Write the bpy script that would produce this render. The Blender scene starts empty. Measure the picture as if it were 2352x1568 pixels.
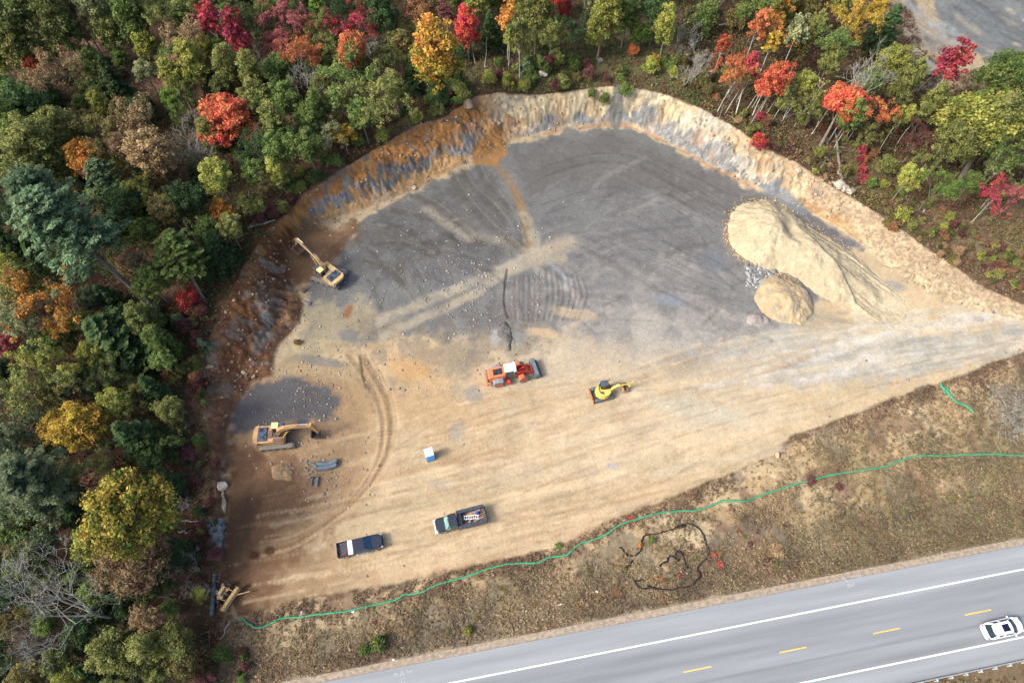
import bpy, math, random
import numpy as np
from mathutils import Vector, Matrix

# ------------------------------------------------------------------ camera, world, sun, exposure
R_ = math.radians
CAM_H, TILT, FPX = 92.0, R_(28), 1568.0
scene = bpy.context.scene
COL = scene.collection
cam_d = bpy.data.cameras.new('camera'); cam = bpy.data.objects.new('camera', cam_d); COL.objects.link(cam)
cam_d.sensor_width = 36; cam_d.lens = 24; cam_d.clip_start = 0.5; cam_d.clip_end = 6000
cam.location = (0, 0, CAM_H); cam.rotation_euler = (TILT, 0, 0)
scene.camera = cam
SUN_EL = R_(43); SUN_DIR = (math.cos(R_(21)), math.sin(R_(21)))      # horizontal travel of the light
world = bpy.data.worlds.new("World"); scene.world = world; world.use_nodes = True
wn = world.node_tree
sky = wn.nodes.new('ShaderNodeTexSky'); sky.sky_type = 'NISHITA'; sky.sun_disc = False
sky.sun_elevation = SUN_EL; sky.sun_rotation = math.atan2(-SUN_DIR[0], -SUN_DIR[1]); sky.dust_density = 5.0; sky.ozone_density = .3; sky.air_density = .8
wn.nodes['Background'].inputs[1].default_value = 0.15
wn.links.new(sky.outputs[0], wn.nodes['Background'].inputs[0])
sun_d = bpy.data.lights.new('sun', 'SUN'); sun = bpy.data.objects.new('sun', sun_d); COL.objects.link(sun)
sun_d.energy = 1.5; sun_d.angle = R_(11); sun_d.color = (1.0, 0.965, 0.915)
sun.rotation_euler = Vector((SUN_DIR[0]*math.cos(SUN_EL), SUN_DIR[1]*math.cos(SUN_EL), -math.sin(SUN_EL))).to_track_quat('-Z', 'Y').to_euler()
scene.view_settings.view_transform = 'Standard'; scene.view_settings.look = 'None'
scene.view_settings.exposure = 1.12; scene.view_settings.gamma = 1
scene.cycles.max_bounces = 4; scene.cycles.diffuse_bounces = 3; scene.cycles.glossy_bounces = 2

# ------------------------------------------------------------------ helpers
KA = 0.62
def s2l(c): return tuple(((x/255)/12.92 if x/255 <= .04045 else ((x/255+.055)/1.055)**2.4) for x in c)
def S(r, g, b, k=KA): return tuple(x*k for x in s2l((r, g, b)))
def G(u, v, z=0.0):                    # a direction measured on the photo (2352 x 1568) met with height z
    a = (u-1176)/FPX; b = (v-784)/FPX
    dy = math.sin(TILT)-b*math.cos(TILT); dz = -math.cos(TILT)-b*math.sin(TILT)
    t = (z-CAM_H)/dz
    return (a*t, dy*t)
def tag(o, label=None, cat=None, group=None, kind=None):
    if label: o['label'] = label
    if cat: o['category'] = cat
    if group: o['group'] = group
    if kind: o['kind'] = kind
    return o
def empty(name, loc, rz=0, label=None, cat=None, group=None):
    o = bpy.data.objects.new(name, None); COL.objects.link(o); o.location = loc; o.rotation_euler = (0, 0, rz)
    o.empty_display_size = .2
    return tag(o, label, cat, group)
def rnd_lattice(seed): return np.random.RandomState(seed).rand(256, 256).astype(np.float32)
_L = {}
def vn(x, y, seed=0):
    if seed not in _L: _L[seed] = rnd_lattice(seed+11)
    L = _L[seed]
    xi = np.floor(x).astype(np.int64); yi = np.floor(y).astype(np.int64)
    fx = (x-xi).astype(np.float32); fy = (y-yi).astype(np.float32)
    fx = fx*fx*(3-2*fx); fy = fy*fy*(3-2*fy)
    x0 = xi & 255; x1 = (xi+1) & 255; y0 = yi & 255; y1 = (yi+1) & 255
    return (L[x0, y0]*(1-fx)+L[x1, y0]*fx)*(1-fy)+(L[x0, y1]*(1-fx)+L[x1, y1]*fx)*fy
def fbm(x, y, sc, seed=0, oc=4, gain=.5):
    r = 0; a = 1; s = 0; ca, sa = .8, .6
    x = x/sc; y = y/sc
    for i in range(oc):
        r = r+a*vn(x, y, seed+i); s += a; a *= gain
        x, y = (x*ca-y*sa)*2.03+3.1, (x*sa+y*ca)*2.03+7.7
    return r/s
def smooth(a, b, x):
    t = np.clip((x-a)/(b-a), 0, 1); return t*t*(3-2*t)
def seg_dist(X, Y, pts, closed=True, attrs=None):
    """distance to a polyline, plus attributes and arc length interpolated at the nearest point"""
    n = len(pts); m = n if closed else n-1
    best = np.full(X.shape, 1e9, np.float32); S_ = np.zeros(X.shape, np.float32)
    A = None if attrs is None else np.zeros((attrs.shape[1],)+X.shape, np.float32)
    acc = 0.0
    for i in range(m):
        ax, ay = pts[i]; bx, by = pts[(i+1) % n]
        dx, dy = bx-ax, by-ay; L2 = dx*dx+dy*dy+1e-9
        t = np.clip(((X-ax)*dx+(Y-ay)*dy)/L2, 0, 1)
        d = np.hypot(X-(ax+t*dx), Y-(ay+t*dy))
        k = d < best
        best = np.where(k, d, best)
        S_ = np.where(k, acc+t*math.sqrt(L2), S_)
        if A is not None:
            for j in range(attrs.shape[1]):
                A[j] = np.where(k, attrs[i, j]*(1-t)+attrs[(i+1) % n, j]*t, A[j])
        acc += math.sqrt(L2)
    return best, S_, A
def inside(X, Y, pts):
    r = np.zeros(X.shape, bool); n = len(pts)
    for i in range(n):
        ax, ay = pts[i]; bx, by = pts[(i+1) % n]
        if ay == by: continue
        c = ((ay > Y) != (by > Y)) & (X < (bx-ax)*(Y-ay)/(by-ay)+ax)
        r ^= c
    return r
def pip(x, y, pts): return bool(inside(np.array([x]), np.array([y]), pts)[0])

# ------------------------------------------------------------------ terrain grid
def axis(segs):
    out = []
    for a, b, d in segs: out += list(np.arange(a, b, d))
    return out
def grow(start, sign, d0, far):
    r = []; x = start; d = d0
    while abs(x) < far: d *= 1.18; x += sign*d; r.append(x)
    return r
xs = sorted(grow(-112, -1, .6, 2500))+axis([(-112, -52, .5), (-52, 86, .17), (86, 132, .4)])+grow(132, 1, .4, 2500)
ys = sorted(grow(-16, -1, .5, 2500))+axis([(-16, 1, .5), (1, 108, .17), (108, 156, .4)])+grow(156, 1, .5, 2500)
xs = np.array(sorted(xs)); ys = np.array(sorted(ys))
X, Y = np.meshgrid(xs, ys); X = X.astype(np.float32); Y = Y.astype(np.float32)
Hh = np.zeros_like(X)

O = S(180, 130, 80); OD = S(118, 84, 56); PALE = S(204, 190, 156); PALE2 = S(192, 186, 170); BLUE = S(146, 148, 146); BLUED = S(120, 121, 119)
TAN = S(188, 152, 108); BRN = S(112, 84, 64); BRNR = S(128, 92, 68); SAND = S(200, 181, 146); SAND2 = S(190, 168, 136)
# crest of the cut (photo position of the crest, its height, colour of the upper / middle / lower face)
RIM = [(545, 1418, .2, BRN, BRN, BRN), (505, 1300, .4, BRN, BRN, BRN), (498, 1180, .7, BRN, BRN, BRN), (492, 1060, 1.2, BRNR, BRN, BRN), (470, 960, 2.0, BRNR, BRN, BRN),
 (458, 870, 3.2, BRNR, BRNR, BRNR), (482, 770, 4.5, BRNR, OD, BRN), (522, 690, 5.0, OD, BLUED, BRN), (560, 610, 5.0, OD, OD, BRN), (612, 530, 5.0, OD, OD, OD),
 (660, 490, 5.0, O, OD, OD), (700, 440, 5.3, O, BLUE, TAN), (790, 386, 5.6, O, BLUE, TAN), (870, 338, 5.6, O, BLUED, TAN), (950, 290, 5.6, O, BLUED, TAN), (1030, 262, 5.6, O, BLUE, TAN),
 (1090, 222, 5.6, O, O, O), (1150, 212, 5.5, PALE, O, TAN), (1240, 218, 5.4, PALE, PALE, BLUE), (1330, 206, 5.4, PALE, PALE, BLUE), (1400, 198, 5.4, PALE, PALE, BLUE),
 (1480, 205, 5.4, PALE, PALE, BLUE), (1560, 226, 5.4, PALE, BLUE, BLUE), (1640, 262, 5.2, PALE2, BLUE, BLUE), (1700, 300, 5.0, SAND2, BLUE, BLUE), (1760, 340, 4.6, SAND2, PALE2, BLUED),
 (1830, 372, 3.8, SAND2, SAND2, BLUED), (1900, 420, 2.2, SAND2, SAND2, TAN), (1960, 455, 1.5, SAND2, SAND2, TAN), (2040, 505, 1.1, SAND2, SAND2, SAND), (2120, 562, .8, SAND2, SAND2, SAND),
 (2195, 612, .6, SAND2, SAND, SAND), (2262, 660, .4, SAND2, SAND, SAND), (2352, 700, .3, SAND2, SAND, SAND), (2520, 742, .3, SAND, SAND, SAND),
 (2520, 780, 0, SAND, SAND, SAND), (2352, 808, 0, SAND, SAND, SAND), (2200, 868, 0, SAND, SAND, SAND), (2080, 905, 0, SAND, SAND, SAND), (2000, 938, 0, SAND, SAND, SAND), (1900, 975, 0, SAND, SAND, SAND),
 (1820, 1002, 0, SAND, SAND, SAND), (1790, 1040, 0, SAND, SAND, SAND), (1700, 1078, 0, SAND, SAND, SAND), (1600, 1120, 0, SAND, SAND, SAND), (1500, 1160, 0, SAND, SAND, SAND), (1400, 1195, 0, SAND, SAND, SAND),
 (1340, 1225, 0, SAND, SAND, SAND), (1270, 1262, 0, SAND, SAND, SAND), (1180, 1280, 0, SAND, SAND, SAND), (1090, 1300, 0, SAND, SAND, SAND), (1000, 1318, 0, SAND, SAND, SAND),
 (900, 1345, 0, SAND, SAND, SAND), (800, 1362, 0, SAND, SAND, SAND), (680, 1378, 0, SAND, SAND, SAND), (620, 1395, 0, BRN, BRN, BRN)]
TOE = [(556, 1410), (522, 1300), (514, 1180), (512, 1080), (520, 1000), (545, 930), (580, 880), (628, 868), (640, 800), (690, 745), (704, 700), (672, 650), (662, 590), (700, 532), (790, 500), (900, 462), (960, 432),
 (1040, 392), (1100, 366), (1160, 345), (1172, 326), (1250, 305), (1330, 292), (1400, 287), (1450, 291), (1520, 320), (1560, 342), (1620, 376), (1700, 416), (1760, 442), (1850, 482), (1920, 520), (1990, 575), (2070, 640),
 (2200, 705), (2352, 742), (2510, 765), (2510, 776), (2345, 800), (2195, 860), (2075, 898), (1995, 930), (1895, 968), (1812, 996), (1780, 1034), (1690, 1070), (1590, 1113), (1490, 1152), (1392, 1187), (1332, 1217),
 (1262, 1254), (1172, 1272), (1082, 1292), (992, 1310), (892, 1337), (792, 1354), (680, 1368), (625, 1385)]
RIMW = [G(a[0], a[1], a[2]) for a in RIM]; TOEW = [G(*p) for p in TOE]
ATT = np.array([[a[2]]+list(a[3])+list(a[4])+list(a[5]) for a in RIM], np.float32)
near = (X > -125) & (X < 150) & (Y > -30) & (Y < 175)
j0, j1 = np.searchsorted(ys, [-30, 175]); i0, i1 = np.searchsorted(xs, [-125, 150])
sl = (slice(j0, j1), slice(i0, i1))
Xn, Yn = X[sl], Y[sl]
wob = (fbm(Xn, Yn, 3.0, 5, 4)-.5)*1.6+(fbm(Xn, Yn, .9, 6, 2)-.5)*.7
dr, sr, A = seg_dist(Xn, Yn, RIMW, True, ATT)
dt, st, _ = seg_dist(Xn, Yn, TOEW, True)
inr = inside(Xn, Yn, RIMW); intoe = inside(Xn, Yn, TOEW)
bank = inr & ~intoe
t = dt/(dt+dr+1e-6)
h = A[0]
prof = np.interp(t, [0, .12, .30, .42, .55, .8, 1], [0, .10, .24, .44, .60, .86, 1.0]).astype(np.float32)
stw = st+(fbm(Xn, Yn, 2.5, 27, 3)-.5)*4
gul = (vn(stw/.5, t*3, 21)-.5)*.45+(vn(stw/2.1, t*2.5, 22)-.5)*.7+(fbm(Xn, Yn, 1.1, 23, 4)-.5)*1.6+(fbm(Xn, Yn, .45, 26, 2)-.5)*.6+(np.abs(fbm(Xn, Yn, 1.7, 39, 3)-.5)*-2.4+.3)
bmask = np.sin(np.pi*np.clip(t, 0, 1))*np.clip(h/4, 0, 1)
prof = prof*np.clip(h/4, 0, 1)+t*(1-np.clip(h/4, 0, 1))
z = np.where(bank, h*prof+gul*bmask*.75*np.clip(h/4.5, 0, 1)**1.5, 0)
out = ~inr
hi = np.zeros_like(Xn); wi = np.zeros_like(Xn)
for (px_, py_), a_ in zip(RIMW, RIM):
    w_ = 1/((Xn-px_)**2+(Yn-py_)**2+4.0)**2; hi += w_*a_[2]; wi += w_
hi /= wi
ho = h+(hi-h)*smooth(0, 5, dr)
zo = ho+np.where(out, smooth(0, 25, dr)*(fbm(Xn, Yn, 22, 31, 3)-.45)*5*np.clip(ho/2, 0, 1), 0)+smooth(0, 2, dr)*(fbm(Xn, Yn, 2.2, 33, 4)-.5)*.55
z = np.where(out, zo, z)
# floor undulation
z = np.where(intoe, smooth(0, 3, dt)*((fbm(Xn, Yn, 14, 35, 3)-.5)*.5)+(fbm(Xn, Yn, 1.3, 36, 3)-.5)*.07, z)
# road corridor
RA = R_(10.15); RO = (21.18, 7.43); RE = (math.cos(RA), math.sin(RA)); RN = (-math.sin(RA), math.cos(RA))
nn = (Xn-RO[0])*RN[0]+(Yn-RO[1])*RN[1]
def roadpt(s, n): return (RO[0]+RE[0]*s+RN[0]*n, RO[1]+RE[1]*s+RN[1]*n)
zr = np.interp(nn, [-30, -14, -10.2, -9.2, 2.7, 3.4, 7, 11, 16], [-3.0, -1.6, -.25, -.14, -.14, -.05, -.5, -.15, 0]).astype(np.float32)
wroad = 1-smooth(3.2, 14, nn)
lowside = (h < 1.2)
z = np.where(out, z*(1-wroad)+(zr+smooth(3.3, 6, nn)*(fbm(Xn, Yn, 1.4, 38, 3)-.5)*.35)*wroad, z)
Hh[sl] = z
far_w = ~near
Hh = np.where(far_w, np.where(Y > 40, 4.5, 3.0)+(fbm(X, Y, 160, 41, 3)-.5)*30*smooth(150, 900, np.hypot(X, Y)), Hh)

C = np.zeros(X.shape+(3,), np.float32)
C[:] = S(84, 70, 56)
def mixc(Cs, col, m):
    Cs *= (1-m)[..., None]; Cs += m[..., None]*np.array(col, np.float32)
Cn = C[sl]
N12 = fbm(Xn, Yn, 11, 51, 4); N4 = fbm(Xn, Yn, 3.5, 52, 4); N1 = fbm(Xn, Yn, .9, 53, 3); N03 = vn(Xn/.33, Yn/.33, 54)
# forest litter and scrub soil
Cn[:] = S(92, 74, 58)
mixc(Cn, S(70, 60, 44), smooth(.45, .6, N4)*.8)
mixc(Cn, S(128, 98, 80), smooth(.55, .7, N12)*.7)
def bbox(pts, m):
    px = [p[0] for p in pts]; py = [p[1] for p in pts]
    a, b = np.searchsorted(xs, [min(px)-m, max(px)+m]); c, d = np.searchsorted(ys, [min(py)-m, max(py)+m])
    return slice(c, d), slice(a, b)
def poly(ptsD, col, soft=1.0, amp=1.5, st=1.0, z0=0.0, sc=3.0, seed=60, br=0.0):
    pts = [G(p[0], p[1], z0) for p in ptsD]
    s = bbox(pts, soft+amp+1); x, y = X[s], Y[s]
    if x.size == 0: return
    d, _, _ = seg_dist(x, y, pts, True); d = np.where(inside(x, y, pts), d, -d)
    d = d+(fbm(x, y, sc, seed, 4)-.5)*2*amp+(fbm(x, y, .8, seed+7, 3)-.5)*soft*1.6
    m = smooth(-soft*.7, soft*.7, d)*st
    if br: m = m*np.clip(1-br+br*2*smooth(.35, .65, fbm(x, y, sc*.5, seed+5, 4)), 0, 1)
    mixc(C[s], col, m)
def ell(u, v, ru, rv, col, st=1.0, ang=0, z0=0.0, amp=.25, seed=70, sc=2.0):
    cx, cy = G(u, v, z0); mpp = 1/ (FPX/CAM_H*(math.cos(TILT)+(v-784)/FPX*math.sin(TILT)))
    a, b = ru*mpp, rv*mpp*1.15; r = max(a, b)*1.8
    s = bbox([(cx-r, cy-r), (cx+r, cy+r)], 0); x, y = X[s]-cx, Y[s]-cy
    if x.size == 0: return
    c_, s_ = math.cos(R_(ang)), math.sin(R_(ang))
    q = np.hypot((x*c_+y*s_)/a, (-x*s_+y*c_)/b)+(fbm(X[s], Y[s], sc, seed, 4)-.5)*2*amp
    mixc(C[s], col, (1-smooth(.55, 1.25, q))*st)
def curve(pts, n=8):
    """Catmull-Rom through world or photo points"""
    if len(pts) < 3: return [tuple(p) for p in pts]
    P = [pts[0]]+list(pts)+[pts[-1]]; out_ = []
    for i in range(1, len(P)-2):
        p0, p1, p2, p3 = [np.array(P[k], float) for k in (i-1, i, i+1, i+2)]
        for k in range(n):
            q = k/n
            out_.append(tuple(.5*((2*p1)+(-p0+p2)*q+(2*p0-5*p1+4*p2-p3)*q*q+(-p0+3*p1-3*p2+p3)*q**3)))
    out_.append(tuple(pts[-1])); return out_
def stroke(ptsD, w, col, st=.6, dep=0.0, cleat=0.0, z0=0.0, soft=.5, seed=80, br=.4, off=0.0, per=.55, n=5):
    pts = curve([G(p[0], p[1], z0) for p in ptsD], n)
    if off:
        q = np.array(pts); dq = np.gradient(q, axis=0); L = np.hypot(dq[:, 0], dq[:, 1])[:, None]+1e-9
        q = q+np.stack([-dq[:, 1], dq[:, 0]], 1)/L*off; pts = [tuple(p) for p in q]
    s = bbox(pts, w+1); x, y = X[s], Y[s]
    if x.size == 0: return
    d, sa, _ = seg_dist(x, y, pts, False)
    d = d+(fbm(x, y, 1.5, seed, 2)-.5)*w*.5
    m = 1-smooth(w/2*(1-soft), w/2*(1+soft), d)
    k = m*st*np.clip(1-br+br*2*smooth(.35, .65, fbm(x, y, 2.2, seed+3, 3)), 0, 1)
    if cleat: k = k*(1-cleat+cleat*(np.sin(sa*2*math.pi/per+np.abs(d)*2) > 0))
    mixc(C[s], col, k)
    if dep: Hh[s] += m*dep*(1 if not cleat else (.6+.4*np.sin(sa*2*math.pi/per)))
rg = random.Random(4)

# --- right woods floor: reddish brown brush
poly([(1560, 120), (1700, 240), (1850, 330), (2000, 420), (2200, 580), (2352, 690), (2600, 720), (2600, 380), (2352, 420), (2200, 380), (2000, 330), (1800, 250), (1650, 150)], S(126, 108, 86), 3, 3, .85, 4)
poly([(2050, 480), (2352, 560), (2600, 640), (2600, 480), (2300, 440), (2100, 420)], S(134, 122, 92), 3, 4, .8, 4, br=.7)
poly([(1060, 120), (1250, 100), (1500, 60), (1600, 160), (1600, 230), (1400, 195), (1200, 205), (1080, 210)], S(112, 104, 76), 3, 3, .8, 5)
poly([(190, 70), (260, 80), (390, 170), (400, 225), (330, 215), (240, 150)], S(148, 116, 100), 2, 2, .9, 4)
# --- second yard in the top right corner
poly([(1860, -40), (2352, -60), (2600, -80), (2600, 260), (2352, 190), (2250, 190), (2160, 215), (2090, 150), (2060, 60), (1960, 20)], S(188, 170, 140), 2, 2, .95, 3)
poly([(2080, 60), (2190, 120), (2150, 215), (2080, 180)], S(146, 142, 132), 1.5, 1.5, .8, 3)
poly([(2130, -60), (2400, -80), (2600, -80), (2600, 200), (2352, 165), (2260, 155), (2215, 110), (2150, 40)], S(116, 122, 124), 1.5, 2, .95, 3)
poly([(2050, -20), (2120, 20), (2190, 60), (2215, 110), (2180, 100), (2100, 40)], S(168, 172, 170), 1, 1.5, .8, 3, br=.5)
for k in range(22):
    u0 = rg.uniform(1980, 2330); v0 = rg.uniform(-20, 170); L_ = rg.uniform(30, 120)
    stroke([(u0, v0), (u0+L_*.5, v0+L_*.45), (u0+L_, v0+L_*.8)], rg.uniform(.5, 2.0), rg.choice([S(196, 186, 160), S(150, 152, 150), S(92, 98, 104), S(178, 166, 140)]), rg.uniform(.3, .7), soft=.8, seed=240+k % 7, br=.9)
# --- floor of the cut
Cf = C[sl]
mf = np.where(inr, smooth(-.2, .5, dr+wob*.6), 0)
mixc(Cf, SAND, mf)
poly([(470, 870), (560, 840), (640, 830), (720, 820), (850, 830), (880, 960), (850, 1080), (800, 1180), (720, 1260), (860, 1330), (600, 1430), (530, 1430), (490, 1100)], S(164, 136, 104), 3, 3, .9)
poly([(560, 1040), (660, 1040), (720, 1120), (760, 1200), (680, 1260), (640, 1340), (560, 1420), (500, 1400), (500, 1060)], S(128, 98, 72), 2.5, 2, .9)  # this and the next layer: brown soil with the lower-left shade painted in
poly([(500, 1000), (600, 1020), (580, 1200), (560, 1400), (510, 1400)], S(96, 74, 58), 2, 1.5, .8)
poly([(1000, 1240), (1300, 1150), (1500, 1080), (1560, 1120), (1300, 1250), (1000, 1310), (800, 1350), (760, 1330)], S(206, 178, 142), 3, 3, .5)
poly([(1500, 880), (1900, 820), (1800, 960), (1400, 1100), (1100, 1120), (1150, 980)], S(208, 192, 162), 4, 4, .7)
poly([(850, 800), (1100, 760), (1120, 880), (1250, 900), (1000, 1000), (900, 960)], S(186, 156, 116), 3, 3, .7)
# grey crushed rock
GREY = S(120, 122, 121)
poly([(1172, 335), (1250, 310), (1330, 297), (1400, 292), (1450, 296), (1520, 325), (1560, 347), (1620, 381), (1700, 421), (1760, 447), (1850, 487), (1960, 560), (1900, 660), (1850, 720), (1760, 770), (1600, 790), (1440, 790), (1300, 770), (1190, 790), (1100, 770), (1000, 770),
 (900, 770), (780, 800), (700, 790), (705, 700), (700, 655), (735, 590), (800, 540), (830, 505), (900, 467), (960, 437), (1040, 397), (1100, 371)], GREY, .9, 1.3, 1, sc=2.0)
poly([(1180, 340), (1400, 300), (1560, 360), (1760, 460), (1700, 520), (1500, 440), (1300, 430), (1200, 470)], S(104, 102, 100), 2, 2, .6)
poly([(1300, 560), (1640, 480), (1700, 640), (1600, 700), (1350, 700)], S(124, 124, 124), 4, 4, .7, br=.4)
poly([(830, 510), (1040, 400), (1120, 380), (1190, 560), (1100, 640), (900, 640), (780, 640)], S(96, 95, 94), 2, 3, .7, br=.5)
poly([(1230, 690), (1350, 620), (1480, 600), (1640, 620), (1760, 680), (1860, 720), (1800, 800), (1500, 800), (1350, 800), (1220, 780)], S(156, 154, 148), 7, 8, .8, br=.6, sc=7)
poly([(1300, 720), (1420, 690), (1600, 720), (1760, 740), (1760, 810), (1500, 850), (1320, 810)], S(182, 176, 164), 6, 7, .7, br=.7, sc=5)
poly([(1050, 800), (1250, 770), (1500, 830), (1700, 860), (1600, 920), (1300, 930), (1050, 900)], S(190, 180, 156), 6, 6, .6, br=.6, sc=5)
poly([(1180, 790), (1300, 760), (1500, 800), (1500, 900), (1300, 900)], S(198, 184, 160), 4, 4, .7, br=.4)
poly([(1420, 780), (1600, 770), (1750, 760), (1870, 740), (1900, 800), (1700, 860), (1500, 850)], S(160, 158, 150), 4, 4, .75, br=.4)
poly([(1960, 700), (2040, 690), (2150, 720), (2260, 700), (2330, 730), (2200, 775), (2060, 785), (1960, 745)], S(210, 198, 170), 2.5, 2.5, .9)
# grey haul road
poly([(1740, 790), (1900, 745), (2060, 775), (2200, 768), (2352, 738), (2600, 700), (2600, 770), (2352, 800), (2150, 850), (1900, 890), (1700, 880), (1640, 840)], S(186, 184, 172), 2.5, 3, .9, br=.3)
for k in range(70):
    u0 = rg.uniform(1500, 2200); v0 = 850+rg.uniform(-75, 45)-(u0-1700)*.09; L_ = rg.uniform(100, 420)
    sl_ = -(.10+rg.uniform(0, .14))
    c = rg.choice([S(212, 208, 196), S(168, 166, 154), S(206, 196, 172), S(150, 150, 144)])
    stroke([(u0, v0), (u0+L_*.5, v0+L_*.5*sl_-4), (u0+L_, v0+L_*sl_)], rg.uniform(.35, 1.3), c, rg.uniform(.3, .7), soft=.8, seed=90+k % 9, br=.9)
# sandy silt patch and orange-brown wet soil on the left
poly([(700, 700), (760, 690), (868, 700), (880, 760), (800, 795), (680, 822), (650, 860), (640, 842), (690, 770)], S(168, 158, 130), 3, 3, .9, br=.2)
poly([(860, 750), (1000, 740), (1150, 760), (1250, 770), (1240, 830), (1050, 850), (900, 860), (800, 820)], S(146, 136, 118), 4, 5, .7, br=.9, sc=4)
poly([(1000, 690), (1200, 700), (1240, 770), (1080, 790), (960, 780)], S(112, 110, 106), 3, 4, .7, br=.8, sc=3)
poly([(620, 530), (700, 500), (760, 520), (830, 505), (810, 545), (770, 590), (700, 650), (640, 620), (590, 600)], S(118, 84, 58), 1.2, 1.5, .8, 1)
poly([(700, 640), (640, 700), (580, 800), (500, 800), (520, 680), (600, 560), (680, 580)], S(108, 76, 54), 1.5, 2, .55, 2, br=.5)
for k in range(46):
    u0 = rg.uniform(540, 640); v0 = rg.uniform(620, 790)
    if abs((v0-620)*-.55+640-u0) > 60: continue
    L_ = rg.uniform(15, 45); c = rg.choice([S(158, 160, 164), S(126, 126, 128), S(146, 106, 74), S(92, 70, 54)])
    stroke([(u0, v0), (u0+L_*.5, v0-L_*.35)], rg.uniform(.25, .7), c, rg.uniform(.5, .95), z0=3, soft=.7, br=.6, seed=100+k % 7)
# dark gravel pad at left
poly([(530, 925), (600, 878), (700, 866), (765, 890), (775, 960), (700, 975), (600, 995), (560, 1000), (528, 975)], S(92, 94, 98), 1.2, 1.5, .95)
poly([(640, 850), (720, 835), (820, 820), (820, 880), (700, 862)], S(176, 160, 126), .9, 1, .8)
# star of tan haul tracks
TR = S(176, 167, 146); TRD = S(86, 84, 78); TRO = S(146, 122, 88)
for pts, w, c, s_ in [([(1310, 556), (1200, 596), (1080, 650), (960, 700), (872, 738)], 1.5, TR, .85), ([(1290, 590), (1170, 625), (1060, 690), (960, 735), (880, 770)], 1.3, TR, .85),
    ([(1225, 580), (1150, 555), (1060, 535), (980, 480)], 1.6, TR, .5), ([(1215, 575), (1205, 500), (1175, 420), (1130, 366)], 1.3, TRO, .95), ([(1235, 575), (1220, 530), (1200, 490)], 1.5, TR, .7),
    ([(1215, 590), (1310, 560)], 2.6, TR, .8), ([(1220, 595), (1290, 596)], 1.6, TR, .7), ([(1230, 620), (1310, 668), (1330, 700)], 1.0, S(172, 168, 158), .8), ([(1255, 600), (1310, 650)], .7, S(160, 166, 172), .8),
    ([(700, 790), (800, 800), (860, 850), (890, 930), (890, 1010), (850, 1110), (780, 1180), (660, 1230)], 1.6, S(186, 164, 126), .6),
    ([(660, 850), (760, 850), (820, 900), (850, 980), (845, 1060), (800, 1130), (720, 1180)], 1.3, S(184, 158, 122), .6)]:
    stroke(pts, w*1.1, c, s_, dep=-.03, seed=110+len(pts), br=.45, soft=.7)
for pts, w in [([(1035, 396), (1060, 440), (1110, 500), (1160, 545), (1200, 575)], 1.2), ([(1060, 388), (1085, 430), (1130, 470), (1170, 520)], 1.1), ([(1096, 372), (1115, 415), (1150, 450), (1185, 510), (1200, 560)], 1.0),
    ([(940, 440), (1000, 470), (1060, 520), (1110, 560)], 1.2), ([(900, 480), (980, 500), (1040, 540)], 1.0), ([(860, 560), (930, 560), (1010, 590)], .9), ([(840, 600), (900, 620), (930, 660)], .9)]:
    stroke(pts, w*1.2, S(88, 86, 78), .6, dep=-.05, seed=120, br=.6, soft=.8)
    stroke(pts, w*.35, S(132, 128, 118), .3, dep=.05, off=w*.6, seed=121, br=.8)
for k in range(26):   # churned ground west of the star
    u0 = rg.uniform(820, 1050); v0 = rg.uniform(470, 660); a = rg.uniform(-.6, 1.2); L_ = rg.uniform(30, 80)
    stroke([(u0, v0), (u0+L_*math.cos(a)*.5, v0+L_*math.sin(a)*.5+rg.uniform(-8, 8)), (u0+L_*math.cos(a), v0+L_*math.sin(a))], rg.uniform(.4, 1.2), rg.choice([S(80, 80, 76), S(136, 132, 122), S(98, 94, 84)]), rg.uniform(.3, .6), soft=.8, br=.7, dep=rg.choice([-.06, .05]), seed=130+k % 5)
# graded arcs near the far toe
base = [(1178, 420), (1260, 372), (1350, 350), (1450, 352), (1560, 400), (1660, 450), (1760, 490), (1880, 540)]
for k in range(80):
    o = rg.uniform(-2.5, 24); a_ = rg.randrange(0, 5); b_ = rg.randrange(a_+3, 9); c = rg.choice([S(98, 97, 96), S(124, 122, 120), S(106, 102, 98), S(134, 132, 130)])
    stroke(base[a_:b_], rg.uniform(.25, .8), c, rg.uniform(.15, .45), off=-o, seed=140+k % 9, br=.9, cleat=.6 if k % 3 == 0 else 0, per=.6, dep=rg.choice([0, .02, -.02]))
for k in range(60):   # faint turns and scrapes over the rest of the rock floor
    u0 = rg.uniform(1180, 1850); v0 = rg.uniform(480, 760); a = rg.uniform(-.7, .25); L_ = rg.uniform(60, 260); bw = rg.uniform(-.25, .25)*L_
    stroke([(u0, v0), (u0+L_*.5*math.cos(a)+bw*.3, v0+L_*.5*math.sin(a)+bw*.4), (u0+L_*math.cos(a), v0+L_*math.sin(a))], rg.uniform(.3, 1.2), rg.choice([S(100, 100, 100), S(150, 148, 144), S(132, 130, 128), S(90, 90, 92)]), rg.uniform(.2, .5), soft=.8, seed=190+k % 9, br=.95)
for pts in ([(1166, 618), (1160, 660), (1160, 700), (1168, 728)],):
    stroke(pts, .4, S(70, 70, 70), .6, dep=-.2, br=.4)
for k in range(14):
    stroke([(1180+k*12, 620+abs(k-6)*3), (1178+k*13, 680), (1182+k*11, 735)], .45, rg.choice([S(120, 112, 104), S(94, 92, 90)]), .5, dep=rg.choice([-.05, .05]), seed=150+k % 4)
for k in range(40):   # rippled dozer marks
    u0 = 1010+k*3.0; v0 = 640-k*1.1
    stroke([(u0-60, v0-30), (u0-20, v0), (u0+10, v0+22)], .22, S(78, 80, 84) if k % 2 else S(140, 142, 144), .5, dep=.04 if k % 2 else -.04, n=2, br=.3)
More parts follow.
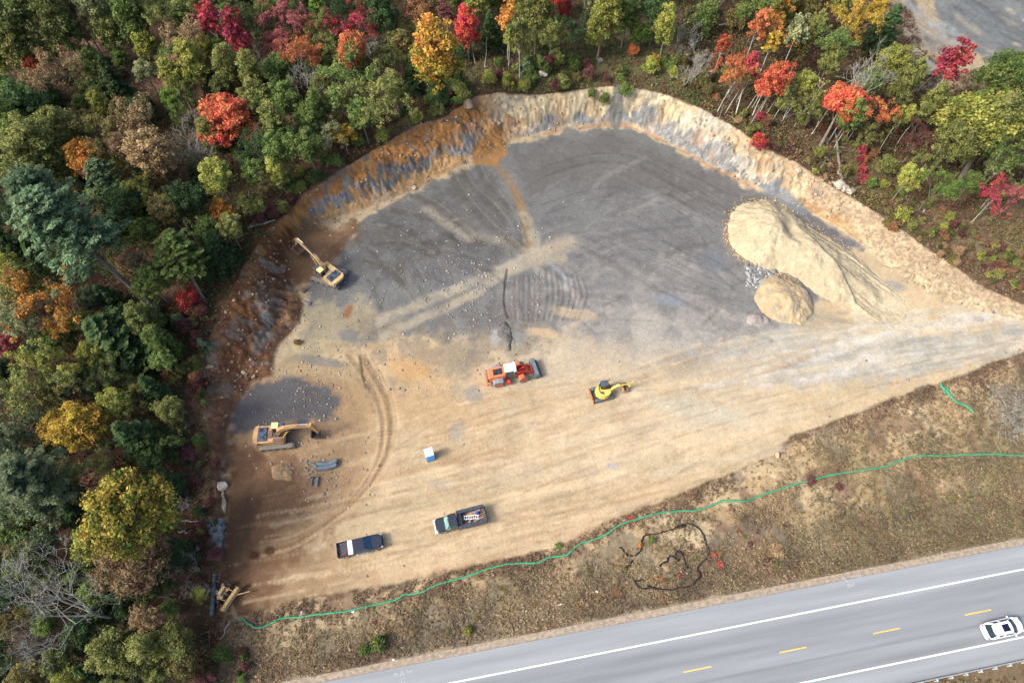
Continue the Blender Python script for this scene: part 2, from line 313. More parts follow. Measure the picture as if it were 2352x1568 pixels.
# wheel tracks across the sandy floor
for k in range(110):
    q = rg.random(); u0 = 560+rg.uniform(-20, 700); vb = 1385-q*330-(u0-560)*.20
    L_ = rg.uniform(180, 760); sl_ = -(.16+q*.1)
    c = rg.choice([S(222, 198, 160), S(182, 154, 120), S(190, 170, 138), S(168, 136, 102)])
    if vb > 1400-(u0-560)*.14: continue
    stroke([(u0, vb), (u0+L_*.5, vb+L_*.5*sl_+rg.uniform(-6, 6)), (u0+L_, vb+L_*sl_-L_*.04)], rg.uniform(.3, .8), c, rg.uniform(.25, .6), soft=.7, seed=160+k % 9, br=.8, cleat=.6 if k % 3 == 0 else 0, per=.6, dep=rg.choice([0, 0, -.03, .02]))
for k in range(60):
    q = rg.random(); u0 = rg.uniform(1100, 1700); vb = rg.uniform(880, 1120)-(u0-1400)*.12
    L_ = rg.uniform(120, 500)
    stroke([(u0, vb), (u0+L_*.5, vb-L_*.09), (u0+L_, vb-L_*.2)], rg.uniform(.4, 1.2), rg.choice([S(220, 200, 166), S(188, 172, 142), S(196, 186, 162)]), rg.uniform(.2, .5), soft=.8, seed=170+k % 9, br=.9)
for k in range(9):    # curved tracks round the parked excavator
    stroke([(790+k*8, 815), (850+k*6, 900), (872+k*5, 980), (860+k*4, 1060), (800+k*3, 1150), (690, 1225+k*3), (600, 1245+k*4)], .45, rg.choice([S(204, 178, 140), S(140, 112, 84), S(160, 130, 98)]), .5, dep=rg.choice([-.05, .03]), cleat=.5 if k % 2 else 0, per=.6, seed=180+k, br=.5)
stroke([(828, 820), (836, 870), (850, 900)], .35, S(96, 80, 66), .8, dep=-.1)
for u0, v0 in ((585, 1275), (620, 1265)): ell(u0, v0, 13, 9, S(84, 56, 42), .8)
for u0, v0, a_, b_, c in [(1090, 905, 24, 18, S(150, 148, 142)), (1050, 990, 20, 24, S(160, 154, 142)), (940, 850, 50, 26, S(196, 160, 110)), (1010, 1110, 30, 12, S(176, 164, 142)), (1250, 765, 45, 12, S(206, 180, 144)),
    (1140, 770, 16, 22, S(176, 176, 172)), (1180, 775, 26, 18, S(132, 136, 136)), (2045, 655, 34, 14, S(150, 150, 150)), (1960, 560, 20, 8, S(120, 124, 128)), (1600, 940, 120, 24, S(196, 192, 170)), (1700, 1080, 90, 14, S(188, 172, 136)), (1215, 1020, 60, 30, S(200, 182, 146)),
    (800, 770, 26, 14, S(120, 122, 124)), (740, 830, 60, 12, S(128, 126, 124)), (1405, 1070, 14, 6, S(172, 172, 176)), (800, 715, 8, 18, S(158, 98, 52)), (1640, 600, 40, 30, S(118, 124, 130)), (1540, 690, 50, 14, S(134, 142, 150)), (1320, 720, 60, 14, S(190, 172, 146))]:
    ell(u0, v0, a_, b_, c, .75, ang=-12, seed=int(u0) % 50+200)
# crisp paired wheel tracks
def pairtrack(pts, col, st=.5, gap=2.1, w=.42, dep=-.035, per=.5):
    for o_ in (-gap/2, gap/2): stroke(pts, w, col, st, dep=dep, cleat=.4, per=.34, soft=.45, br=.9, off=o_, seed=int(pts[0][0]) % 40+220)
for pts in [[(1000, 1290), (1250, 1220), (1500, 1130), (1750, 1020), (2050, 900), (2350, 800)], [(900, 1200), (1150, 1130), (1450, 1020), (1750, 930), (2100, 850), (2352, 790)], [(640, 1340), (800, 1290), (980, 1250), (1250, 1170), (1500, 1090)], [(700, 1200), (850, 1160), (1000, 1130), (1200, 1080)],
    [(900, 1060), (980, 1000), (1100, 940), (1280, 900), (1500, 880)], [(860, 1290), (960, 1240), (1100, 1190), (1300, 1110)], [(1080, 1250), (1200, 1210), (1350, 1180), (1500, 1100), (1600, 1040)], [(1000, 560), (1100, 620), (1180, 700), (1200, 800)], [(1250, 480), (1400, 440), (1560, 470), (1640, 560)], [(1230, 400), (1400, 360), (1560, 420), (1690, 510)],
    [(1330, 600), (1480, 560), (1620, 600), (1700, 660)], [(860, 700), (900, 620), (960, 560), (1060, 500)], [(880, 520), (960, 560), (1060, 600), (1150, 610)], [(760, 830), (800, 930), (810, 1040), (760, 1140), (660, 1210)], [(600, 1300), (700, 1280), (820, 1230)], [(620, 1360), (720, 1340), (860, 1300), (1000, 1270)]]:
    pairtrack(pts, rg.choice([S(150, 134, 110), S(158, 140, 112)]) if pts[0][1] > 700 else S(88, 88, 86), .4)
for k in range(26):
    u0 = rg.uniform(820, 1700); v0 = rg.uniform(900, 1250)-(u0-1100)*.18; L_ = rg.uniform(80, 260)
    pairtrack([(u0, v0), (u0+L_*.5, v0-L_*.10+rg.uniform(-8, 8)), (u0+L_, v0-L_*rg.uniform(.12, .35))], rg.choice([S(176, 156, 126), S(214, 198, 168), S(164, 146, 118)]), .26, per=.4)
# faces of the cut
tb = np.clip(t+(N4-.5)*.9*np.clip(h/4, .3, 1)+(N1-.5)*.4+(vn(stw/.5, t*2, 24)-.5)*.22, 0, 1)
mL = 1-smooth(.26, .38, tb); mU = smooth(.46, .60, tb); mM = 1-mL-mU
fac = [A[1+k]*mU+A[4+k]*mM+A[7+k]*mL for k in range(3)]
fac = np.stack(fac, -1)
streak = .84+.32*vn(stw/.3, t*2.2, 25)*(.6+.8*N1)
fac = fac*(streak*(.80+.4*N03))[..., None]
mixc(fac, S(150, 146, 138), (smooth(.60, .70, fbm(Xn, Yn, 1.6, 28, 4))*.55*np.clip(h/4, 0, 1)).astype(np.float32))
mixc(fac, S(192, 152, 104), (smooth(.56, .66, fbm(Xn+40, Yn, 2.6, 29, 4))*.35*np.clip(h/5, 0, 1)**3).astype(np.float32))
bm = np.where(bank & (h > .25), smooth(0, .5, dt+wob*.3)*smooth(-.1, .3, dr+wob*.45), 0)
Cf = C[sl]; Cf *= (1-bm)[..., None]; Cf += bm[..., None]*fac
# rust-coloured leaves along the far toe, dark strip on the slope, grey outcrops
stroke([(1250, 308), (1330, 295), (1400, 289), (1455, 294), (1520, 322), (1600, 365), (1700, 416), (1780, 452), (1870, 505)], .7, S(150, 104, 80), .5, br=1)
poly([(1407, 217), (1433, 214), (1432, 262), (1420, 272), (1408, 258)], S(120, 122, 120), .3, .3, .95, 3.5)
poly([(1745, 425), (1775, 420), (1860, 480), (1880, 505), (1800, 470)], S(128, 136, 140), .4, .6, .9, .6)
stroke([(1860, 492), (1920, 530), (1980, 568)], 1.2, S(112, 114, 118), .9, z0=.4)
poly([(1080, 350), (1120, 310), (1160, 300), (1165, 345), (1130, 370), (1090, 372)], S(172, 128, 80), .5, .8, .9, 1)
stroke([(880, 352), (960, 318), (1040, 300), (1066, 302)], .9, S(92, 94, 96), .6, z0=2.6, br=.8)
stroke([(720, 470), (790, 420), (850, 385)], .8, S(110, 116, 124), .6, z0=2.8, br=.9)

# verge between the site and the highway
VERGE = [G(*p) for p in [(540, 1412), (540, 1380), (1500, 900), (2520, 760), (3300, 700), (3300, 1700), (380, 1720), (500, 1540), (525, 1450)]]
dv, _, _ = seg_dist(Xn, Yn, VERGE, True); dv = np.where(inside(Xn, Yn, VERGE), dv, -dv)
vm = np.where(out & (nn > 2.4), smooth(-1.5, 1.5, dv+wob*1.5), 0).astype(np.float32)
Cv = C[sl]
mixc(Cv, S(190, 166, 128), vm*smooth(-.1, .8, dr+wob))
nnw = nn+wob*1.2
mixc(Cv, S(156, 136, 104), vm*smooth(1, 4, dr+wob)*smooth(.46, .58, N4)*.7)
mixc(Cv, S(142, 128, 100), vm*(1-smooth(8.5, 12, nnw))*.9)
mixc(Cv, S(122, 108, 90), vm*(1-smooth(4.5, 8, nnw))*.85)
mixc(Cv, S(130, 124, 88), vm*smooth(30, 45, Xn)*(1-smooth(14, 22, nnw))*.8*smooth(.35, .6, N12))
mixc(Cv, S(196, 176, 140), vm*smooth(.54, .62, fbm(Xn, Yn, 5, 61, 5))*smooth(5.5, 9, nnw)*.8)
mixc(Cv, S(124, 96, 80), vm*smooth(.56, .64, fbm(Xn+60, Yn, 4, 62, 5))*.6)
mixc(Cv, S(116, 112, 96), vm*smooth(.55, .63, fbm(Xn, Yn+60, 3.5, 63, 5))*.6)
mixc(Cv, S(168, 152, 128), vm*(1-smooth(3.2, 4.0, nnw*1.0))*.85)
mixc(Cv, S(128, 112, 88), np.where(nn < -9.0, 1.0, 0)*smooth(.3, .6, N4+.15))
poly([(1500, 1200), (1600, 1190), (1640, 1230), (1610, 1270), (1520, 1250)], S(206, 188, 150), 1.5, 2, .8)
# overall tonal grain
fl = np.where(intoe, 1.0, 0).astype(np.float32)
gr = (.84+.32*N4)*(1+(N1-.5)*(.36-.20*fl))*(1+(N03-.5)*(.28-.10*fl))
Cn = C[sl]; Cn *= gr[..., None]
def gz(x, y):
    x = np.asarray(x, float); y = np.asarray(y, float)
    i = np.clip(np.searchsorted(xs, x)-1, 0, len(xs)-2); j = np.clip(np.searchsorted(ys, y)-1, 0, len(ys)-2)
    fx = (x-xs[i])/(xs[i+1]-xs[i]); fy = (y-ys[j])/(ys[j+1]-ys[j])
    return (Hh[j, i]*(1-fx)+Hh[j, i+1]*fx)*(1-fy)+(Hh[j+1, i]*(1-fx)+Hh[j+1, i+1]*fx)*fy
def GT(u, v):                           # photo position on the real terrain
    z_ = 0.0
    for _ in range(12):
        x, y = G(u, v, z_); z_ = .5*z_+.5*float(gz(x, y))
    return (x, y, float(gz(x, y)))

# ------------------------------------------------------------------ materials
MATS = {}
def nodes(m):
    m.use_nodes = True; nt = m.node_tree; return nt, nt.nodes['Principled BSDF']
def mat(name, col, rough=.6, metal=0.0, var=.12, sc=3.0, bump=0.0, bsc=20.0, dust=None, coat=0):
    if name in MATS: return MATS[name]
    m = bpy.data.materials.new(name); nt, b = nodes(m); MATS[name] = m
    b.inputs['Roughness'].default_value = rough; b.inputs['Metallic'].default_value = metal
    tc = nt.nodes.new('ShaderNodeTexCoord'); n = nt.nodes.new('ShaderNodeTexNoise'); n.inputs['Scale'].default_value = sc; n.inputs['Detail'].default_value = 6
    nt.links.new(tc.outputs['Object'], n.inputs['Vector'])
    r = nt.nodes.new('ShaderNodeValToRGB'); nt.links.new(n.outputs['Fac'], r.inputs['Fac'])
    e = r.color_ramp.elements; e[0].position = .35; e[1].position = .65
    c2 = dust or tuple(min(1, x*(1+var)) for x in col)
    e[0].color = tuple(x*(1-var) for x in col)+(1,) if not dust else tuple(col)+(1,); e[1].color = tuple(c2)+(1,)
    nt.links.new(r.outputs['Color'], b.inputs['Base Color'])
    if coat: b.inputs['Coat Weight'].default_value = coat
    if bump:
        n2 = nt.nodes.new('ShaderNodeTexNoise'); n2.inputs['Scale'].default_value = bsc; n2.inputs['Detail'].default_value = 4
        nt.links.new(tc.outputs['Object'], n2.inputs['Vector'])
        bp = nt.nodes.new('ShaderNodeBump'); bp.inputs['Strength'].default_value = bump; bp.inputs['Distance'].default_value = .1
        nt.links.new(n2.outputs['Fac'], bp.inputs['Height']); nt.links.new(bp.outputs[0], b.inputs['Normal'])
    return m
def attrmat(name, attr='Col', rough=.95, nsc=7.0, amt=.35, bump=.5, bdist=.08, speck=True, transl=0):
    m = bpy.data.materials.new(name); nt, b = nodes(m); b.inputs['Roughness'].default_value = rough
    b.inputs['Specular IOR Level'].default_value = .15
    a = nt.nodes.new('ShaderNodeAttribute'); a.attribute_name = attr
    ge = nt.nodes.new('ShaderNodeNewGeometry')
    n = nt.nodes.new('ShaderNodeTexNoise'); n.inputs['Scale'].default_value = nsc; n.inputs['Detail'].default_value = 5; n.inputs['Roughness'].default_value = .7
    nt.links.new(ge.outputs['Position'], n.inputs['Vector'])
    mr = nt.nodes.new('ShaderNodeMapRange'); mr.inputs[1].default_value = .25; mr.inputs[2].default_value = .75; mr.inputs[3].default_value = 1-amt; mr.inputs[4].default_value = 1+amt
    nt.links.new(n.outputs['Fac'], mr.inputs[0])
    mx = nt.nodes.new('ShaderNodeVectorMath'); mx.operation = 'SCALE'
    nt.links.new(a.outputs['Color'], mx.inputs[0]); nt.links.new(mr.outputs[0], mx.inputs['Scale'])
    outc = mx.outputs[0]
    if speck:
        v = nt.nodes.new('ShaderNodeTexVoronoi'); v.inputs['Scale'].default_value = 2.2; nt.links.new(ge.outputs['Position'], v.inputs['Vector'])
        lt = nt.nodes.new('ShaderNodeMath'); lt.operation = 'LESS_THAN'; lt.inputs[1].default_value = .13; nt.links.new(v.outputs['Distance'], lt.inputs[0])
        sx = nt.nodes.new('ShaderNodeSeparateColor'); nt.links.new(v.outputs['Color'], sx.inputs[0])
        gt = nt.nodes.new('ShaderNodeMath'); gt.operation = 'GREATER_THAN'; gt.inputs[1].default_value = .72; nt.links.new(sx.outputs[0], gt.inputs[0])
        mm = nt.nodes.new('ShaderNodeMath'); mm.operation = 'MULTIPLY'; nt.links.new(lt.outputs[0], mm.inputs[0]); nt.links.new(gt.outputs[0], mm.inputs[1])
        m3 = nt.nodes.new('ShaderNodeMath'); m3.operation = 'MULTIPLY_ADD'; m3.inputs[1].default_value = .45; m3.inputs[2].default_value = 1; nt.links.new(mm.outputs[0], m3.inputs[0])
        m4 = nt.nodes.new('ShaderNodeVectorMath'); m4.operation = 'SCALE'; nt.links.new(outc, m4.inputs[0]); nt.links.new(m3.outputs[0], m4.inputs['Scale']); outc = m4.outputs[0]
    nt.links.new(outc, b.inputs['Base Color'])
    if bump:
        bp = nt.nodes.new('ShaderNodeBump'); bp.inputs['Strength'].default_value = bump; bp.inputs['Distance'].default_value = bdist
        nt.links.new(n.outputs['Fac'], bp.inputs['Height']); nt.links.new(bp.outputs[0], b.inputs['Normal'])
    return m
def mesh_np(name, verts, faces, mat_, cols=None, parent=None, smooth_=False, nv=4, attr='Col'):
    """verts (n,3), faces (m,nv) numpy -> object"""
    me = bpy.data.meshes.new(name); n = len(verts); m = len(faces)
    me.vertices.add(n); me.vertices.foreach_set('co', np.asarray(verts, np.float32).ravel())
    me.loops.add(m*nv); me.loops.foreach_set('vertex_index', np.asarray(faces, np.int32).ravel())
    me.polygons.add(m); me.polygons.foreach_set('loop_start', np.arange(0, m*nv, nv, dtype=np.int32))
    if smooth_: me.polygons.foreach_set('use_smooth', np.ones(m, bool))
    me.update(calc_edges=True)
    if cols is not None:
        c = np.asarray(cols, np.float32)
        if c.ndim == 2:
            at = me.attributes.new(attr, 'FLOAT_COLOR', 'POINT')
            at.data.foreach_set('color', np.concatenate([c, np.ones((len(c), 1), np.float32)], 1).ravel())
        else:
            at = me.attributes.new(attr, 'FLOAT', 'POINT'); at.data.foreach_set('value', c)
    for mm in (mat_ if isinstance(mat_, list) else [mat_]): me.materials.append(mm)
    o = bpy.data.objects.new(name, me); COL.objects.link(o)
    if parent: o.parent = parent
    return o
def gridfaces(ny, nx):
    a = np.arange(ny*nx, dtype=np.int32).reshape(ny, nx)
    return np.stack([a[:-1, :-1], a[:-1, 1:], a[1:, 1:], a[1:, :-1]], -1).reshape(-1, 4)
GM = attrmat('soil', amt=.22, nsc=3.6, bump=.55, bdist=.13)
og = mesh_np('ground', np.stack([X, Y, Hh], -1).reshape(-1, 3), gridfaces(*X.shape), GM, C.reshape(-1, 3), smooth_=True)
tag(og, 'quarry floor, banks and woodland ground', kind='structure')

# ------------------------------------------------------------------ highway
def asphalt():
    m = bpy.data.materials.new('asphalt'); nt, b = nodes(m); b.inputs['Roughness'].default_value = .85; b.inputs['Specular IOR Level'].default_value = .2
    tc = nt.nodes.new('ShaderNodeTexCoord'); mp = nt.nodes.new('ShaderNodeMapping'); nt.links.new(tc.outputs['Object'], mp.inputs[0])
    mp.inputs['Scale'].default_value = (.03, .55, 1)
    n = nt.nodes.new('ShaderNodeTexNoise'); n.inputs['Scale'].default_value = 1.6; n.inputs['Detail'].default_value = 7; nt.links.new(mp.outputs[0], n.inputs['Vector'])
    n2 = nt.nodes.new('ShaderNodeTexNoise'); n2.inputs['Scale'].default_value = 9; n2.inputs['Detail'].default_value = 8; nt.links.new(tc.outputs['Object'], n2.inputs['Vector'])
    # wheel paths: worn darker bands at fixed offsets across the lane
    sp = nt.nodes.new('ShaderNodeSeparateXYZ'); nt.links.new(tc.outputs['Object'], sp.inputs[0])
    cr = nt.nodes.new('ShaderNodeValToRGB'); mr = nt.nodes.new('ShaderNodeMapRange'); mr.inputs[1].default_value = -10; mr.inputs[2].default_value = 3
    nt.links.new(sp.outputs[1], mr.inputs[0]); nt.links.new(mr.outputs[0], cr.inputs['Fac'])
    e = cr.color_ramp.elements; f = lambda y: (y+10)/13
    base = (.218, .238, .250); dk = tuple(x*.80 for x in base); md = tuple(x*.92 for x in base); lt = tuple(x*1.04 for x in base)
    e[0].position = 0; e[0].color = lt+(1,); e[1].position = 1; e[1].color = lt+(1,)
    for y, c in [(-7.6, lt), (-6.9, dk), (-6.2, md), (-5.5, md), (-5.25, tuple(x*.72 for x in base)), (-5.0, md), (-4.2, md), (-3.4, md), (-2.8, dk), (-2.1, md), (-1.3, dk), (-.5, md), (.2, lt)]:
        q = e.new(f(y)); q.color = c+(1,)
    ma = nt.nodes.new('ShaderNodeMapRange'); ma.inputs[1].default_value = .3; ma.inputs[2].default_value = .7; ma.inputs[3].default_value = .84; ma.inputs[4].default_value = 1.12
    nt.links.new(n.outputs['Fac'], ma.inputs[0])
    mb = nt.nodes.new('ShaderNodeMapRange'); mb.inputs[1].default_value = .3; mb.inputs[2].default_value = .7; mb.inputs[3].default_value = .88; mb.inputs[4].default_value = 1.10
    nt.links.new(n2.outputs['Fac'], mb.inputs[0])
    k = nt.nodes.new('ShaderNodeMath'); k.operation = 'MULTIPLY'; nt.links.new(ma.outputs[0], k.inputs[0]); nt.links.new(mb.outputs[0], k.inputs[1])
    v = nt.nodes.new('ShaderNodeVectorMath'); v.operation = 'SCALE'; nt.links.new(cr.outputs[0], v.inputs[0]); nt.links.new(k.outputs[0], v.inputs['Scale'])
    nt.links.new(v.outputs[0], b.inputs['Base Color']); return m
def strip(name, s0, s1, n0, n1, zt, m, zb=None, label=None):
    vs = []; step = 4.0; k = max(1, int((s1-s0)/step))
    for i in range(k+1):
        s_ = s0+(s1-s0)*i/k
        for n_ in (n0, n1): vs.append((s_, n_, zt))
    fs = [(2*i, 2*i+2, 2*i+3, 2*i+1) for i in range(k)]
    if zb is not None:
        b0 = len(vs); vs += [(a, b, zb) for a, b, _ in vs[:2*(k+1)]]
        fs += [(b0+2*i, b0+2*i+2, 2*i+2, 2*i) for i in range(k)]+[(2*i+1, 2*i+3, b0+2*i+3, b0+2*i+1) for i in range(k)]
    me = bpy.data.meshes.new(name); me.from_pydata(vs, [], fs); me.materials.append(m); me.update()
    o = bpy.data.objects.new(name, me); COL.objects.link(o); o.location = (RO[0], RO[1], 0); o.rotation_euler = (0, 0, RA)
    return o
road = tag(strip('road', -600, 600, -9.75, 2.83, 0.0, asphalt(), -.35), 'grey two lane highway', kind='structure')
WP = mat('white_road_paint', (.66, .68, .68), .7, var=.12, sc=3); YP = mat('yellow_road_paint', (.72, .42, .07), .6, var=.06)
for n_ in (0, -7.45):
    tag(strip('edge_line', -600, 600, n_-.09, n_+.09, .005, WP), kind='structure')
for i in range(-10, 14):
    tag(strip('centre_dash', -1.1+12.27*i, 2.45+12.27*i, -3.87, -3.74, .005, YP), kind='structure')
tag(strip('road_shoulder', -600, 600, 2.86, 3.7, -.03, mat('gravel_edge', S(170, 156, 136), .95, var=.25, sc=2, bump=.4, bsc=6), -.3), kind='structure')
# survey paint marks on the road shoulder
def textmesh(txt, size, m, name='survey_mark', thick=0.0):
    cu = bpy.data.curves.new('tmp', 'FONT'); cu.body = txt; cu.size = size; cu.extrude = thick; cu.align_x = 'CENTER'; cu.offset = size*.012
    to = bpy.data.objects.new('tmp', cu); COL.objects.link(to)
    dg = bpy.context.evaluated_depsgraph_get(); me = bpy.data.meshes.new_from_object(to.evaluated_get(dg)); bpy.data.objects.remove(to)
    me.materials.clear(); me.materials.append(m); return me
CHALK = mat('survey_paint', (.37, .39, .40), .8, var=.15, sc=6)
def chalk(lines, s_, n_, label):
    vs = []; fs = []
    for (x0, y0), (x1, y1) in lines:
        dx, dy = x1-x0, y1-y0; L = math.hypot(dx, dy)+1e-9; w = .045; px, py = -dy/L*w, dx/L*w
        b = len(vs); vs += [(x0+px, y0+py, .006), (x1+px, y1+py, .006), (x1-px, y1-py, .006), (x0-px, y0-py, .006)]; fs.append((b+3, b+2, b+1, b))
    me = bpy.data.meshes.new('survey_mark'); me.from_pydata(vs, [], fs); me.materials.append(CHALK)
    o = bpy.data.objects.new('survey_mark', me); COL.objects.link(o); p = roadpt(s_, n_); o.location = (p[0], p[1], 0); o.rotation_euler = (0, 0, RA-.1); o.scale = (.66, .66, 1)
    return tag(o, label, 'painted mark')
tri = [((-.35, -.25), (.35, -.25)), ((.35, -.25), (0, .45)), ((0, .45), (-.35, -.25))]
def dig17(x, y, k=.3): return [((x, y), (x, y+k*2)), ((x+k, y+k*2), (x+k*2, y+k*2)), ((x+k*2, y+k*2), (x+k*1.3, y))]
p0 = G(1951, 1346); s0 = (p0[0]-RO[0])*RE[0]+(p0[1]-RO[1])*RE[1]; n0 = (p0[0]-RO[0])*RN[0]+(p0[1]-RO[1])*RN[1]
hatch = lambda x, y, n, k: sum([[((x+i*k, y), (x+i*k+.08, y+.42)), ((x+i*k, y+.42*(i % 2)), (x+i*k+k*.7, y+.42*((i+1) % 2)))] for i in range(n)], [])
chalk([(a, b) for a, b in tri]+dig17(.55, -.2, .26)+[((-.1, .55), (-.75, 1.75)), ((-.75, 1.75), (-.85, 1.3)), ((-.75, 1.75), (-.35, 1.45))]+hatch(.5, 1.35, 7, .36), s0, n0+.1, 'white survey triangle, number 17 and arrow painted on the highway shoulder at right')
p0 = G(924, 1548); s0 = (p0[0]-RO[0])*RE[0]+(p0[1]-RO[1])*RE[1]
chalk(tri+hatch(.7, 0, 4, .3)+hatch(-.4, -1.0, 4, .26)+hatch(-.2, -1.8, 3, .26)+[((-1.4, -.3), (-1.0, -.25)), ((-1.0, -.25), (-1.0, .1)), ((-1.0, .1), (-1.4, .05)), ((-1.4, .05), (-1.4, -.3))], s0, 2.1, 'white survey triangle with scribbled figures painted on the highway shoulder at the bottom left')

# ------------------------------------------------------------------ mesh builder for made objects
class MB:
    def __init__(s): s.v = []; s.f = []; s.m = []; s.p = []
    def add(s, vs, fs, mi=0):
        b = len(s.v); s.p.append((b, len(vs), len(s.f), len(fs))); s.v += [tuple(p) for p in vs]; s.f += [tuple(i+b for i in f) for f in fs]; s.m += [mi]*len(fs); return s
    def box(s, c, d, rz=0, ry=0, rx=0, mi=0, tx=1, ty=1):
        M = Matrix.Translation(c) @ Matrix.Rotation(rz, 4, 'Z') @ Matrix.Rotation(ry, 4, 'Y') @ Matrix.Rotation(rx, 4, 'X')
        x, y, z_ = [q/2 for q in d]
        vs = [M @ Vector(p) for p in [(-x, -y, -z_), (x, -y, -z_), (x, y, -z_), (-x, y, -z_), (-x*tx, -y*ty, z_), (x*tx, -y*ty, z_), (x*tx, y*ty, z_), (-x*tx, y*ty, z_)]]
        return s.add(vs, [(0, 3, 2, 1), (4, 5, 6, 7), (0, 1, 5, 4), (1, 2, 6, 5), (2, 3, 7, 6), (3, 0, 4, 7)], mi)
    def cyl(s, p0, p1, r0, r1=None, n=14, mi=0, caps=True):
        r1 = r0 if r1 is None else r1; p0 = Vector(p0); p1 = Vector(p1); d = (p1-p0).normalized()
        a = d.orthogonal().normalized(); b = d.cross(a); vs = []
        for p, r in ((p0, r0), (p1, r1)):
            for i in range(n): q = 2*math.pi*i/n; vs.append(p+(a*math.cos(q)+b*math.sin(q))*r)
        fs = [(i, (i+1) % n, n+(i+1) % n, n+i) for i in range(n)]
        if caps: fs += [tuple(range(n-1, -1, -1)), tuple(range(n, 2*n))]
        return s.add(vs, fs, mi)
    def lathe(s, c, prof, axis_='Y', n=20, mi=0):
        vs = []
        for (a, r) in prof:
            for i in range(n):
                q = 2*math.pi*i/n; cx, cz = r*math.cos(q), r*math.sin(q)
                vs.append((c[0]+cx, c[1]+a, c[2]+cz) if axis_ == 'Y' else ((c[0]+cx, c[1]+cz, c[2]+a) if axis_ == 'Z' else (c[0]+a, c[1]+cx, c[2]+cz)))
        fs = []
        for k in range(len(prof)-1):
            for i in range(n): fs.append((k*n+i, k*n+(i+1) % n, (k+1)*n+(i+1) % n, (k+1)*n+i))
        fs += [tuple(range(n)), tuple(range((len(prof)-1)*n, len(prof)*n))]
        return s.add(vs, fs, mi)
    def plan(s, outl, z0, z1, k=1.0, mi=0, c=None, z1f=None):
        """extrude a plan outline upward; k shrinks the top about c"""
        n = len(outl); c = c or (sum(p[0] for p in outl)/n, sum(p[1] for p in outl)/n)
        top = [(c[0]+(p[0]-c[0])*k, c[1]+(p[1]-c[1])*k) for p in outl]
        vs = [(p[0], p[1], z0) for p in outl]+[(p[0], p[1], z1 if z1f is None else z1f(p[0])) for p in top]
        return s.add(vs, [tuple(range(n-1, -1, -1)), tuple(range(n, 2*n))]+[(i, (i+1) % n, n+(i+1) % n, n+i) for i in range(n)], mi)
    def fr(s, o0, z0, o1, z1, mi=0):
        n = len(o0); vs = [(p[0], p[1], z0) for p in o0]+[(p[0], p[1], z1) for p in o1]
        return s.add(vs, [tuple(range(n-1, -1, -1)), tuple(range(n, 2*n))]+[(i, (i+1) % n, n+(i+1) % n, n+i) for i in range(n)], mi)
    def side(s, prof, y0, y1, mi=0):
        n = len(prof); vs = [(p[0], y0, p[1]) for p in prof]+[(p[0], y1, p[1]) for p in prof]
        return s.add(vs, [tuple(range(n)), tuple(range(2*n-1, n-1, -1))]+[((i+1) % n, i, n+i, n+(i+1) % n) for i in range(n)], mi)
    def sweep(s, pts, w, mi=0):
        """pts (x,z,thickness) -> box-section arm of width w in the xz plane"""
        vs = []; n = len(pts)
        for i, (x, z_, th) in enumerate(pts):
            a = pts[max(0, i-1)]; b = pts[min(n-1, i+1)]; dx, dz = b[0]-a[0], b[1]-a[1]; L = math.hypot(dx, dz); px, pz = -dz/L*th/2, dx/L*th/2
            vs += [(x+px, -w/2, z_+pz), (x+px, w/2, z_+pz), (x-px, w/2, z_-pz), (x-px, -w/2, z_-pz)]
        fs = [(3, 2, 1, 0), (4*n-4, 4*n-3, 4*n-2, 4*n-1)]
        for i in range(n-1):
            for k in range(4): fs.append((4*i+k, 4*i+(k+1) % 4, 4*i+4+(k+1) % 4, 4*i+4+k))
        return s.add(vs, fs, mi)
    def tube(s, pts, r, n=8, mi=0):
        P = [Vector(p) for p in pts]; vs = []
        for i, p in enumerate(P):
            d = (P[min(len(P)-1, i+1)]-P[max(0, i-1)]).normalized(); a = d.cross(Vector((0, 0, 1)))
            a = a.normalized() if a.length > 1e-3 else Vector((1, 0, 0)); b = a.cross(d); rr = r[i] if isinstance(r, (list, tuple)) else r
            for k in range(n): q = 2*math.pi*k/n; vs.append(p+(a*math.cos(q)+b*math.sin(q))*rr)
        fs = [(i*n+k, i*n+(k+1) % n, (i+1)*n+(k+1) % n, (i+1)*n+k) for i in range(len(P)-1) for k in range(n)]
        fs += [tuple(range(n)), tuple(range((len(P)-1)*n, len(P)*n))[::-1]]
        return s.add(vs, fs, mi)
    def xf(s, M):
        s.v = [tuple(M @ Vector(p)) for p in s.v]; return s
    def build_each(s, name, mats, parent, bevel=.02):
        for vb, nv_, fb, nf in s.p:
            q = MB(); q.add(s.v[vb:vb+nv_], [tuple(i-vb for i in f) for f in s.f[fb:fb+nf]]); q.m = s.m[fb:fb+nf]; q.build(name, mats, parent, bevel)
    def build(s, name, mats, parent=None, bevel=.025, smooth_=False):
        me = bpy.data.meshes.new(name); me.from_pydata(s.v, [], s.f)
        for m in (mats if isinstance(mats, list) else [mats]): me.materials.append(m)
        me.polygons.foreach_set('material_index', s.m)
        if smooth_: me.polygons.foreach_set('use_smooth', [True]*len(me.polygons))
        me.update(); o = bpy.data.objects.new(name, me); COL.objects.link(o)
        import bmesh
        bm = bmesh.new(); bm.from_mesh(me); bmesh.ops.recalc_face_normals(bm, faces=bm.faces); bm.to_mesh(me); bm.free()
        if parent: o.parent = parent
        if bevel:
            b = o.modifiers.new('bevel', 'BEVEL'); b.width = bevel; b.segments = 2; b.limit_method = 'ANGLE'; b.angle_limit = R_(40)
        return o
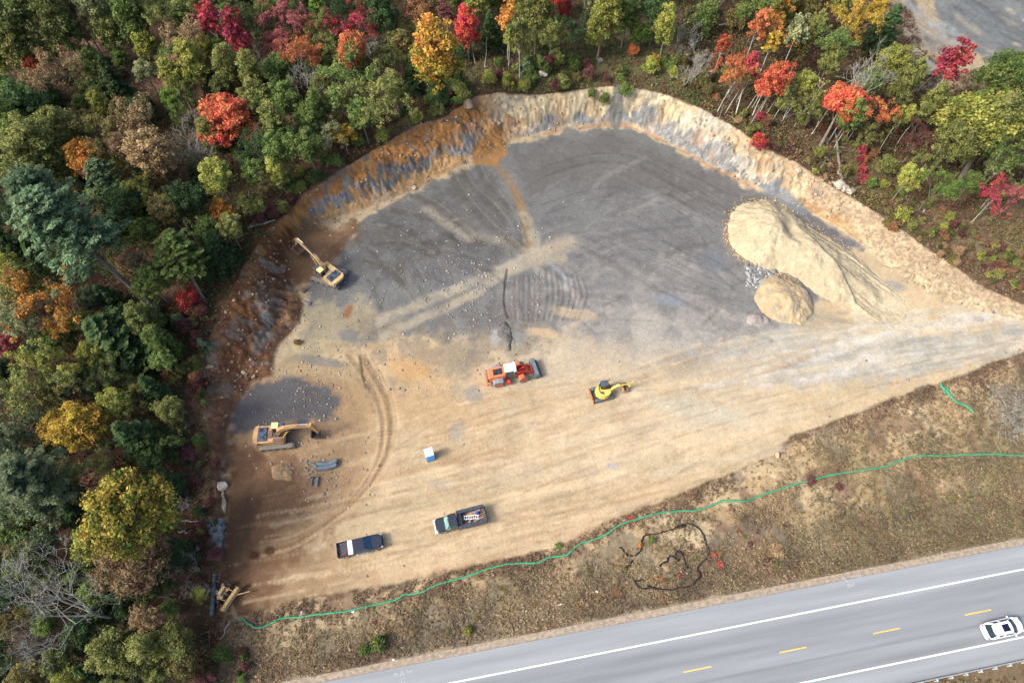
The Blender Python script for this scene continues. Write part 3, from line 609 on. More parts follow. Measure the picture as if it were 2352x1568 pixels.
def rrect(x0, x1, y0, y1, r=.2, n=4, rr=None):
    rr = rr or (r, r, r, r); out_ = []
    for (cx, cy, a0, q) in ((x1, y1, 0, rr[0]), (x0, y1, 90, rr[1]), (x0, y0, 180, rr[2]), (x1, y0, 270, rr[3])):
        sx = -1 if cx == x1 else 1; sy = -1 if cy == y1 else 1
        for i in range(n+1):
            a = R_(a0+90*i/n); out_.append((cx+sx*q+q*math.cos(a), cy+sy*q+q*math.sin(a)))
    return out_
def scl(o, k, c=(0, 0)): return [(c[0]+(p[0]-c[0])*k, c[1]+(p[1]-c[1])*k) for p in o]

YEL = mat('cat_yellow', S(224, 192, 130, .74), .5, var=.14, sc=2.5, dust=S(200, 168, 122, .68)); YEL2 = mat('worn_yellow', S(208, 168, 106, .74), .6, var=.2, sc=2, dust=S(168, 132, 96, .72))
KOM = mat('bright_yellow', S(238, 216, 96, .78), .45, var=.1, sc=2.5, dust=S(214, 194, 110, .72)); BLK = mat('black_paint', (.02, .024, .03), .4, var=.3); DARK = mat('dark_steel', (.045, .045, .05), .6, var=.4)
STEEL = mat('dusty_steel', S(158, 150, 138), .7, var=.2, sc=5); RUB = mat('dusty_rubber', S(142, 144, 136, .55), .85, var=.15, sc=5); GLS = mat('dark_glass', (.012, .03, .04), .12, var=.3); CHR = mat('chrome', (.75, .75, .75), .2, 1.0, var=.05)
ORG = mat('orange_paint', S(238, 112, 62, .8), .5, var=.15, sc=3, dust=S(206, 132, 92, .7)); ORR = mat('faded_red_paint', S(214, 70, 52, .8), .4, var=.2, sc=3); WHT = mat('white_paint', (.78, .80, .82), .4, var=.04); GRYP = mat('grey_paint', S(150, 156, 160), .6, var=.1)
ROOFC = mat('pale_roof', S(214, 222, 224, .72), .5, var=.05); MUD = mat('muddy_steel', S(168, 138, 108), .8, var=.2, sc=4); RED = mat('red_paint', S(170, 60, 50), .5)
HOOD = mat('slate_panel', S(72, 88, 108, .7), .45, var=.3, sc=1.2); BROWNP = mat('brown_panel', S(130, 98, 92), .7, var=.15)

def track(parent, L, w, y, h_, m=STEEL, cleat=.05):
    r = h_/2; prof = []
    for i in range(9): a = R_(-90+180*i/8); prof.append((L/2-r+r*math.cos(a), r+r*math.sin(a)))
    for i in range(9): a = R_(90+180*i/8); prof.append((-L/2+r+r*math.cos(a), r+r*math.sin(a)))
    b = MB().side(prof, y-w/2, y+w/2)
    n = int((L-2*r)/.2)
    for i in range(n+1):
        x = -L/2+r+(L-2*r)*i/n
        b.box((x, y, h_+cleat/2-.005), (.05, w*1.02, cleat)); 
    for sx in (-1, 1):
        for i in range(1, 6):
            a = R_(90-180*i/6); q = r+cleat/2
            b.box((sx*(L/2-r)+sx*q*math.cos(a), y, r+q*math.sin(a)), (cleat, w*1.02, .05), ry=-sx*a)
    o = b.build('track', m, parent, .015)
    hb = MB()
    for i in range(5): hb.cyl((-L/2+r+(L-2*r)*i/4, y-w/2-.03, r), (-L/2+r+(L-2*r)*i/4, y+w/2+.03, r), r*.55, n=12)
    hb.build('rollers', DARK, o, 0)
    return o
def bucket_mesh(w, s_, m, parent, loc, ang, name='bucket', teeth=True):
    prof = [(0, 0), (.35, .12), (.75, .02), (1.0, -.3), (1.02, -.7), (.8, -1.0), (.45, -1.15), (.1, -1.15), (.1, -1.08), (.42, -1.07), (.74, -.93), (.93, -.66), (.91, -.34), (.7, -.08), (.35, .02), (.06, -.08)]
    b = MB().side([(p[0]*s_, p[1]*s_) for p in prof], -w/2, w/2)
    pl = [(0, 0), (.35, .12), (.75, .02), (1.0, -.3), (1.02, -.7), (.8, -1.0), (.45, -1.15), (.1, -1.15), (.18, -.5)]
    for y in (-w/2-.03, w/2): b.side([(p[0]*s_, p[1]*s_) for p in pl], y, y+.03)
    if teeth:
        for i in range(5): b.box((.02*s_, -w/2+w*(i+.5)/5, -1.12*s_), (.24*s_, .09*s_, .07*s_))
    b.xf(Matrix.Translation(loc) @ Matrix.Rotation(ang, 4, 'Y'))
    return b.build(name, m, parent, .01)
def excavator(name, label, at, head, thead, style):
    x, y = at; root = empty(name, (x, y, float(gz(x, y))+.0), 0, label, 'excavator', 'machines parked in the cut')
    P = MATS['cat_yellow'] if style == 'a' else MATS['worn_yellow']
    uc = empty('undercarriage', (0, 0, 0), thead); uc.parent = root
    for s_ in (-1, 1): track(uc, 4.9, .66, s_*1.42, .95)
    MB().box((0, 0, .62), (2.6, 2.0, .5)).cyl((0, 0, .8), (0, 0, 1.15), .7, n=20).build('track_frame', DARK, uc)
    up = empty('upper_structure', (0, 0, 0), head); up.parent = root
    b = MB().plan(rrect(-2.55, 1.35, -1.27, 1.27, .25), 1.12, 1.5).plan(rrect(-2.2, 1.35, -1.27, -.5, .06), 1.5, 2.05).plan(rrect(-2.2, -.45, -.5, 1.27, .06), 1.5, 2.05)
    b.build('body', P, up)
    MB().plan([(-2.2, -1.45), (-2.75, -1.2), (-2.95, -.7), (-2.98, .0), (-2.95, .7), (-2.75, 1.2), (-2.2, 1.45)], 1.15, 2.12, .97, c=(-2.2, 0)).build('counterweight', P, up)
    MB().plan([(-2.4, -1.47), (-2.8, -1.22), (-3.01, -.72), (-3.04, 0), (-3.01, .72), (-2.8, 1.22), (-2.4, 1.47)], 1.22, 1.62).build('counterweight_stripe', BLK, up)
    if style == 'a':
        me = textmesh('CAT', .62, WHT, thick=.01)
        o = bpy.data.objects.new('lettering', me); COL.objects.link(o); o.parent = up
        o.location = (-2.99, .75, 1.63); o.rotation_euler = (R_(52), 0, R_(-78)); o['label'] = 'white letters CAT on the black stripe'
    hp = MB().plan(rrect(-2.3, -1.0, -1.05, 1.05, .1), 2.05, 2.25, .94)
    hp.build('engine_hood', HOOD, up)
    g_ = MB()
    for i in range(5): g_.box((-1.95+i*.09, .55, 2.27), (.05, .5, .03))
    g_.box((-1.6, -.5, 2.29), (.5, .35, .08)).box((-1.35, -.7, 2.30), (.12, .3, .1)); g_.cyl((-1.3, -.15, 2.2), (-1.3, -.15, 2.6), .07)
    g_.build('engine_grille', BLK, up, .01)
    MB().box((.55, -.92, 2.1), (1.3, .55, .14)).build('tool_box', P if style == 'a' else BROWNP, up)
    MB().box((-.55, -.05, 2.07), (.5, 1.2, .05)).build('walkway', BROWNP if style == 'b' else P, up)
    MB().box((.15, -.1, 1.75), (.9, .8, .5)).cyl((.2, -.25, 1.6), (.2, -.25, 2.1), .12).cyl((-.1, .1, 1.8), (.3, .15, 2.05), .06).build('hydraulics', DARK, up)
    cab = MB().fr(rrect(-.25, 1.5, .40, 1.32, .1), 1.5, rrect(-.2, 1.3, .45, 1.28, .12), 2.95).build('cab', GLS, up)
    fr = MB()
    for px, py in ((-.23, .42), (-.23, 1.30), (1.32, .44), (1.32, 1.28), (.55, 1.31)): fr.cyl((px, py, 1.5), (px*.97, py, 2.95), .05, n=6)
    fr.build_each('pillar', P, cab, 0)
    MB().plan(rrect(-.28, .70, .40, 1.33, .12), 2.96, 3.06, .96).build('cab_roof', mat('cab_roof_cream', S(240, 214, 150, .8), .5, var=.04), cab)
    MB().plan(rrect(.74, 1.36, .45, 1.30, .1), 2.95, 3.0, .96).build('roof_hatch', HOOD, cab)
    hr = MB().tube([(-1.9, 1.36, 2.05), (-1.9, 1.36, 2.6), (-.4, 1.38, 2.6), (-.4, 1.38, 2.05)], .03, 6).tube([(.2, -1.34, 2.1), (.2, -1.34, 2.6), (1.1, -1.34, 2.6), (1.1, -1.34, 2.1)], .03, 6)
    hr.build_each('handrail', BLK, up, 0)
    # boom, stick, bucket
    if style == 'a':
        bp = [(.35, 1.75, .45), (1.0, 3.0, .62), (1.9, 3.95, .72), (3.2, 4.55, .6), (5.7, 5.0, .42)]; tip = (5.7, 5.0); end = (7.2, 2.5); bk = (7.4, 2.4); ba = R_(75)
    else:
        bp = [(.35, 1.75, .45), (.9, 3.2, .62), (1.7, 4.0, .72), (3.2, 4.4, .6), (5.7, 4.5, .42)]; tip = (5.7, 4.5); end = (6.0, 1.9); bk = (6.0, 1.7); ba = R_(70)
    bo = MB().sweep(bp, .45).build('boom', P, up)
    cy = MB()
    for s_ in (-1, 1): cy.cyl((1.2, s_*.38, 1.7), (2.2, s_*.38, 3.55), .11, n=10, mi=0); cy.cyl((1.7, s_*.38, 2.6), (2.7, s_*.38, 3.95), .06, n=8, mi=1)
    cy.build('boom_cylinder', [P, CHR], bo, 0)
    a0 = bp[2]; MB().cyl((a0[0]+.3, 0, a0[1]+.65), (a0[0]+2.3, 0, bp[4][1]+.55), .13, n=12, mi=0).cyl((a0[0]+2.2, 0, bp[4][1]+.54), (tip[0]-.3, 0, tip[1]+.52), .07, n=10, mi=1).build('stick_cylinder', [BLK if style == 'a' else P, CHR], bo, 0)
    ho = MB()
    for s_ in (-.12, .12): ho.tube([(.5, s_, 2.3), (1.0, s_, 3.5), (2.0, s_, 4.45), (3.4, s_, 4.95), (5.2, s_, tip[1]+.25)], .03, 5)
    ho.build('hose', BLK, bo, 0)
    dx, dz = end[0]-tip[0], end[1]-tip[1]; L = math.hypot(dx, dz)
    stk = MB().sweep([(tip[0]-dx/L*.75+.1, tip[1]-dz/L*.6, .3), (tip[0], tip[1], .62), (tip[0]+dx*.4, tip[1]+dz*.4, .45), (end[0], end[1], .28)], .36).build('stick', P, up)
    MB().cyl((tip[0]+.35, 0, tip[1]+.1), (end[0]+.35, 0, end[1]+.7), .09, n=10, mi=0).cyl((end[0]+.35, 0, end[1]+.7), (end[0]+.3, 0, end[1]+.1), .05, n=8, mi=1).build('bucket_cylinder', [P, CHR], stk, 0)
    bucket_mesh(1.45 if style == 'a' else 1.0, 1.35 if style == 'a' else 1.0, MUD if style == 'a' else DARK, up, (bk[0]-.1, 0, bk[1]), ba)
    return root
pa = G(757, 637); excavator('excavator', 'cream yellow excavator digging at the foot of the rusty orange bank, CAT on its counterweight', pa, R_(139), R_(160), 'a')
pb = G(641, 1008); excavator('excavator', 'worn yellow excavator parked beside the dark gravel pad at left', pb, R_(3), R_(6), 'b')

# mini excavator
def mini(at, head, thead):
    x, y = at; root = empty('compact_excavator', (x, y, float(gz(x, y))), 0, 'bright yellow compact excavator with black cab and rusty blade', 'excavator', 'machines parked in the cut')
    uc = empty('undercarriage', (0, 0, 0), thead); uc.parent = root
    DT = mat('dark_track', (.10, .11, .115), .7, var=.4, sc=8)
    for s_ in (-1, 1): track(uc, 2.9, .45, s_*.95, .62, DT, .06)
    MB().box((0, 0, .45), (1.5, 1.5, .3)).cyl((0, 0, .5), (0, 0, .75), .5).build('track_frame', DARK, uc)
    bl = MB().box((-1.75, 0, .32), (.1, 2.45, .5), ry=-.15).box((-1.73, 0, .60), (.16, 2.45, .07))
    bl.build('blade', mat('rusty_orange', S(186, 122, 84), .8, var=.25, sc=3), uc)
    ba = MB()
    for s_ in (-.45, .45): ba.box((-1.2, s_, .38), (1.0, .14, .14))
    ba.cyl((-1.6, 0, .5), (-.8, 0, .55), .07).build_each('blade_arm', DARK, uc)
    up = empty('upper_structure', (0, 0, 0), head); up.parent = root
    circ = [(1.15*math.cos(R_(a)), 1.12*math.sin(R_(a))) for a in range(100, 340, 15)]
    outl = circ+[(1.15, -.35), (1.1, .05), (.2, .05), (-.2, .35), (-.2, 1.1)]
    MB().plan(outl, .75, 1.45, .96).build('body', KOM, up, .06)
    MB().plan([(1.12, -.35), (1.12, -.1), (.3, -.1), (.1, -.4), (-.1, -1.06), (.5, -1.02), (.95, -.72)], 1.42, 1.62, .9).build('side_cover', KOM, up, .08)
    MB().plan([(1.13*math.cos(R_(a)), 1.1*math.sin(R_(a))) for a in range(110, 300, 10)]+[(-.1, -.75), (-.55, -.45), (-.62, .3), (-.45, .8)], 1.40, 1.68, .95).build('counterweight', KOM, up, .08)
    MB().box((-.25, -.42, 1.52), (.4, .34, .16)).build('filler_cap', HOOD, up)
    MB().box((-.35, .86, 1.72), (.25, .2, .05)).build('exhaust', BLK, up)
    MB().box((.45, .1, 1.0), (.9, .5, .7)).cyl((.3, .0, 1.2), (.8, .0, 1.4), .08).build('hydraulics', DARK, up)
    cab = MB().fr(rrect(-.3, 1.05, .12, 1.08, .12), .95, rrect(-.28, .85, .16, 1.04, .14), 2.5).build('cab', mat('cab_black', (.012, .018, .022), .3, var=.3), up)
    MB().plan(rrect(-.3, .42, .14, 1.06, .1), 2.51, 2.58, .96).build('cab_roof', mat('slate_roof', S(76, 96, 118, .7), .5, var=.1), cab)
    gr = MB()
    for i in range(6): gr.box((.48+i*.07, .6, 2.55), (.02, .8, .04))
    gr.build('roof_guard', STEEL, cab, 0)
    MB().box((1.2, 1.2, 2.0), (.08, .16, .25)).cyl((1.0, 1.05, 1.9), (1.2, 1.2, 1.9), .02).build('mirror', BLK, cab, 0)
    bo = MB().sweep([(1.1, .95, .3), (1.5, 1.9, .42), (2.1, 2.4, .45), (3.0, 2.5, .36), (4.1, 2.4, .26)], .3).xf(Matrix.Translation((0, -.12, 0))).build('boom', KOM, up)
    MB().cyl((1.4, -.12, 1.0), (2.2, -.12, 2.15), .08, n=10).cyl((2.2, -.12, 2.85), (3.2, -.12, 2.8), .08, n=10).cyl((3.2, -.12, 2.8), (4.1, -.12, 2.75), .04, mi=1, n=8).build('cylinder', [DARK, CHR], bo, 0)
    stk = MB().sweep([(4.3, 2.75, .2), (4.15, 2.4, .4), (4.0, 1.7, .3), (3.7, .95, .18)], .24).xf(Matrix.Translation((0, -.12, 0))).build('stick', KOM, up)
    MB().box((3.75, -.12, 1.15), (.5, .26, .3), ry=.4).build('bucket_link', DARK, stk)
    bucket_mesh(.85, .72, mat('sandy_steel', S(196, 150, 112), .7, var=.2, sc=4), up, (3.75, -.12, .85), R_(120))
    return root
mini(G(1383, 905), R_(12), R_(15))
# wheel loader
def tyre(parent, c, r, w, rubber, rimm, name='wheel'):
    o = empty(name, c); o.parent = parent
    b = MB().lathe((0, 0, 0), [(-w/2, r*.62), (-w/2, r*.9), (-w/2+.06*r/.5, r), (w/2-.06*r/.5, r), (w/2, r*.9), (w/2, r*.62)], n=24)
    if r > .6:
        for i in range(18):
            a = 2*math.pi*i/18; b.box((r*1.0*math.cos(a), 0, r*math.sin(a)), (.06, w*.9, .12), ry=-a)
    b.build('tyre', rubber, o, 0)
    MB().lathe((0, 0, 0), [(-w/2-.012, r*.30), (-w/2-.012, r*.58), (-w/2+.02, r*.62), (w/2-.02, r*.62), (w/2+.012, r*.58), (w/2+.012, r*.30)], n=18).build('rim', rimm, o, 0)
    return o
def loader(at, head):
    x, y = at; root = empty('wheel_loader', (x, y, float(gz(x, y))), head, 'orange wheel loader with pale cab roof and grey bucket', 'wheel loader', 'machines parked in the cut')
    b = MB().box((-1.95, 0, 1.15), (2.5, 1.3, .6)).side([(-3.35, 1.3), (-3.4, 2.0), (-3.0, 2.35), (-.75, 2.55), (-.75, 1.3)], -.78, .78)
    b.build('engine_cover', ORG, root)
    hp = MB().box((-1.75, 0, 2.49), (1.35, .95, .05), ry=-.09).cyl((-2.25, -.25, 2.4), (-2.25, -.25, 2.95), .1).box((-1.3, .3, 2.56), (.2, .2, .1)).cyl((-1.9, .2, 2.4), (-1.9, .2, 2.65), .08)
    hp.build('engine_grille', BLK, root, .01)
    MB().side([(-3.36, 1.1), (-3.42, 2.05), (-3.2, 2.22), (-3.2, 1.1)], -.82, .82).build('radiator_grille', HOOD, root)
    MB().box((-3.3, 0, .85), (.55, 2.3, .5)).build('rear_counterweight', ORG, root)
    for s_ in (-1, 1):
        MB().side([(-2.65, 1.35), (-2.4, 1.75), (-1.75, 1.82), (-1.1, 1.75), (-.8, 1.2), (-.9, 1.2), (-1.15, 1.65), (-1.75, 1.72), (-2.35, 1.65), (-2.55, 1.35)], s_*1.12-.38, s_*1.12+.38).build('rear_fender', GRYP, root)
        tyre(root, (-1.75, s_*1.12, .74), .74, .6, RUB, ORR)
        MB().box((-.45, s_*1.15, .85), (.7, .5, .75)).build('step', ORR, root)
    cab = MB().fr(rrect(-.75, .72, -.72, .72, .1), 1.35, rrect(-.62, .6, -.62, .62, .12), 3.15).build('cab', mat('green_glass', (.03, .06, .06), .12, var=.3), root)
    fr = MB()
    for px, py in ((-.72, -.7), (-.72, .7), (.66, -.68), (.66, .68)): fr.cyl((px, py, 1.35), (px*.85, py*.9, 3.15), .06, n=6)
    fr.build_each('pillar', GRYP, cab, 0)
    MB().plan([(-.8, -.68), (.55, -.68), (.62, -.86), (.92, -.84), (1.0, 0), (.92, .84), (.62, .86), (.55, .68), (-.8, .68)], 3.16, 3.3, .97).build('cab_roof', ROOFC, cab)
    m_ = MB()
    for s_ in (-1, 1): m_.cyl((.75, s_*.8, 2.6), (1.0, s_*1.25, 2.5), .025, n=6).box((1.02, s_*1.3, 2.45), (.1, .2, .3))
    m_.build('mirror', BLK, root, 0)
    fm = empty('front_frame', (.75, 0, 0), R_(7)); fm.parent = root
    MB().box((.85, 0, 1.0), (1.7, .95, .7)).side([(.2, 1.3), (.2, 2.15), (.55, 2.3), (.95, 1.4)], -.5, -.36).side([(.2, 1.3), (.2, 2.15), (.55, 2.3), (.95, 1.4)], .36, .5).build('frame', ORR, fm)
    for s_ in (-1, 1):
        MB().side([(.35, 1.35), (.6, 1.68), (1.15, 1.72), (1.15, 1.62), (.65, 1.58), (.45, 1.3)], s_*1.1-.35, s_*1.1+.35).build('front_fender', ORG, fm)
        tyre(fm, (1.1, s_*1.12, .74), .74, .6, RUB, ORR)
        a = MB().sweep([(.35, 2.15, .3), (1.3, 1.95, .34), (2.1, 1.3, .34), (2.65, .55, .26)], .16); a.xf(Matrix.Translation((0, s_*.52, 0))); a.build('lift_arm', ORR, fm)
        MB().cyl((.7, s_*.3, 1.1), (1.8, s_*.42, 1.45), .09, n=8).build('lift_cylinder', ORG, fm, 0)
    MB().box((1.75, 0, 1.5), (.3, 1.0, .25)).build('cross_tube', ORR, fm)
    MB().sweep([(1.3, 2.35, .2), (1.75, 1.75, .34), (2.3, 1.1, .2)], .2).build('tilt_lever', ORR, fm)
    MB().cyl((.5, 0, 1.85), (1.35, 0, 2.3), .1, n=8).build('tilt_cylinder', ORR, fm, 0)
    MB().box((2.6, 0, .85), (.12, 1.3, .8)).build('coupler', ORR, fm)
    GB = mat('worn_grey_steel', S(104, 116, 128), .55, var=.25, sc=2)
    prof = [(2.72, .25), (2.78, .95), (3.05, 1.35), (3.4, 1.42), (3.42, 1.36), (3.1, 1.28), (2.88, .9), (2.86, .34), (3.1, .14), (3.95, .06), (3.95, .0), (3.0, .02)]
    bk = MB().side(prof, -1.4, 1.4)
    pl = [(2.72, .25), (2.78, .95), (3.05, 1.35), (3.4, 1.42), (3.55, .8), (3.95, .08), (3.95, .0), (3.0, .02)]
    for s_ in (-1.43, 1.4): bk.side(pl, s_, s_+.03)
    bk.build('bucket', GB, fm)
    return root
loader(G(1170, 866), R_(10.5))

# ------------------------------------------------------------------ pickups and the car on the highway
def wheels(root, xs_, yw, r, w=.26, rimm=None):
    for x_ in xs_:
        for s_ in (-1, 1): tyre(root, (x_, s_*yw, r), r, w, mat('tyre_rubber', (.03, .03, .03), .8), rimm or CHR)
NAVY = mat('navy_car_paint', (.010, .014, .028), .22, var=.2, coat=.6); BED = mat('bed_liner', (.035, .042, .055), .7, var=.4, sc=4); GLB = mat('blue_glass', (.01, .05, .10), .08, var=.2); GLG = mat('pale_green_glass', (.16, .30, .26), .15, var=.5, sc=4)
def pickup_a(at, head):
    x, y = at; root = empty('pickup_truck', (x, y, float(gz(x, y))+.02), head, 'black crew cab pickup with a white toolbox across its bed', 'pickup truck', 'pickups parked on the sand')
    o = rrect(-2.95, 2.95, -.98, .98, .3, 5, (.55, .15, .15, .55))
    b = MB().plan(o, .45, .80)
    b.plan(rrect(-.85, 2.93, -.97, .97, .3, 5, (.55, .08, .08, .55)), .80, 1.12, .985, c=(.6, 0))
    # open bed walls
    b.box((-1.87, .93, .98), (2.05, .1, .38)).box((-1.87, -.93, .98), (2.05, .1, .38)).box((-.87, 0, .98), (.08, 1.8, .38))
    b.build('body', NAVY, root, .05)
    MB().box((-2.92, 0, .97), (.08, 1.86, .42)).build('tailgate', NAVY, root)
    MB().box((-1.88, 0, .82), (2.0, 1.76, .04)).build('bed_floor', BED, root, 0)
    MB().plan([(1.5, -.86), (2.55, -.80), (2.85, -.45), (2.9, 0), (2.85, .45), (2.55, .80), (1.5, .86)], 1.12, 1.19, .95).box((1.85, .25, 1.22), (.35, .2, .04)).box((1.85, -.25, 1.22), (.35, .2, .04)).build('hood', NAVY, root, .03)
    cab = MB().fr(rrect(-.85, 1.72, -.93, .93, .12), 1.12, rrect(-.66, .72, -.72, .72, .12), 1.88).build('cab_glass', GLB, root, .02)
    MB().plan(rrect(-.74, .74, -.76, .76, .16), 1.87, 1.93, .97).build('roof', NAVY, cab, .02)
    rb = MB()
    for i in range(5): rb.box((0, -.5+i*.25, 1.935), (1.2, .03, .02))
    rb.build('roof_ribs', NAVY, cab, 0)
    p_ = MB()
    for s_ in (-1, 1):
        p_.cyl((1.66, s_*.88, 1.12), (.74, s_*.70, 1.88), .05, n=6).cyl((-.8, s_*.9, 1.12), (-.68, s_*.72, 1.88), .06, n=6).cyl((.1, s_*.93, 1.12), (.1, s_*.73, 1.88), .04, n=6)
    p_.build_each('pillar', NAVY, cab, 0)
    MB().box((-1.2, 0, 1.22), (.6, 1.84, .12)).box((-1.2, 0, 1.02), (.55, 1.7, .3)).build('toolbox', WHT, root)
    MB().plan([(2.7, -.95), (2.98, -.6), (3.04, 0), (2.98, .6), (2.7, .95)], .48, .78).build('front_bumper', BLK, root)
    for s_ in (-1, 1):
        MB().box((2.78, s_*.74, .9), (.2, .3, .2), rz=-s_*.5).build('headlight', mat('lamp_lens', (.7, .72, .75), .2), root)
        MB().cyl((1.2, s_*.95, 1.2), (1.1, s_*1.12, 1.25), .03, n=6).box((1.1, s_*1.17, 1.27), (.1, .18, .22)).build('mirror', BLK, root, 0)
        MB().box((.35, s_*1.03, .45), (1.9, .12, .05)).build('running_board', CHR, root)
    wheels(root, (-1.9, 1.95), .88, .42)
    return root
pk = pickup_a(G(830, 1256), R_(13.6))
def in_bed(name, b, mats, root, label, cat):
    o = b.build(name, mats, None, .01); o.location = root.location; o.rotation_euler = root.rotation_euler; return tag(o, label, cat)
in_bed('tool_roll', MB().box((-2.2, -.6, .90), (.8, .12, .1), rz=.3).box((-2.0, -.45, .9), (.5, .08, .08), rz=.7), RED, pk, 'red long-handled tool lying in the bed of the pickup with the white toolbox', 'tool')
for k_, x_ in enumerate((-2.35, -2.05, -1.78)): in_bed('paint_can', MB().cyl((x_, .72, .84), (x_, .72, 1.05), .12).cyl((x_, .72, 1.05), (x_, .72, 1.07), .10), mat('can_metal', (.12, .12, .11), .5, .5), pk, ['rear', 'middle', 'front'][k_]+' of three dark cans beside the bed wall of the pickup with the white toolbox', 'can')
def pickup_b(at, head):
    x, y = at; root = empty('utility_truck', (x, y, float(gz(x, y))+.02), head, 'black single cab utility truck with long side boxes and a loaded bed', 'pickup truck', 'pickups parked on the sand')
    b = MB().plan(rrect(.5, 3.35, -.98, .98, .3, 5, (.5, .1, .1, .5)), .5, 1.15, .985, c=(1.9, 0)).box((-1.4, 0, .68), (4.0, .9, .3))
    b.build('body', NAVY, root, .05)
    MB().plan([(2.05, -.85), (3.0, -.8), (3.28, -.45), (3.33, 0), (3.28, .45), (3.0, .8), (2.05, .85)], 1.15, 1.24, .95).build('hood', mat('dark_hood', (.02, .026, .036), .3, var=.3, coat=.4), root, .03)
    cab = MB().fr(rrect(.45, 2.12, -.93, .93, .12), 1.15, rrect(.55, 1.52, -.76, .76, .12), 1.95).build('cab_glass', GLG, root, .02)
    MB().plan(rrect(.40, 1.56, -.82, .82, .14), 1.94, 2.01, .97).build('roof', mat('dark_roof', (.018, .024, .034), .3, var=.3, coat=.4), cab, .02)
    p_ = MB()
    for s_ in (-1, 1): p_.cyl((2.08, s_*.88, 1.15), (1.52, s_*.72, 1.95), .05, n=6); p_.box((.95, s_*.90, 1.45), (1.0, .05, .6)); p_.cyl((.5, s_*.9, 1.15), (.5, s_*.8, 1.95), .08, n=6)
    p_.build_each('pillar', NAVY, cab, 0)
    MB().box((3.42, 0, .68), (.16, 1.95, .34)).box((3.36, 0, .95), (.1, 1.7, .25)).build('front_bumper', mat('pale_bumper', (.62, .64, .66), .3, .6, var=.1), root)
    for s_ in (-1, 1):
        MB().box((-1.55, s_*1.0, 1.12), (3.75, .46, .72)).build('side_box', mat('side_box_steel', (.035, .045, .06), .45, var=.35, sc=3), root)
        MB().box((3.2, s_*.78, .95), (.2, .25, .2)).build('headlight', MATS['lamp_lens'], root)
        MB().cyl((1.8, s_*.95, 1.3), (1.85, s_*1.2, 1.35), .03, n=6).box((1.85, s_*1.28, 1.38), (.1, .16, .3)).build('mirror', BLK, root, 0)
    MB().box((-1.55, 0, .85), (3.7, 1.6, .05)).build('bed_floor', mat('worn_bed', S(120, 104, 92), .8, var=.35, sc=3), root, 0)
    MB().box((-3.42, 0, 1.0), (.08, 1.6, .4)).build('tailgate', BED, root)
    MB().box((-3.46, 0, .55), (.15, 2.2, .16)).box((-3.36, -1.18, 1.48), (.18, .1, .04)).build('rear_bumper', mat('rusty_bumper', S(150, 88, 66), .7, var=.3), root)
    MB().box((.05, 0, 1.3), (.55, 1.5, .45)).build('toolbox', mat('black_toolbox', (.025, .03, .035), .4, var=.3), root)
    wheels(root, (-2.2, 2.25), .86, .42)
    return root
pu = pickup_b(G(1058, 1198), R_(194.5))
lad = MB()
for s_ in (-.22, .22): lad.box((0, s_, 0), (2.1, .06, .05))
for i in range(7): lad.box((-.9+i*.3, 0, 0), (.05, .44, .04))
lad.xf(Matrix.Translation((-1.5, .05, 1.22)) @ Matrix.Rotation(-.2, 4, 'Z') @ Matrix.Rotation(.08, 4, 'Y'))
in_bed('ladder', lad, WHT, pu, 'white stepladder lying in the bed of the utility truck', 'ladder')
in_bed('water_cooler', MB().cyl((-2.4, -.35, .9), (-2.4, -.35, 1.35), .2, .18).cyl((-2.4, -.35, 1.35), (-2.4, -.35, 1.4), .12), mat('blue_plastic', (.02, .05, .45), .4), pu, 'round blue cooler in the bed of the utility truck', 'cooler')
in_bed('plastic_jug', MB().cyl((-.75, .2, .88), (-.75, .2, 1.1), .15, .12), MATS['blue_plastic'], pu, 'small blue jug behind the toolbox of the utility truck', 'jug')
wd = MB()
for i, (xx, yy, a, L) in enumerate([(-1.9, -.5, .1, 2.0), (-2.0, -.62, .12, 1.8), (-1.6, -.3, -.1, 1.5), (-2.4, .5, .2, 1.4), (-1.2, .5, .9, .8)]): wd.box((xx, yy, .93+i*.05), (L, .14, .05), rz=a)
in_bed('timber_boards', wd, mat('raw_timber', S(190, 160, 136), .8, var=.2, sc=3), pu, 'loose pinkish timber boards heaped in the bed of the utility truck', 'boards')

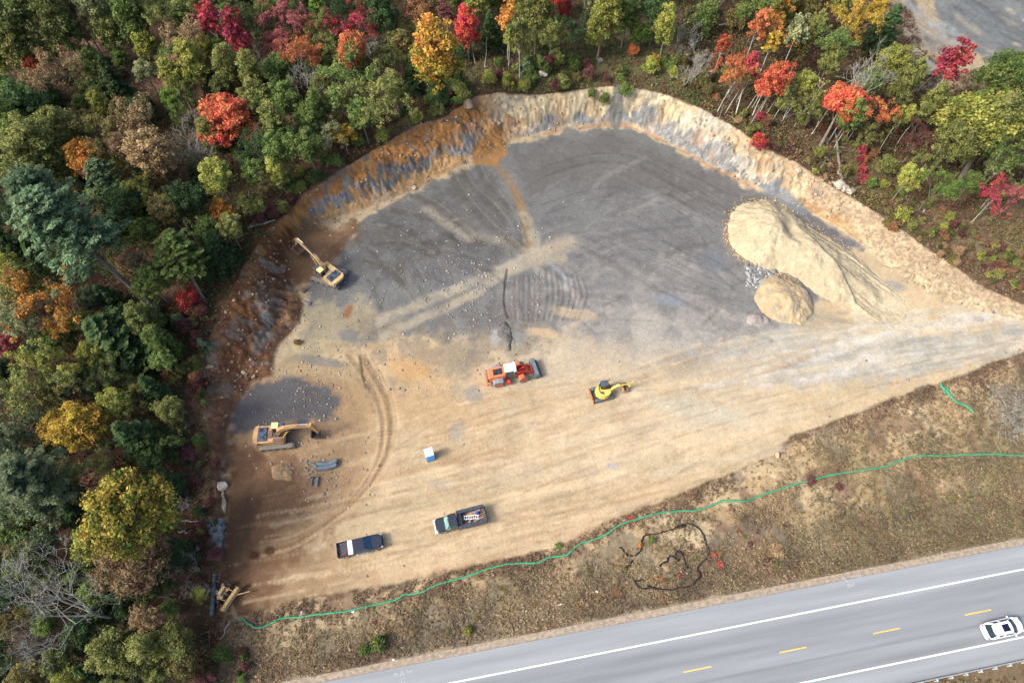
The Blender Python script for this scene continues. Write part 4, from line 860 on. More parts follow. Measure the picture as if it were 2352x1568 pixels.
def suv(at, head):
    x, y = at; root = empty('white_suv', (x, y, .01), head, 'white SUV with dark sunroof driving along the highway', 'car')
    CW = mat('white_car_paint', (.80, .84, .86), .2, var=.02, coat=.6)
    o = [(2.35, 0), (2.28, .45), (2.0, .78), (1.5, .93), (.5, .96), (-1.6, .95), (-2.1, .86), (-2.32, .6), (-2.38, 0)]; o = o+[(p[0], -p[1]) for p in o[-2:0:-1]]
    MB().plan(o, .32, .95, .985).build('body', CW, root, .06)
    MB().plan([(1.4, -.80), (1.95, -.70), (2.2, -.4), (2.27, 0), (2.2, .4), (1.95, .70), (1.4, .80), (1.55, .4), (1.6, 0), (1.55, -.4)], .94, 1.0, .97).build('hood', CW, root, .04)
    cab = MB().fr([(1.62, 0), (1.5, .6), (1.2, .88), (-1.7, .86), (-2.0, .7), (-2.08, 0), (-2.0, -.7), (-1.7, -.86), (1.2, -.88), (1.5, -.6)], .95,
                  [(.58, 0), (.55, .4), (.40, .66), (-1.5, .64), (-1.75, .5), (-1.8, 0), (-1.75, -.5), (-1.5, -.64), (.40, -.66), (.55, -.4)], 1.60).build('cab_glass', GLS, root, .02)
    MB().plan([(.62, 0), (.58, .42), (.42, .69), (-1.4, .67), (-1.72, .5), (-1.78, 0), (-1.72, -.5), (-1.4, -.67), (.42, -.69), (.58, -.42)], 1.60, 1.68, .97).build('roof', CW, cab, .02)
    p_ = MB()
    for s_ in (-1, 1): p_.cyl((1.2, s_*.86, .95), (.42, s_*.67, 1.60), .05, n=6).cyl((-1.75, s_*.84, .95), (-1.45, s_*.65, 1.62), .12, n=6).cyl((-.5, s_*.88, .95), (-.5, s_*.67, 1.62), .05, n=6)
    p_.build_each('pillar', CW, cab, 0)
    MB().box((-.2, 0, 1.685), (.85, .78, .02)).build('sunroof', mat('sunroof_glass', (.006, .01, .03), .1), cab, 0)
    rr_ = MB()
    for s_ in (-1, 1): rr_.box((-.5, s_*.6, 1.71), (1.7, .05, .05))
    rr_.build_each('roof_rail', mat('satin_alloy', (.6, .62, .63), .35, .7), cab, 0)
    MB().box((-2.28, 0, .62), (.14, 1.5, .3)).box((-2.16, 0, .99), (.12, 1.45, .06)).build('rear_bumper', CW, root)
    MB().box((-2.10, 0, 1.02), (.05, 1.5, .04)).build('rear_seam', BLK, root, 0)
    for s_ in (-1, 1):
        MB().box((2.1, s_*.62, .8), (.22, .3, .14), rz=-s_*.6).build('headlight', MATS['lamp_lens'], root)
        MB().box((-2.22, s_*.72, .86), (.1, .24, .16)).build('tail_light', mat('red_lens', (.35, .02, .02), .3), root)
        MB().box((.95, s_*1.04, 1.02), (.14, .18, .12)).build('mirror', CW, root)
    wheels(root, (-1.4, 1.42), .82, .34)
    root.scale = (1.06, 1.06, 1.06); return root
pc = G(2293, 1441); suv((pc[0], pc[1]-.1), RA+R_(1))

# ------------------------------------------------------------------ site furniture
def toilet():
    x, y = G(989, 1050); root = empty('portable_toilet', (x, y, float(gz(x, y))), R_(19), 'blue portable toilet with white roof standing alone on the sand', 'portable toilet')
    BL = mat('blue_cabin_plastic', (.02, .40, .86), .45, var=.05)
    MB().box((0, 0, 1.1), (1.14, 1.14, 2.1)).build('cabin', BL, root)
    MB().box((0, 0, .05), (1.24, 1.24, .1)).build('skid', DARK, root)
    rf = MB().box((0, 0, 2.21), (1.2, 1.2, .14), tx=.93, ty=.93)
    for i in range(4): rf.box((-.42+i*.28, .05, 2.29), (.1, .85, .03))
    rf.build('roof', WHT, root)
    MB().cyl((-.4, -.45, 2.2), (-.4, -.45, 2.45), .05, n=8).build('vent_pipe', DARK, root, 0)
    d = MB().box((0, -.585, 1.05), (.7, .04, 1.85)).build('door', mat('blue_door', (.015, .34, .78), .45), root)
    MB().box((.25, -.62, 1.05), (.06, .03, .16)).build('handle', BLK, d, 0)
    MB().box((-.575, 0, 1.9), (.03, .8, .16)).box((.575, 0, 1.9), (.03, .8, .16)).build('vent_louver', WHT, root, 0)
toilet()
def cpipe(pts, r, label):
    P = curve(pts, 14); b = MB(); q = []; rad = []
    for i, p in enumerate(P):
        q.append((p[0], p[1], r+.02)); rad.append(r*(1.0 if i % 2 else .9))
    b.tube(q, rad, 14); o = b.build('corrugated_pipe', mat('blue_grey_pipe', S(126, 146, 158), .6, var=.15), None, 0, False)
    zz = float(gz(P[0][0], P[0][1])); o.location.z = zz
    return tag(o, label, 'pipe', 'corrugated pipe lengths by the rubble')
cpipe([G(729, 1066.5), G(741, 1068), G(753, 1067.5), G(765, 1064), G(776, 1059)], .34, 'corrugated blue-grey pipe, the upper one of the pair lying together')
cpipe([G(729, 1078), G(741, 1077), G(754, 1075.5), G(766, 1072), G(775, 1068)], .36, 'corrugated blue-grey pipe, the lower one of the pair lying together')
def put(name, b, m, u, v, rz, label, cat, dz=0, bevel=.02, group=None):
    x, y, zz = GT(u, v); o = b.build(name, m, None, bevel); o.location = (x, y, zz+dz); o.rotation_euler = (0, 0, rz); return tag(o, label, cat, group)
put('metal_channel', MB().box((0, 0, .08), (1.4, .26, .03)).box((0, .13, .14), (1.4, .03, .16)).box((0, -.13, .14), (1.4, .03, .16)), GRYP, 718, 1067, -.45, 'pale steel channel on a stick beside the corrugated pipes', 'steel channel')
put('cable_stick', MB().box((0, 0, .06), (1.3, .06, .06)), mat('grey_stick', S(150, 140, 124), .8), 714, 1070, 1.05, 'thin grey stick lying under the pale steel channel', 'stick')
tr = MB().box((0, 0, .05), (.8, 1.35, .04)).box((-.4, 0, .25), (.07, 1.35, .4)).box((.4, 0, .25), (.07, 1.35, .4)).box((0, .66, .22), (.8, .05, .34))
put('steel_trough', tr, [mat('trough_steel', S(150, 142, 140), .6, var=.3)], 725, 1106, -.02, 'open grey steel trough with rusty floor, below the corrugated pipes', 'trough')
def culvert():
    x, y, zz = GT(489, 1366); x0, y0 = G(492, 1320, zz+.4); x1, y1 = G(486, 1413, zz+.4)
    b = MB(); n = 60; q = []; rad = []
    for i in range(n+1):
        k = i/n; q.append((x0+(x1-x0)*k, y0+(y1-y0)*k, zz+.32)); rad.append(.31 if i % 2 else .285)
    b.tube(q, rad, 16); o = b.build('culvert_pipe', mat('black_pipe', (.055, .075, .09), .45, var=.4, sc=1.5), None, 0)
    tag(o, 'long black drainage pipe lying at the edge of the woods', 'pipe')
    c = MB().tube([(x0, y0, zz+.32), (x0+(x0-x1)*.02, y0+(y0-y1)*.02, zz+.32)], .33, 16).build('collar', mat('pale_collar', S(150, 160, 158), .6), o, 0)
culvert()
def compactor():
    x, y, zz = GT(525, 1368); root = empty('towed_scraper', (x, y, zz), R_(-28), 'small pale yellow towed scraper on wheels beside the black pipe', 'scraper'); root.scale = (.8, .8, .8)
    PY = mat('pale_yellow_paint', S(214, 196, 134), .6, var=.2, sc=3, dust=S(196, 150, 100))
    BY = MB().side([(.55, .35), (.55, 1.05), (.72, 1.12), (1.05, 1.05), (1.25, .5), (1.2, .35)], -2.2, 1.6)
    BY.build('blade_box', PY, root)
    MB().plan([(-1.3, -.2), (-1.2, .9), (-.3, 1.1), (-.3, -.9), (-1.2, -1.0)], .6, .75).box((-1.1, .2, .95), (.5, 1.4, .5)).build('frame', PY, root)
    MB().box((.1, .9, .85), (1.6, .1, .12), rz=.1).box((.1, -.8, .85), (1.4, .1, .12), rz=.25).build('side_arm', PY, root)
    MB().box((1.9, 1.35, .6), (1.8, .14, .14), rz=.75).cyl((2.5, 1.95, .6), (2.75, 2.15, .6), .12, n=8).build('drawbar', PY, root)
    MB().box((.85, 1.75, 1.0), (.7, .12, .5)).build('end_plate', PY, root)
    MB().box((-.6, -.3, .85), (.5, .4, .3)).cyl((-.8, .3, .9), (.4, .1, .9), .07).build('hydraulics', DARK, root)
    for s_ in (-1.45, 1.45): tyre(root, (-.7, s_, .5), .5, .3, mat('tyre_rubber', (.03, .03, .03)), PY)
compactor()
put('rusty_tank', MB().box((0, 0, .35), (1.9, 1.3, .7)).box((-.5, 0, .73), (.5, 1.0, .06)).cyl((.5, .2, .7), (.5, .2, .85), .12), mat('rusty_red_steel', S(112, 72, 66), .8, var=.3, sc=3), 497, 1277, -.05, 'rusty red steel box half hidden in weeds below the grey rock pile', 'steel box')
# silt sock
def tube_on_ground(name, ptsD, r, m, label, cat, group=None, n=5, jit=0, seed=0, kind=None):
    rr_ = random.Random(seed); P = curve([GT(u, v)[:2] for u, v in ptsD], n); q = []; rad = []
    dense = []
    for a, b_ in zip(P[:-1], P[1:]):
        L = math.hypot(b_[0]-a[0], b_[1]-a[1]); k = max(1, int(L/.5))
        for i in range(k): dense.append((a[0]+(b_[0]-a[0])*i/k, a[1]+(b_[1]-a[1])*i/k))
    dense.append(P[-1])
    for x, y in dense:
        q.append((x+rr_.gauss(0, jit), y+rr_.gauss(0, jit), max(float(gz(x, y)), -.2)+r*.8+.05)); rad.append(r*rr_.uniform(.85, 1.12))
    o = MB().tube(q, rad, 10).build(name, m, None, 0, True); return tag(o, label, cat, group, kind)
SOCK = mat('green_mesh_sock', S(44, 150, 108, .75), .8, var=.18, sc=1.5, bump=.3, bsc=14, dust=S(84, 160, 122, .7))
sockP = [(548, 1425), (560, 1423), (592, 1441), (633, 1426), (650, 1419), (693, 1416), (733, 1409), (784, 1406), (834, 1394), (907, 1378), (927, 1365), (944, 1365), (971, 1359), (1004, 1343), (1077, 1322), (1127, 1304), (1177, 1294), (1231, 1293), (1251, 1285), (1267, 1279), (1302, 1274),
 (1331, 1250), (1371, 1237), (1397, 1224), (1427, 1203), (1461, 1193), (1511, 1179), (1568, 1173), (1595, 1173), (1635, 1161), (1658, 1151), (1708, 1151), (1731, 1144), (1781, 1126), (1851, 1106), (1928, 1088), (2008, 1077), (2041, 1069), (2068, 1058), (2098, 1049), (2135, 1047), (2185, 1047), (2250, 1044), (2328, 1046), (2420, 1052)]
tube_on_ground('silt_sock', sockP, .135, SOCK, 'long green silt sock winding between the sand and the grass verge', 'silt sock', jit=.03)
tube_on_ground('silt_sock', [(2158, 880), (2165, 893), (2173, 898), (2181, 910), (2195, 923), (2211, 930), (2226, 938), (2235, 950)], .17, SOCK, 'short leftover piece of green silt sock at the right', 'silt sock', jit=.05)
tube_on_ground('silt_sock', [(2168, 893), (2174, 890), (2176, 900), (2170, 904), (2166, 896)], .12, SOCK, 'small loose loop of green sock beside the short leftover piece', 'silt sock')
def Z5(l): return [(x*.12207+1408.7, y*.12207+1179) for x, y in l]
FS = mat('black_fabric_sock', (.022, .022, .024), 1.0, var=.4, sc=3); FS.node_tree.nodes['Principled BSDF'].inputs['Specular IOR Level'].default_value = .1
for pts, r, lab in [([(110, 635), (150, 650), (210, 730), (280, 785), (400, 790), (480, 740), (520, 660), (530, 520), (570, 430), (640, 400), (780, 390), (900, 360), (1010, 325), (1160, 290), (1180, 250), (1280, 215), (1400, 190), (1500, 215), (1600, 280), (1680, 380), (1710, 470), (1750, 600), (1790, 700), (1750, 840), (1690, 900), (1600, 980), (1580, 1060), (1610, 1120), (1610, 1200), (1530, 1290), (1480, 1350), (1380, 1380), (1250, 1400), (1080, 1435), (900, 1425), (700, 1390), (630, 1350)], .13, 'long black fabric sock making the big ring on the verge'),
    ([(350, 880), (320, 950), (220, 1030), (185, 1090)], .14, 'short straight black sock piece at the left of the ring'), ([(230, 1160), (370, 1230), (410, 1310), (500, 1410), (600, 1415), (690, 1400)], .11, 'curved black sock piece at the lower left of the ring'),
    ([(870, 990), (940, 930), (1010, 900), (1030, 840), (1080, 800), (1150, 830), (1190, 880), (1230, 880), (1225, 830), (1180, 790), (1165, 740), (1210, 712), (1270, 730), (1310, 800), (1340, 890), (1360, 980), (1400, 1050)], .17, 'snaking black sock coiled inside the ring'),
    ([(1190, 268), (1240, 255), (1300, 245), (1345, 235)], .22, 'thick doubled black sock end at the top of the ring'), ([(390, 1265), (470, 1270), (530, 1240), (580, 1265)], .10, 'thin black sock strand inside the lower left of the ring')]:
    tube_on_ground('black_sock', Z5(pts), r*.72, FS, lab, 'fabric sock', 'black fabric socks on the verge', jit=.03, seed=len(pts))
# guardrail
def rail():
    p = roadpt(32, -9.9); root = empty('guardrail', (p[0], p[1], -.1), RA, 'galvanised guardrail on posts along the far side of the highway', 'guardrail')
    GV = mat('galvanised_steel', S(196, 204, 206), .5, .1, var=.1)
    b = MB(); b.side([(0, 0)]*0 or [(-12, .55), (60, .55), (60, .60), (-12, .60)], 0, .02)
    prof = [(.00, .45), (.10, .52), (.0, .60), (.10, .68), (.0, .76)]
    vs = []; fs = []
    for x_ in (-12, 70):
        for (yy, zz) in prof+[(p_[0]-.012, p_[1]) for p_ in prof[::-1]]: vs.append((x_, yy, zz))
    k = 10; fs = [(i, (i+1) % k, k+(i+1) % k, k+i) for i in range(k)]+[tuple(range(k)), tuple(range(2*k-1, k-1, -1))]
    MB().add(vs, fs).build('rail_beam', GV, root, 0)
    for i in range(42):
        o = MB().box((-11+i*1.905, -.22, .2), (.12, .16, 1.05)).box((-11+i*1.905, -.09, .6), (.16, .14, .3)).build('post', GV, root, .01)
rail()

# ------------------------------------------------------------------ heaps, rocks
def heap(name, label, ptsD, slope, capf, cols, noise=.25, res=.16, scarp=None, cat='pile', z0=0.0, matr=None, rdg=None, bump=.5):
    pts = curve(ptsD+[ptsD[0]], 4)[:-1]; W = [G(p[0], p[1], z0) for p in pts]
    px = [p[0] for p in W]; py = [p[1] for p in W]
    gx = np.arange(min(px)-1, max(px)+1, res); gy = np.arange(min(py)-1, max(py)+1, res)
    XX, YY = np.meshgrid(gx, gy)
    d, _, _ = seg_dist(XX, YY, W, True); d = np.where(inside(XX, YY, W), d, -d)
    d = d+(fbm(XX, YY, 1.6, 300, 4)-.5)*1.0+(fbm(XX, YY, .4, 301, 2)-.5)*.3
    dd = np.maximum(d, 0)
    cap = capf(XX, YY)
    hgt = cap*(1-np.exp(-dd*slope/np.maximum(cap, .05)))
    if rdg is not None: hgt = rdg(XX, YY, hgt, dd)
    hgt = hgt+(fbm(XX, YY, 1.3, 310, 5, .6)-.5)*noise*1.5*smooth(0, 1, dd)
    ZZ = gz(XX, YY)+np.where(d > 0, hgt, -.25)
    c = np.zeros(XX.shape+(3,), np.float32); c[:] = cols[0]
    mixc(c, cols[1], smooth(.42, .62, fbm(XX, YY, 1.8, 320, 4)).astype(np.float32)*.8)
    if len(cols) > 2: mixc(c, cols[2], smooth(.55, .66, fbm(XX, YY, 1.1, 330, 4)).astype(np.float32)*.8)
    c *= (.86+.28*fbm(XX, YY, .4, 340, 2))[..., None]
    o = mesh_np(name, np.stack([XX, YY, ZZ], -1).reshape(-1, 3), gridfaces(*XX.shape), matr or GM2, c.reshape(-1, 3), smooth_=True)
    return tag(o, label, cat)
GM2 = attrmat('loose_sand', amt=.2, nsc=3.5, bump=.8, bdist=.18, speck=False)
ax0 = np.array(G(1775, 528)); ax1 = np.array(G(2060, 722)); axd = (ax1-ax0)/np.linalg.norm(ax1-ax0); axL = np.linalg.norm(ax1-ax0)
scW = np.array(curve([G(1800, 522), G(1835, 552), G(1868, 585), G(1905, 622), G(1938, 662), G(1962, 700)], 6))
scq = (scW[:, 0]-ax0[0])*axd[0]+(scW[:, 1]-ax0[1])*axd[1]; scs = -(scW[:, 0]-ax0[0])*axd[1]+(scW[:, 1]-ax0[1])*axd[0]
def big_cap(x, y):
    q = ((x-ax0[0])*axd[0]+(y-ax0[1])*axd[1])/axL
    return np.interp(q, [-1, 0, .15, .5, .8, 1.0], [5.6, 5.6, 4.6, 2.9, 1.0, .12])
def big_rdg(x, y, hh, dd):
    q = (x-ax0[0])*axd[0]+(y-ax0[1])*axd[1]; s_ = -(x-ax0[0])*axd[1]+(y-ax0[1])*axd[0]
    s0_ = np.interp(q, scq, scs)+(fbm(q, s_*0, 2.2, 360, 3)-.5)*.5
    ramp = smooth(s0_-.1, s0_+.30, s_)*smooth(2.0, 4.5, q)
    hh = hh-ramp*(.75*(1-np.exp(-dd*.8)))
    hh = hh+(vn(q/6+3, s_/.40, 350)-.5)*.2*ramp+(vn(q/3+9, s_/1.1, 351)-.5)*.25*ramp
    a = np.arctan2(y-ax0[1], x-ax0[0]); r_ = np.hypot(x-ax0[0], y-ax0[1])
    hh = hh+(1-ramp)*(vn(a*9+5, r_/5, 352)-.5)*.16*smooth(1, 4, r_)*smooth(0, 1.5, dd)
    notch = np.exp(-((q-2.6)/1.5)**2-((s_-.2)/1.3)**2)*1.5+np.exp(-((q-3.8)/1.2)**2-((s_+.9)/.7)**2)*.5
    return np.maximum(hh-notch, 0)
BS = [S(206, 192, 160), S(194, 180, 150)]
heap('sand_pile', 'huge pale sand pile with a long driven ramp on its right', [(1673, 520), (1680, 488), (1705, 467), (1740, 459), (1775, 462), (1808, 480), (1842, 505), (1882, 532), (1925, 560), (1970, 592), (2015, 630), (2058, 668), (2085, 708), (2062, 742), (2008, 735), (1965, 712), (1930, 700), (1896, 690), (1862, 666), (1832, 642), (1782, 622), (1729, 607), (1690, 580), (1675, 550)], 1.0, big_cap, BS, .32, .16, rdg=big_rdg, cat='sand pile')
heap('soil_pile', 'rounded tan soil pile below the huge sand pile', [(1732, 690), (1740, 655), (1770, 634), (1815, 640), (1850, 668), (1868, 700), (1862, 730), (1838, 746), (1795, 742), (1760, 728)], 1.0, lambda x, y: np.full(x.shape, 2.6), [S(202, 182, 146), S(190, 170, 136), S(178, 170, 152)], .6, .16, cat='soil pile')
heap('gravel_pile', 'small grey gravel mound at the lower left of the tan soil pile', [(1716, 735), (1724, 720), (1745, 718), (1766, 728), (1771, 742), (1758, 751), (1735, 751), (1719, 745)], .8, lambda x, y: np.full(x.shape, 1.0), [S(176, 168, 160), S(150, 142, 134)], .5, .13, cat='gravel pile')
heap('soil_pile', 'small brown dirt mound below the worn yellow excavator', [(619, 1085), (625, 1072), (645, 1066), (664, 1072), (674, 1086), (668, 1098), (645, 1102), (625, 1098)], .75, lambda x, y: np.full(x.shape, 2.2), [S(190, 160, 122), S(172, 146, 116), S(150, 138, 122)], .5, .13, cat='soil pile')
heap('gravel_pile', 'narrow dark ridge of crushed rock on the floor above the orange loader', [(1140, 748), (1156, 738), (1168, 742), (1172, 765), (1178, 785), (1172, 806), (1160, 800), (1154, 778), (1142, 764)], .7, lambda x, y: np.full(x.shape, .45), [S(120, 118, 114), S(92, 92, 90), S(146, 138, 126)], .6, .13, cat='gravel pile')
def rockmesh(seed, sub=3, rough=.28, flat=.7):
    import bmesh
    bm = bmesh.new(); bmesh.ops.create_icosphere(bm, subdivisions=sub, radius=1); r = random.Random(seed)
    pl = [(Vector((r.gauss(0, 1), r.gauss(0, 1), r.gauss(0, 1))).normalized(), r.uniform(.5, .82)) for _ in range(11)]
    for v in bm.verts:
        for n, d in pl:
            k = v.co.dot(n)
            if k > d: v.co -= n*(k-d)*.95
        v.co *= 1+r.uniform(-.03, .03); v.co.z *= flat
    me = bpy.data.meshes.new('boulder'); bm.to_mesh(me); bm.free(); return me
RK = [mat('pale_boulder', S(208, 196, 178), .9, var=.15, sc=1.5, bump=.5, bsc=4), mat('grey_boulder', S(142, 142, 140), .9, var=.18, sc=1.5, bump=.5, bsc=4), mat('sandy_boulder', S(204, 178, 146), .9, var=.15, sc=1.5, bump=.4, bsc=4), mat('brown_boulder', S(128, 102, 84), .9, var=.2, sc=1.5, bump=.4, bsc=4),
 mat('slate_boulder', S(116, 126, 132), .9, var=.25, sc=1.5, bump=.4, bsc=4), mat('light_grey_rubble', S(176, 180, 180), .9, var=.2, sc=1.5, bump=.4, bsc=4)]
def boulder(u, v, r, mi, label, group='boulders round the cut', flat=.7, rz=0, sx=1, seed=None):
    x, y, zz = GT(u, v); me = rockmesh(seed if seed is not None else int(u*7+v), 3, flat=flat); me.materials.append(RK[mi])
    o = bpy.data.objects.new('boulder', me); COL.objects.link(o); o.location = (x, y, zz+r*.3); o.scale = (r*sx, r, r); o.rotation_euler = (0, 0, rz); return tag(o, label, 'boulder', group)
boulder(1074, 244, 1.25, 2, 'round tan boulder at the crest above the orange bank')
boulder(1250, 173, 1.0, 0, 'white boulder alone in the green scrub above the cut', sx=1.3)
boulder(2122, 161, 2.1, 1, 'large grey boulder in the bare yard at top right', sx=1.15)
boulder(1377, 141, .7, 1, 'small grey boulder in the scrub above the far bank'); boulder(1312, 142, .7, 3, 'dull brown boulder in the scrub near the white boulder')
boulder(1925, 429, 1.15, 0, 'largest and leftmost of three pale boulders on the right crest', 'three pale boulders on the right crest'); boulder(1938, 434, .9, 0, 'middle one of three pale boulders on the right crest', 'three pale boulders on the right crest'); boulder(1953, 441, .9, 0, 'rightmost of three pale boulders on the right crest', 'three pale boulders on the right crest')
boulder(511, 1115, .85, 0, 'smooth whitish boulder at the left edge of the brown ground', rz=.3, sx=1.1)
boulder(498, 1359, .42, 0, 'pale stone beside the black pipe, upper of two', 'pale stones by the scraper', .8); boulder(503, 1370, .42, 0, 'pale stone beside the black pipe, lower of two', 'pale stones by the scraper', .8); boulder(513, 1344, .28, 0, 'small pale stone above the towed scraper', 'pale stones by the scraper')
boulder(708, 697, .55, 1, 'grey boulder beside the tan silt left of the digging excavator'); boulder(700, 668, .5, 3, 'brown boulder just left of the tracks of the digging excavator')
boulder(2092, 486, .6, 0, 'pale stone at the right crest next to a yellow bush'); boulder(1835, 392, .6, 0, 'pale stone at the crest right of the round red bush'); boulder(1822, 332, .35, 0, 'small pale stone in the brown brush right of the round red bush')
boulder(952, 432, .5, 0, 'white stone at the toe of the orange bank'); boulder(2092, 947, .5, 2, 'tan stone on the verge left of the short green sock'); boulder(1785, 1045, .5, 2, 'tan stone on the edge of the verge below the haul road')
rgg = random.Random(77)
sl_me = rockmesh(501, 3, flat=.3); sl_me.materials.append(RK[2])
for k, (u, v, a, b_) in enumerate([(513, 1138, .22, .8), (515, 1160, .42, 1.2)]):
    x, y, zz = GT(u, v); o = bpy.data.objects.new('stone_slab', sl_me if k == 0 else sl_me.copy()); COL.objects.link(o); o.location = (x, y, zz+.15); o.scale = (a, b_, .8); o.rotation_euler = (0, 0, .2)
    tag(o, ['narrow sliver of stone just below the whitish boulder', 'long tan stone slab trailing below the whitish boulder'][k], 'stone slab')
# rocks one can tell apart in the grey pile at the left edge
rocks_me = [rockmesh(600+i, 2, flat=.65) for i in range(6)]
for i, me in enumerate(rocks_me): me.materials.append(RK[(1, 3, 1, 2, 3, 2)[i]])
def rock_cluster(n, uf, rmin, rmax, group, label, cat='rock', mi=None):
    for i in range(n):
        u, v = uf(i); x, y, zz = GT(u, v); r = rmin+(rmax-rmin)*rgg.random()**2
        o = bpy.data.objects.new('rock', rgg.choice(rocks_me)); COL.objects.link(o)
        if mi is not None: o.material_slots[0].link = 'OBJECT'; o.material_slots[0].material = RK[rgg.choice(mi)]
        o.location = (x, y, zz+r*.3); o.scale = (r*rgg.uniform(.7, 1.5), r, r*rgg.uniform(.6, 1)); o.rotation_euler = (rgg.uniform(-.4, .4), rgg.uniform(-.4, .4), rgg.uniform(0, 6.28))
        tag(o, label, cat, group)
rock_cluster(95, lambda i: (rgg.gauss(499, 8), rgg.gauss(1226, 17)), .12, .55, 'rocks of the grey pile at the left edge', 'broken grey rock in the pile at the left edge above the rusty box', mi=(4, 4, 1))
rock_cluster(150, lambda i: (rgg.uniform(1714, 1776), rgg.uniform(606, 664)), .12, .42, 'rocks beside the sand pile', 'light grey rubble rock between the sand pile and the tan soil pile', mi=(1, 5, 5))
rock_cluster(34, lambda i: (rgg.gauss(1890, 25), rgg.gauss(402, 16)), .15, .42, 'pale stones along the right crest', 'small pale stone strewn along the right crest', mi=(0, 2))
rock_cluster(60, lambda i: (rgg.uniform(470, 600), rgg.gauss(868, 16)), .12, .42, 'broken brown rocks under the left bank', 'angular tan rock tumbled below the left bank', mi=(2, 3, 3))
# uncountable small stones
def stones(n, gen, name, smin, smax, cols, label):
    base_v = np.array([(1, 0, 0), (-1, 0, 0), (0, 1, 0), (0, -1, 0), (0, 0, 1), (0, 0, -1)], float); base_f = np.array([(0, 2, 4), (2, 1, 4), (1, 3, 4), (3, 0, 4), (2, 0, 5), (1, 2, 5), (3, 1, 5), (0, 3, 5)])
    rs = np.random.RandomState(9); P = np.array([gen(rs) for _ in range(n)]); zz = gz(P[:, 0], P[:, 1])
    r = smin+(smax-smin)*rs.rand(n)**4; rot = rs.rand(n)*6.28
    v = base_v[None]*r[:, None, None]*(0.7+.6*rs.rand(n, 6, 1)); c, s_ = np.cos(rot)[:, None], np.sin(rot)[:, None]
    vx = v[..., 0]*c-v[..., 1]*s_; vy = v[..., 0]*s_+v[..., 1]*c
    V = np.stack([vx+P[:, 0:1], vy+P[:, 1:2], v[..., 2]*.7+zz[:, None]+r[:, None]*.25], -1).reshape(-1, 3)
    F = (base_f[None]+np.arange(n)[:, None, None]*6).reshape(-1, 3)
    cc = np.array(cols)[rs.randint(0, len(cols), n)]*(.7+.5*rs.rand(n, 1)); cc = np.repeat(cc, 6, 0)
    return tag(mesh_np(name, V, F, attrmat('stone_'+name, speck=False, bump=0, amt=.1), cc, nv=3), label, kind='stuff')
def on_bank(rs):
    while True:
        i = rs.randint(4, 32); q = rs.rand(); a, b = RIMW[i], RIMW[i+1]; x, y = a[0]+(b[0]-a[0])*q, a[1]+(b[1]-a[1])*q
        x += rs.normal(0, 4); y -= abs(rs.normal(0, 5)) if y > 60 else rs.normal(0, 4)
        if pip(x, y, RIMW) and not pip(x, y, TOEW): return (x, y)
stones(1700, on_bank, 'bank_rubble', .05, .34, [S(198, 176, 140), S(186, 160, 124), S(160, 156, 148), S(204, 190, 160)], 'loose clods and rock on the faces of the cut')
def in_floor(rs):
    while True:
        k = rs.rand()
        if k < .34: u, v = rs.uniform(680, 1250), rs.uniform(480, 900)
        elif k < .50: u, v = rs.normal(1080, 90), rs.normal(650, 60)
        elif k < .62: u, v = rs.normal(700, 80), rs.normal(900, 90)
        elif k < .74: u, v = rs.normal(720, 60), rs.normal(1100, 50)
        elif k < .90:
            i = rs.randint(8, 40); a = TOE[i % len(TOE)]; b = TOE[(i+1) % len(TOE)]; q = rs.rand(); u, v = a[0]+(b[0]-a[0])*q+rs.normal(0, 5), a[1]+(b[1]-a[1])*q+rs.normal(0, 5)
        else: u, v = rs.uniform(500, 2300), rs.uniform(300, 1380)
        x, y = G(u, v)
        if pip(x, y, RIMW): return (x, y)
stones(3600, in_floor, 'scattered_stones', .04, .24, [S(206, 198, 184), S(186, 178, 166), S(176, 152, 126), S(160, 162, 162)], 'small stones scattered on the floor')
pileW = [G(u, v) for u, v in [(1671, 520), (1678, 488), (1703, 465), (1740, 457), (1775, 460), (1808, 478), (1842, 503), (1882, 530), (1925, 558), (1970, 590)]]; pile2 = [G(u, v) for u, v in [(1671, 520), (1673, 550), (1688, 582), (1728, 609), (1782, 624), (1832, 644)]]
def fringe(rs):
    P = pileW if rs.rand() < .4 else pile2; i = rs.randint(0, len(P)-1); q = rs.rand(); return (P[i][0]*(1-q)+P[i+1][0]*q+rs.normal(0, .5), P[i][1]*(1-q)+P[i+1][1]*q+rs.normal(0, .5))
stones(1500, fringe, 'rolled_stones', .05, .22, [S(214, 190, 146), S(200, 170, 126), S(180, 160, 130)], 'stones rolled to the foot of the sand pile')

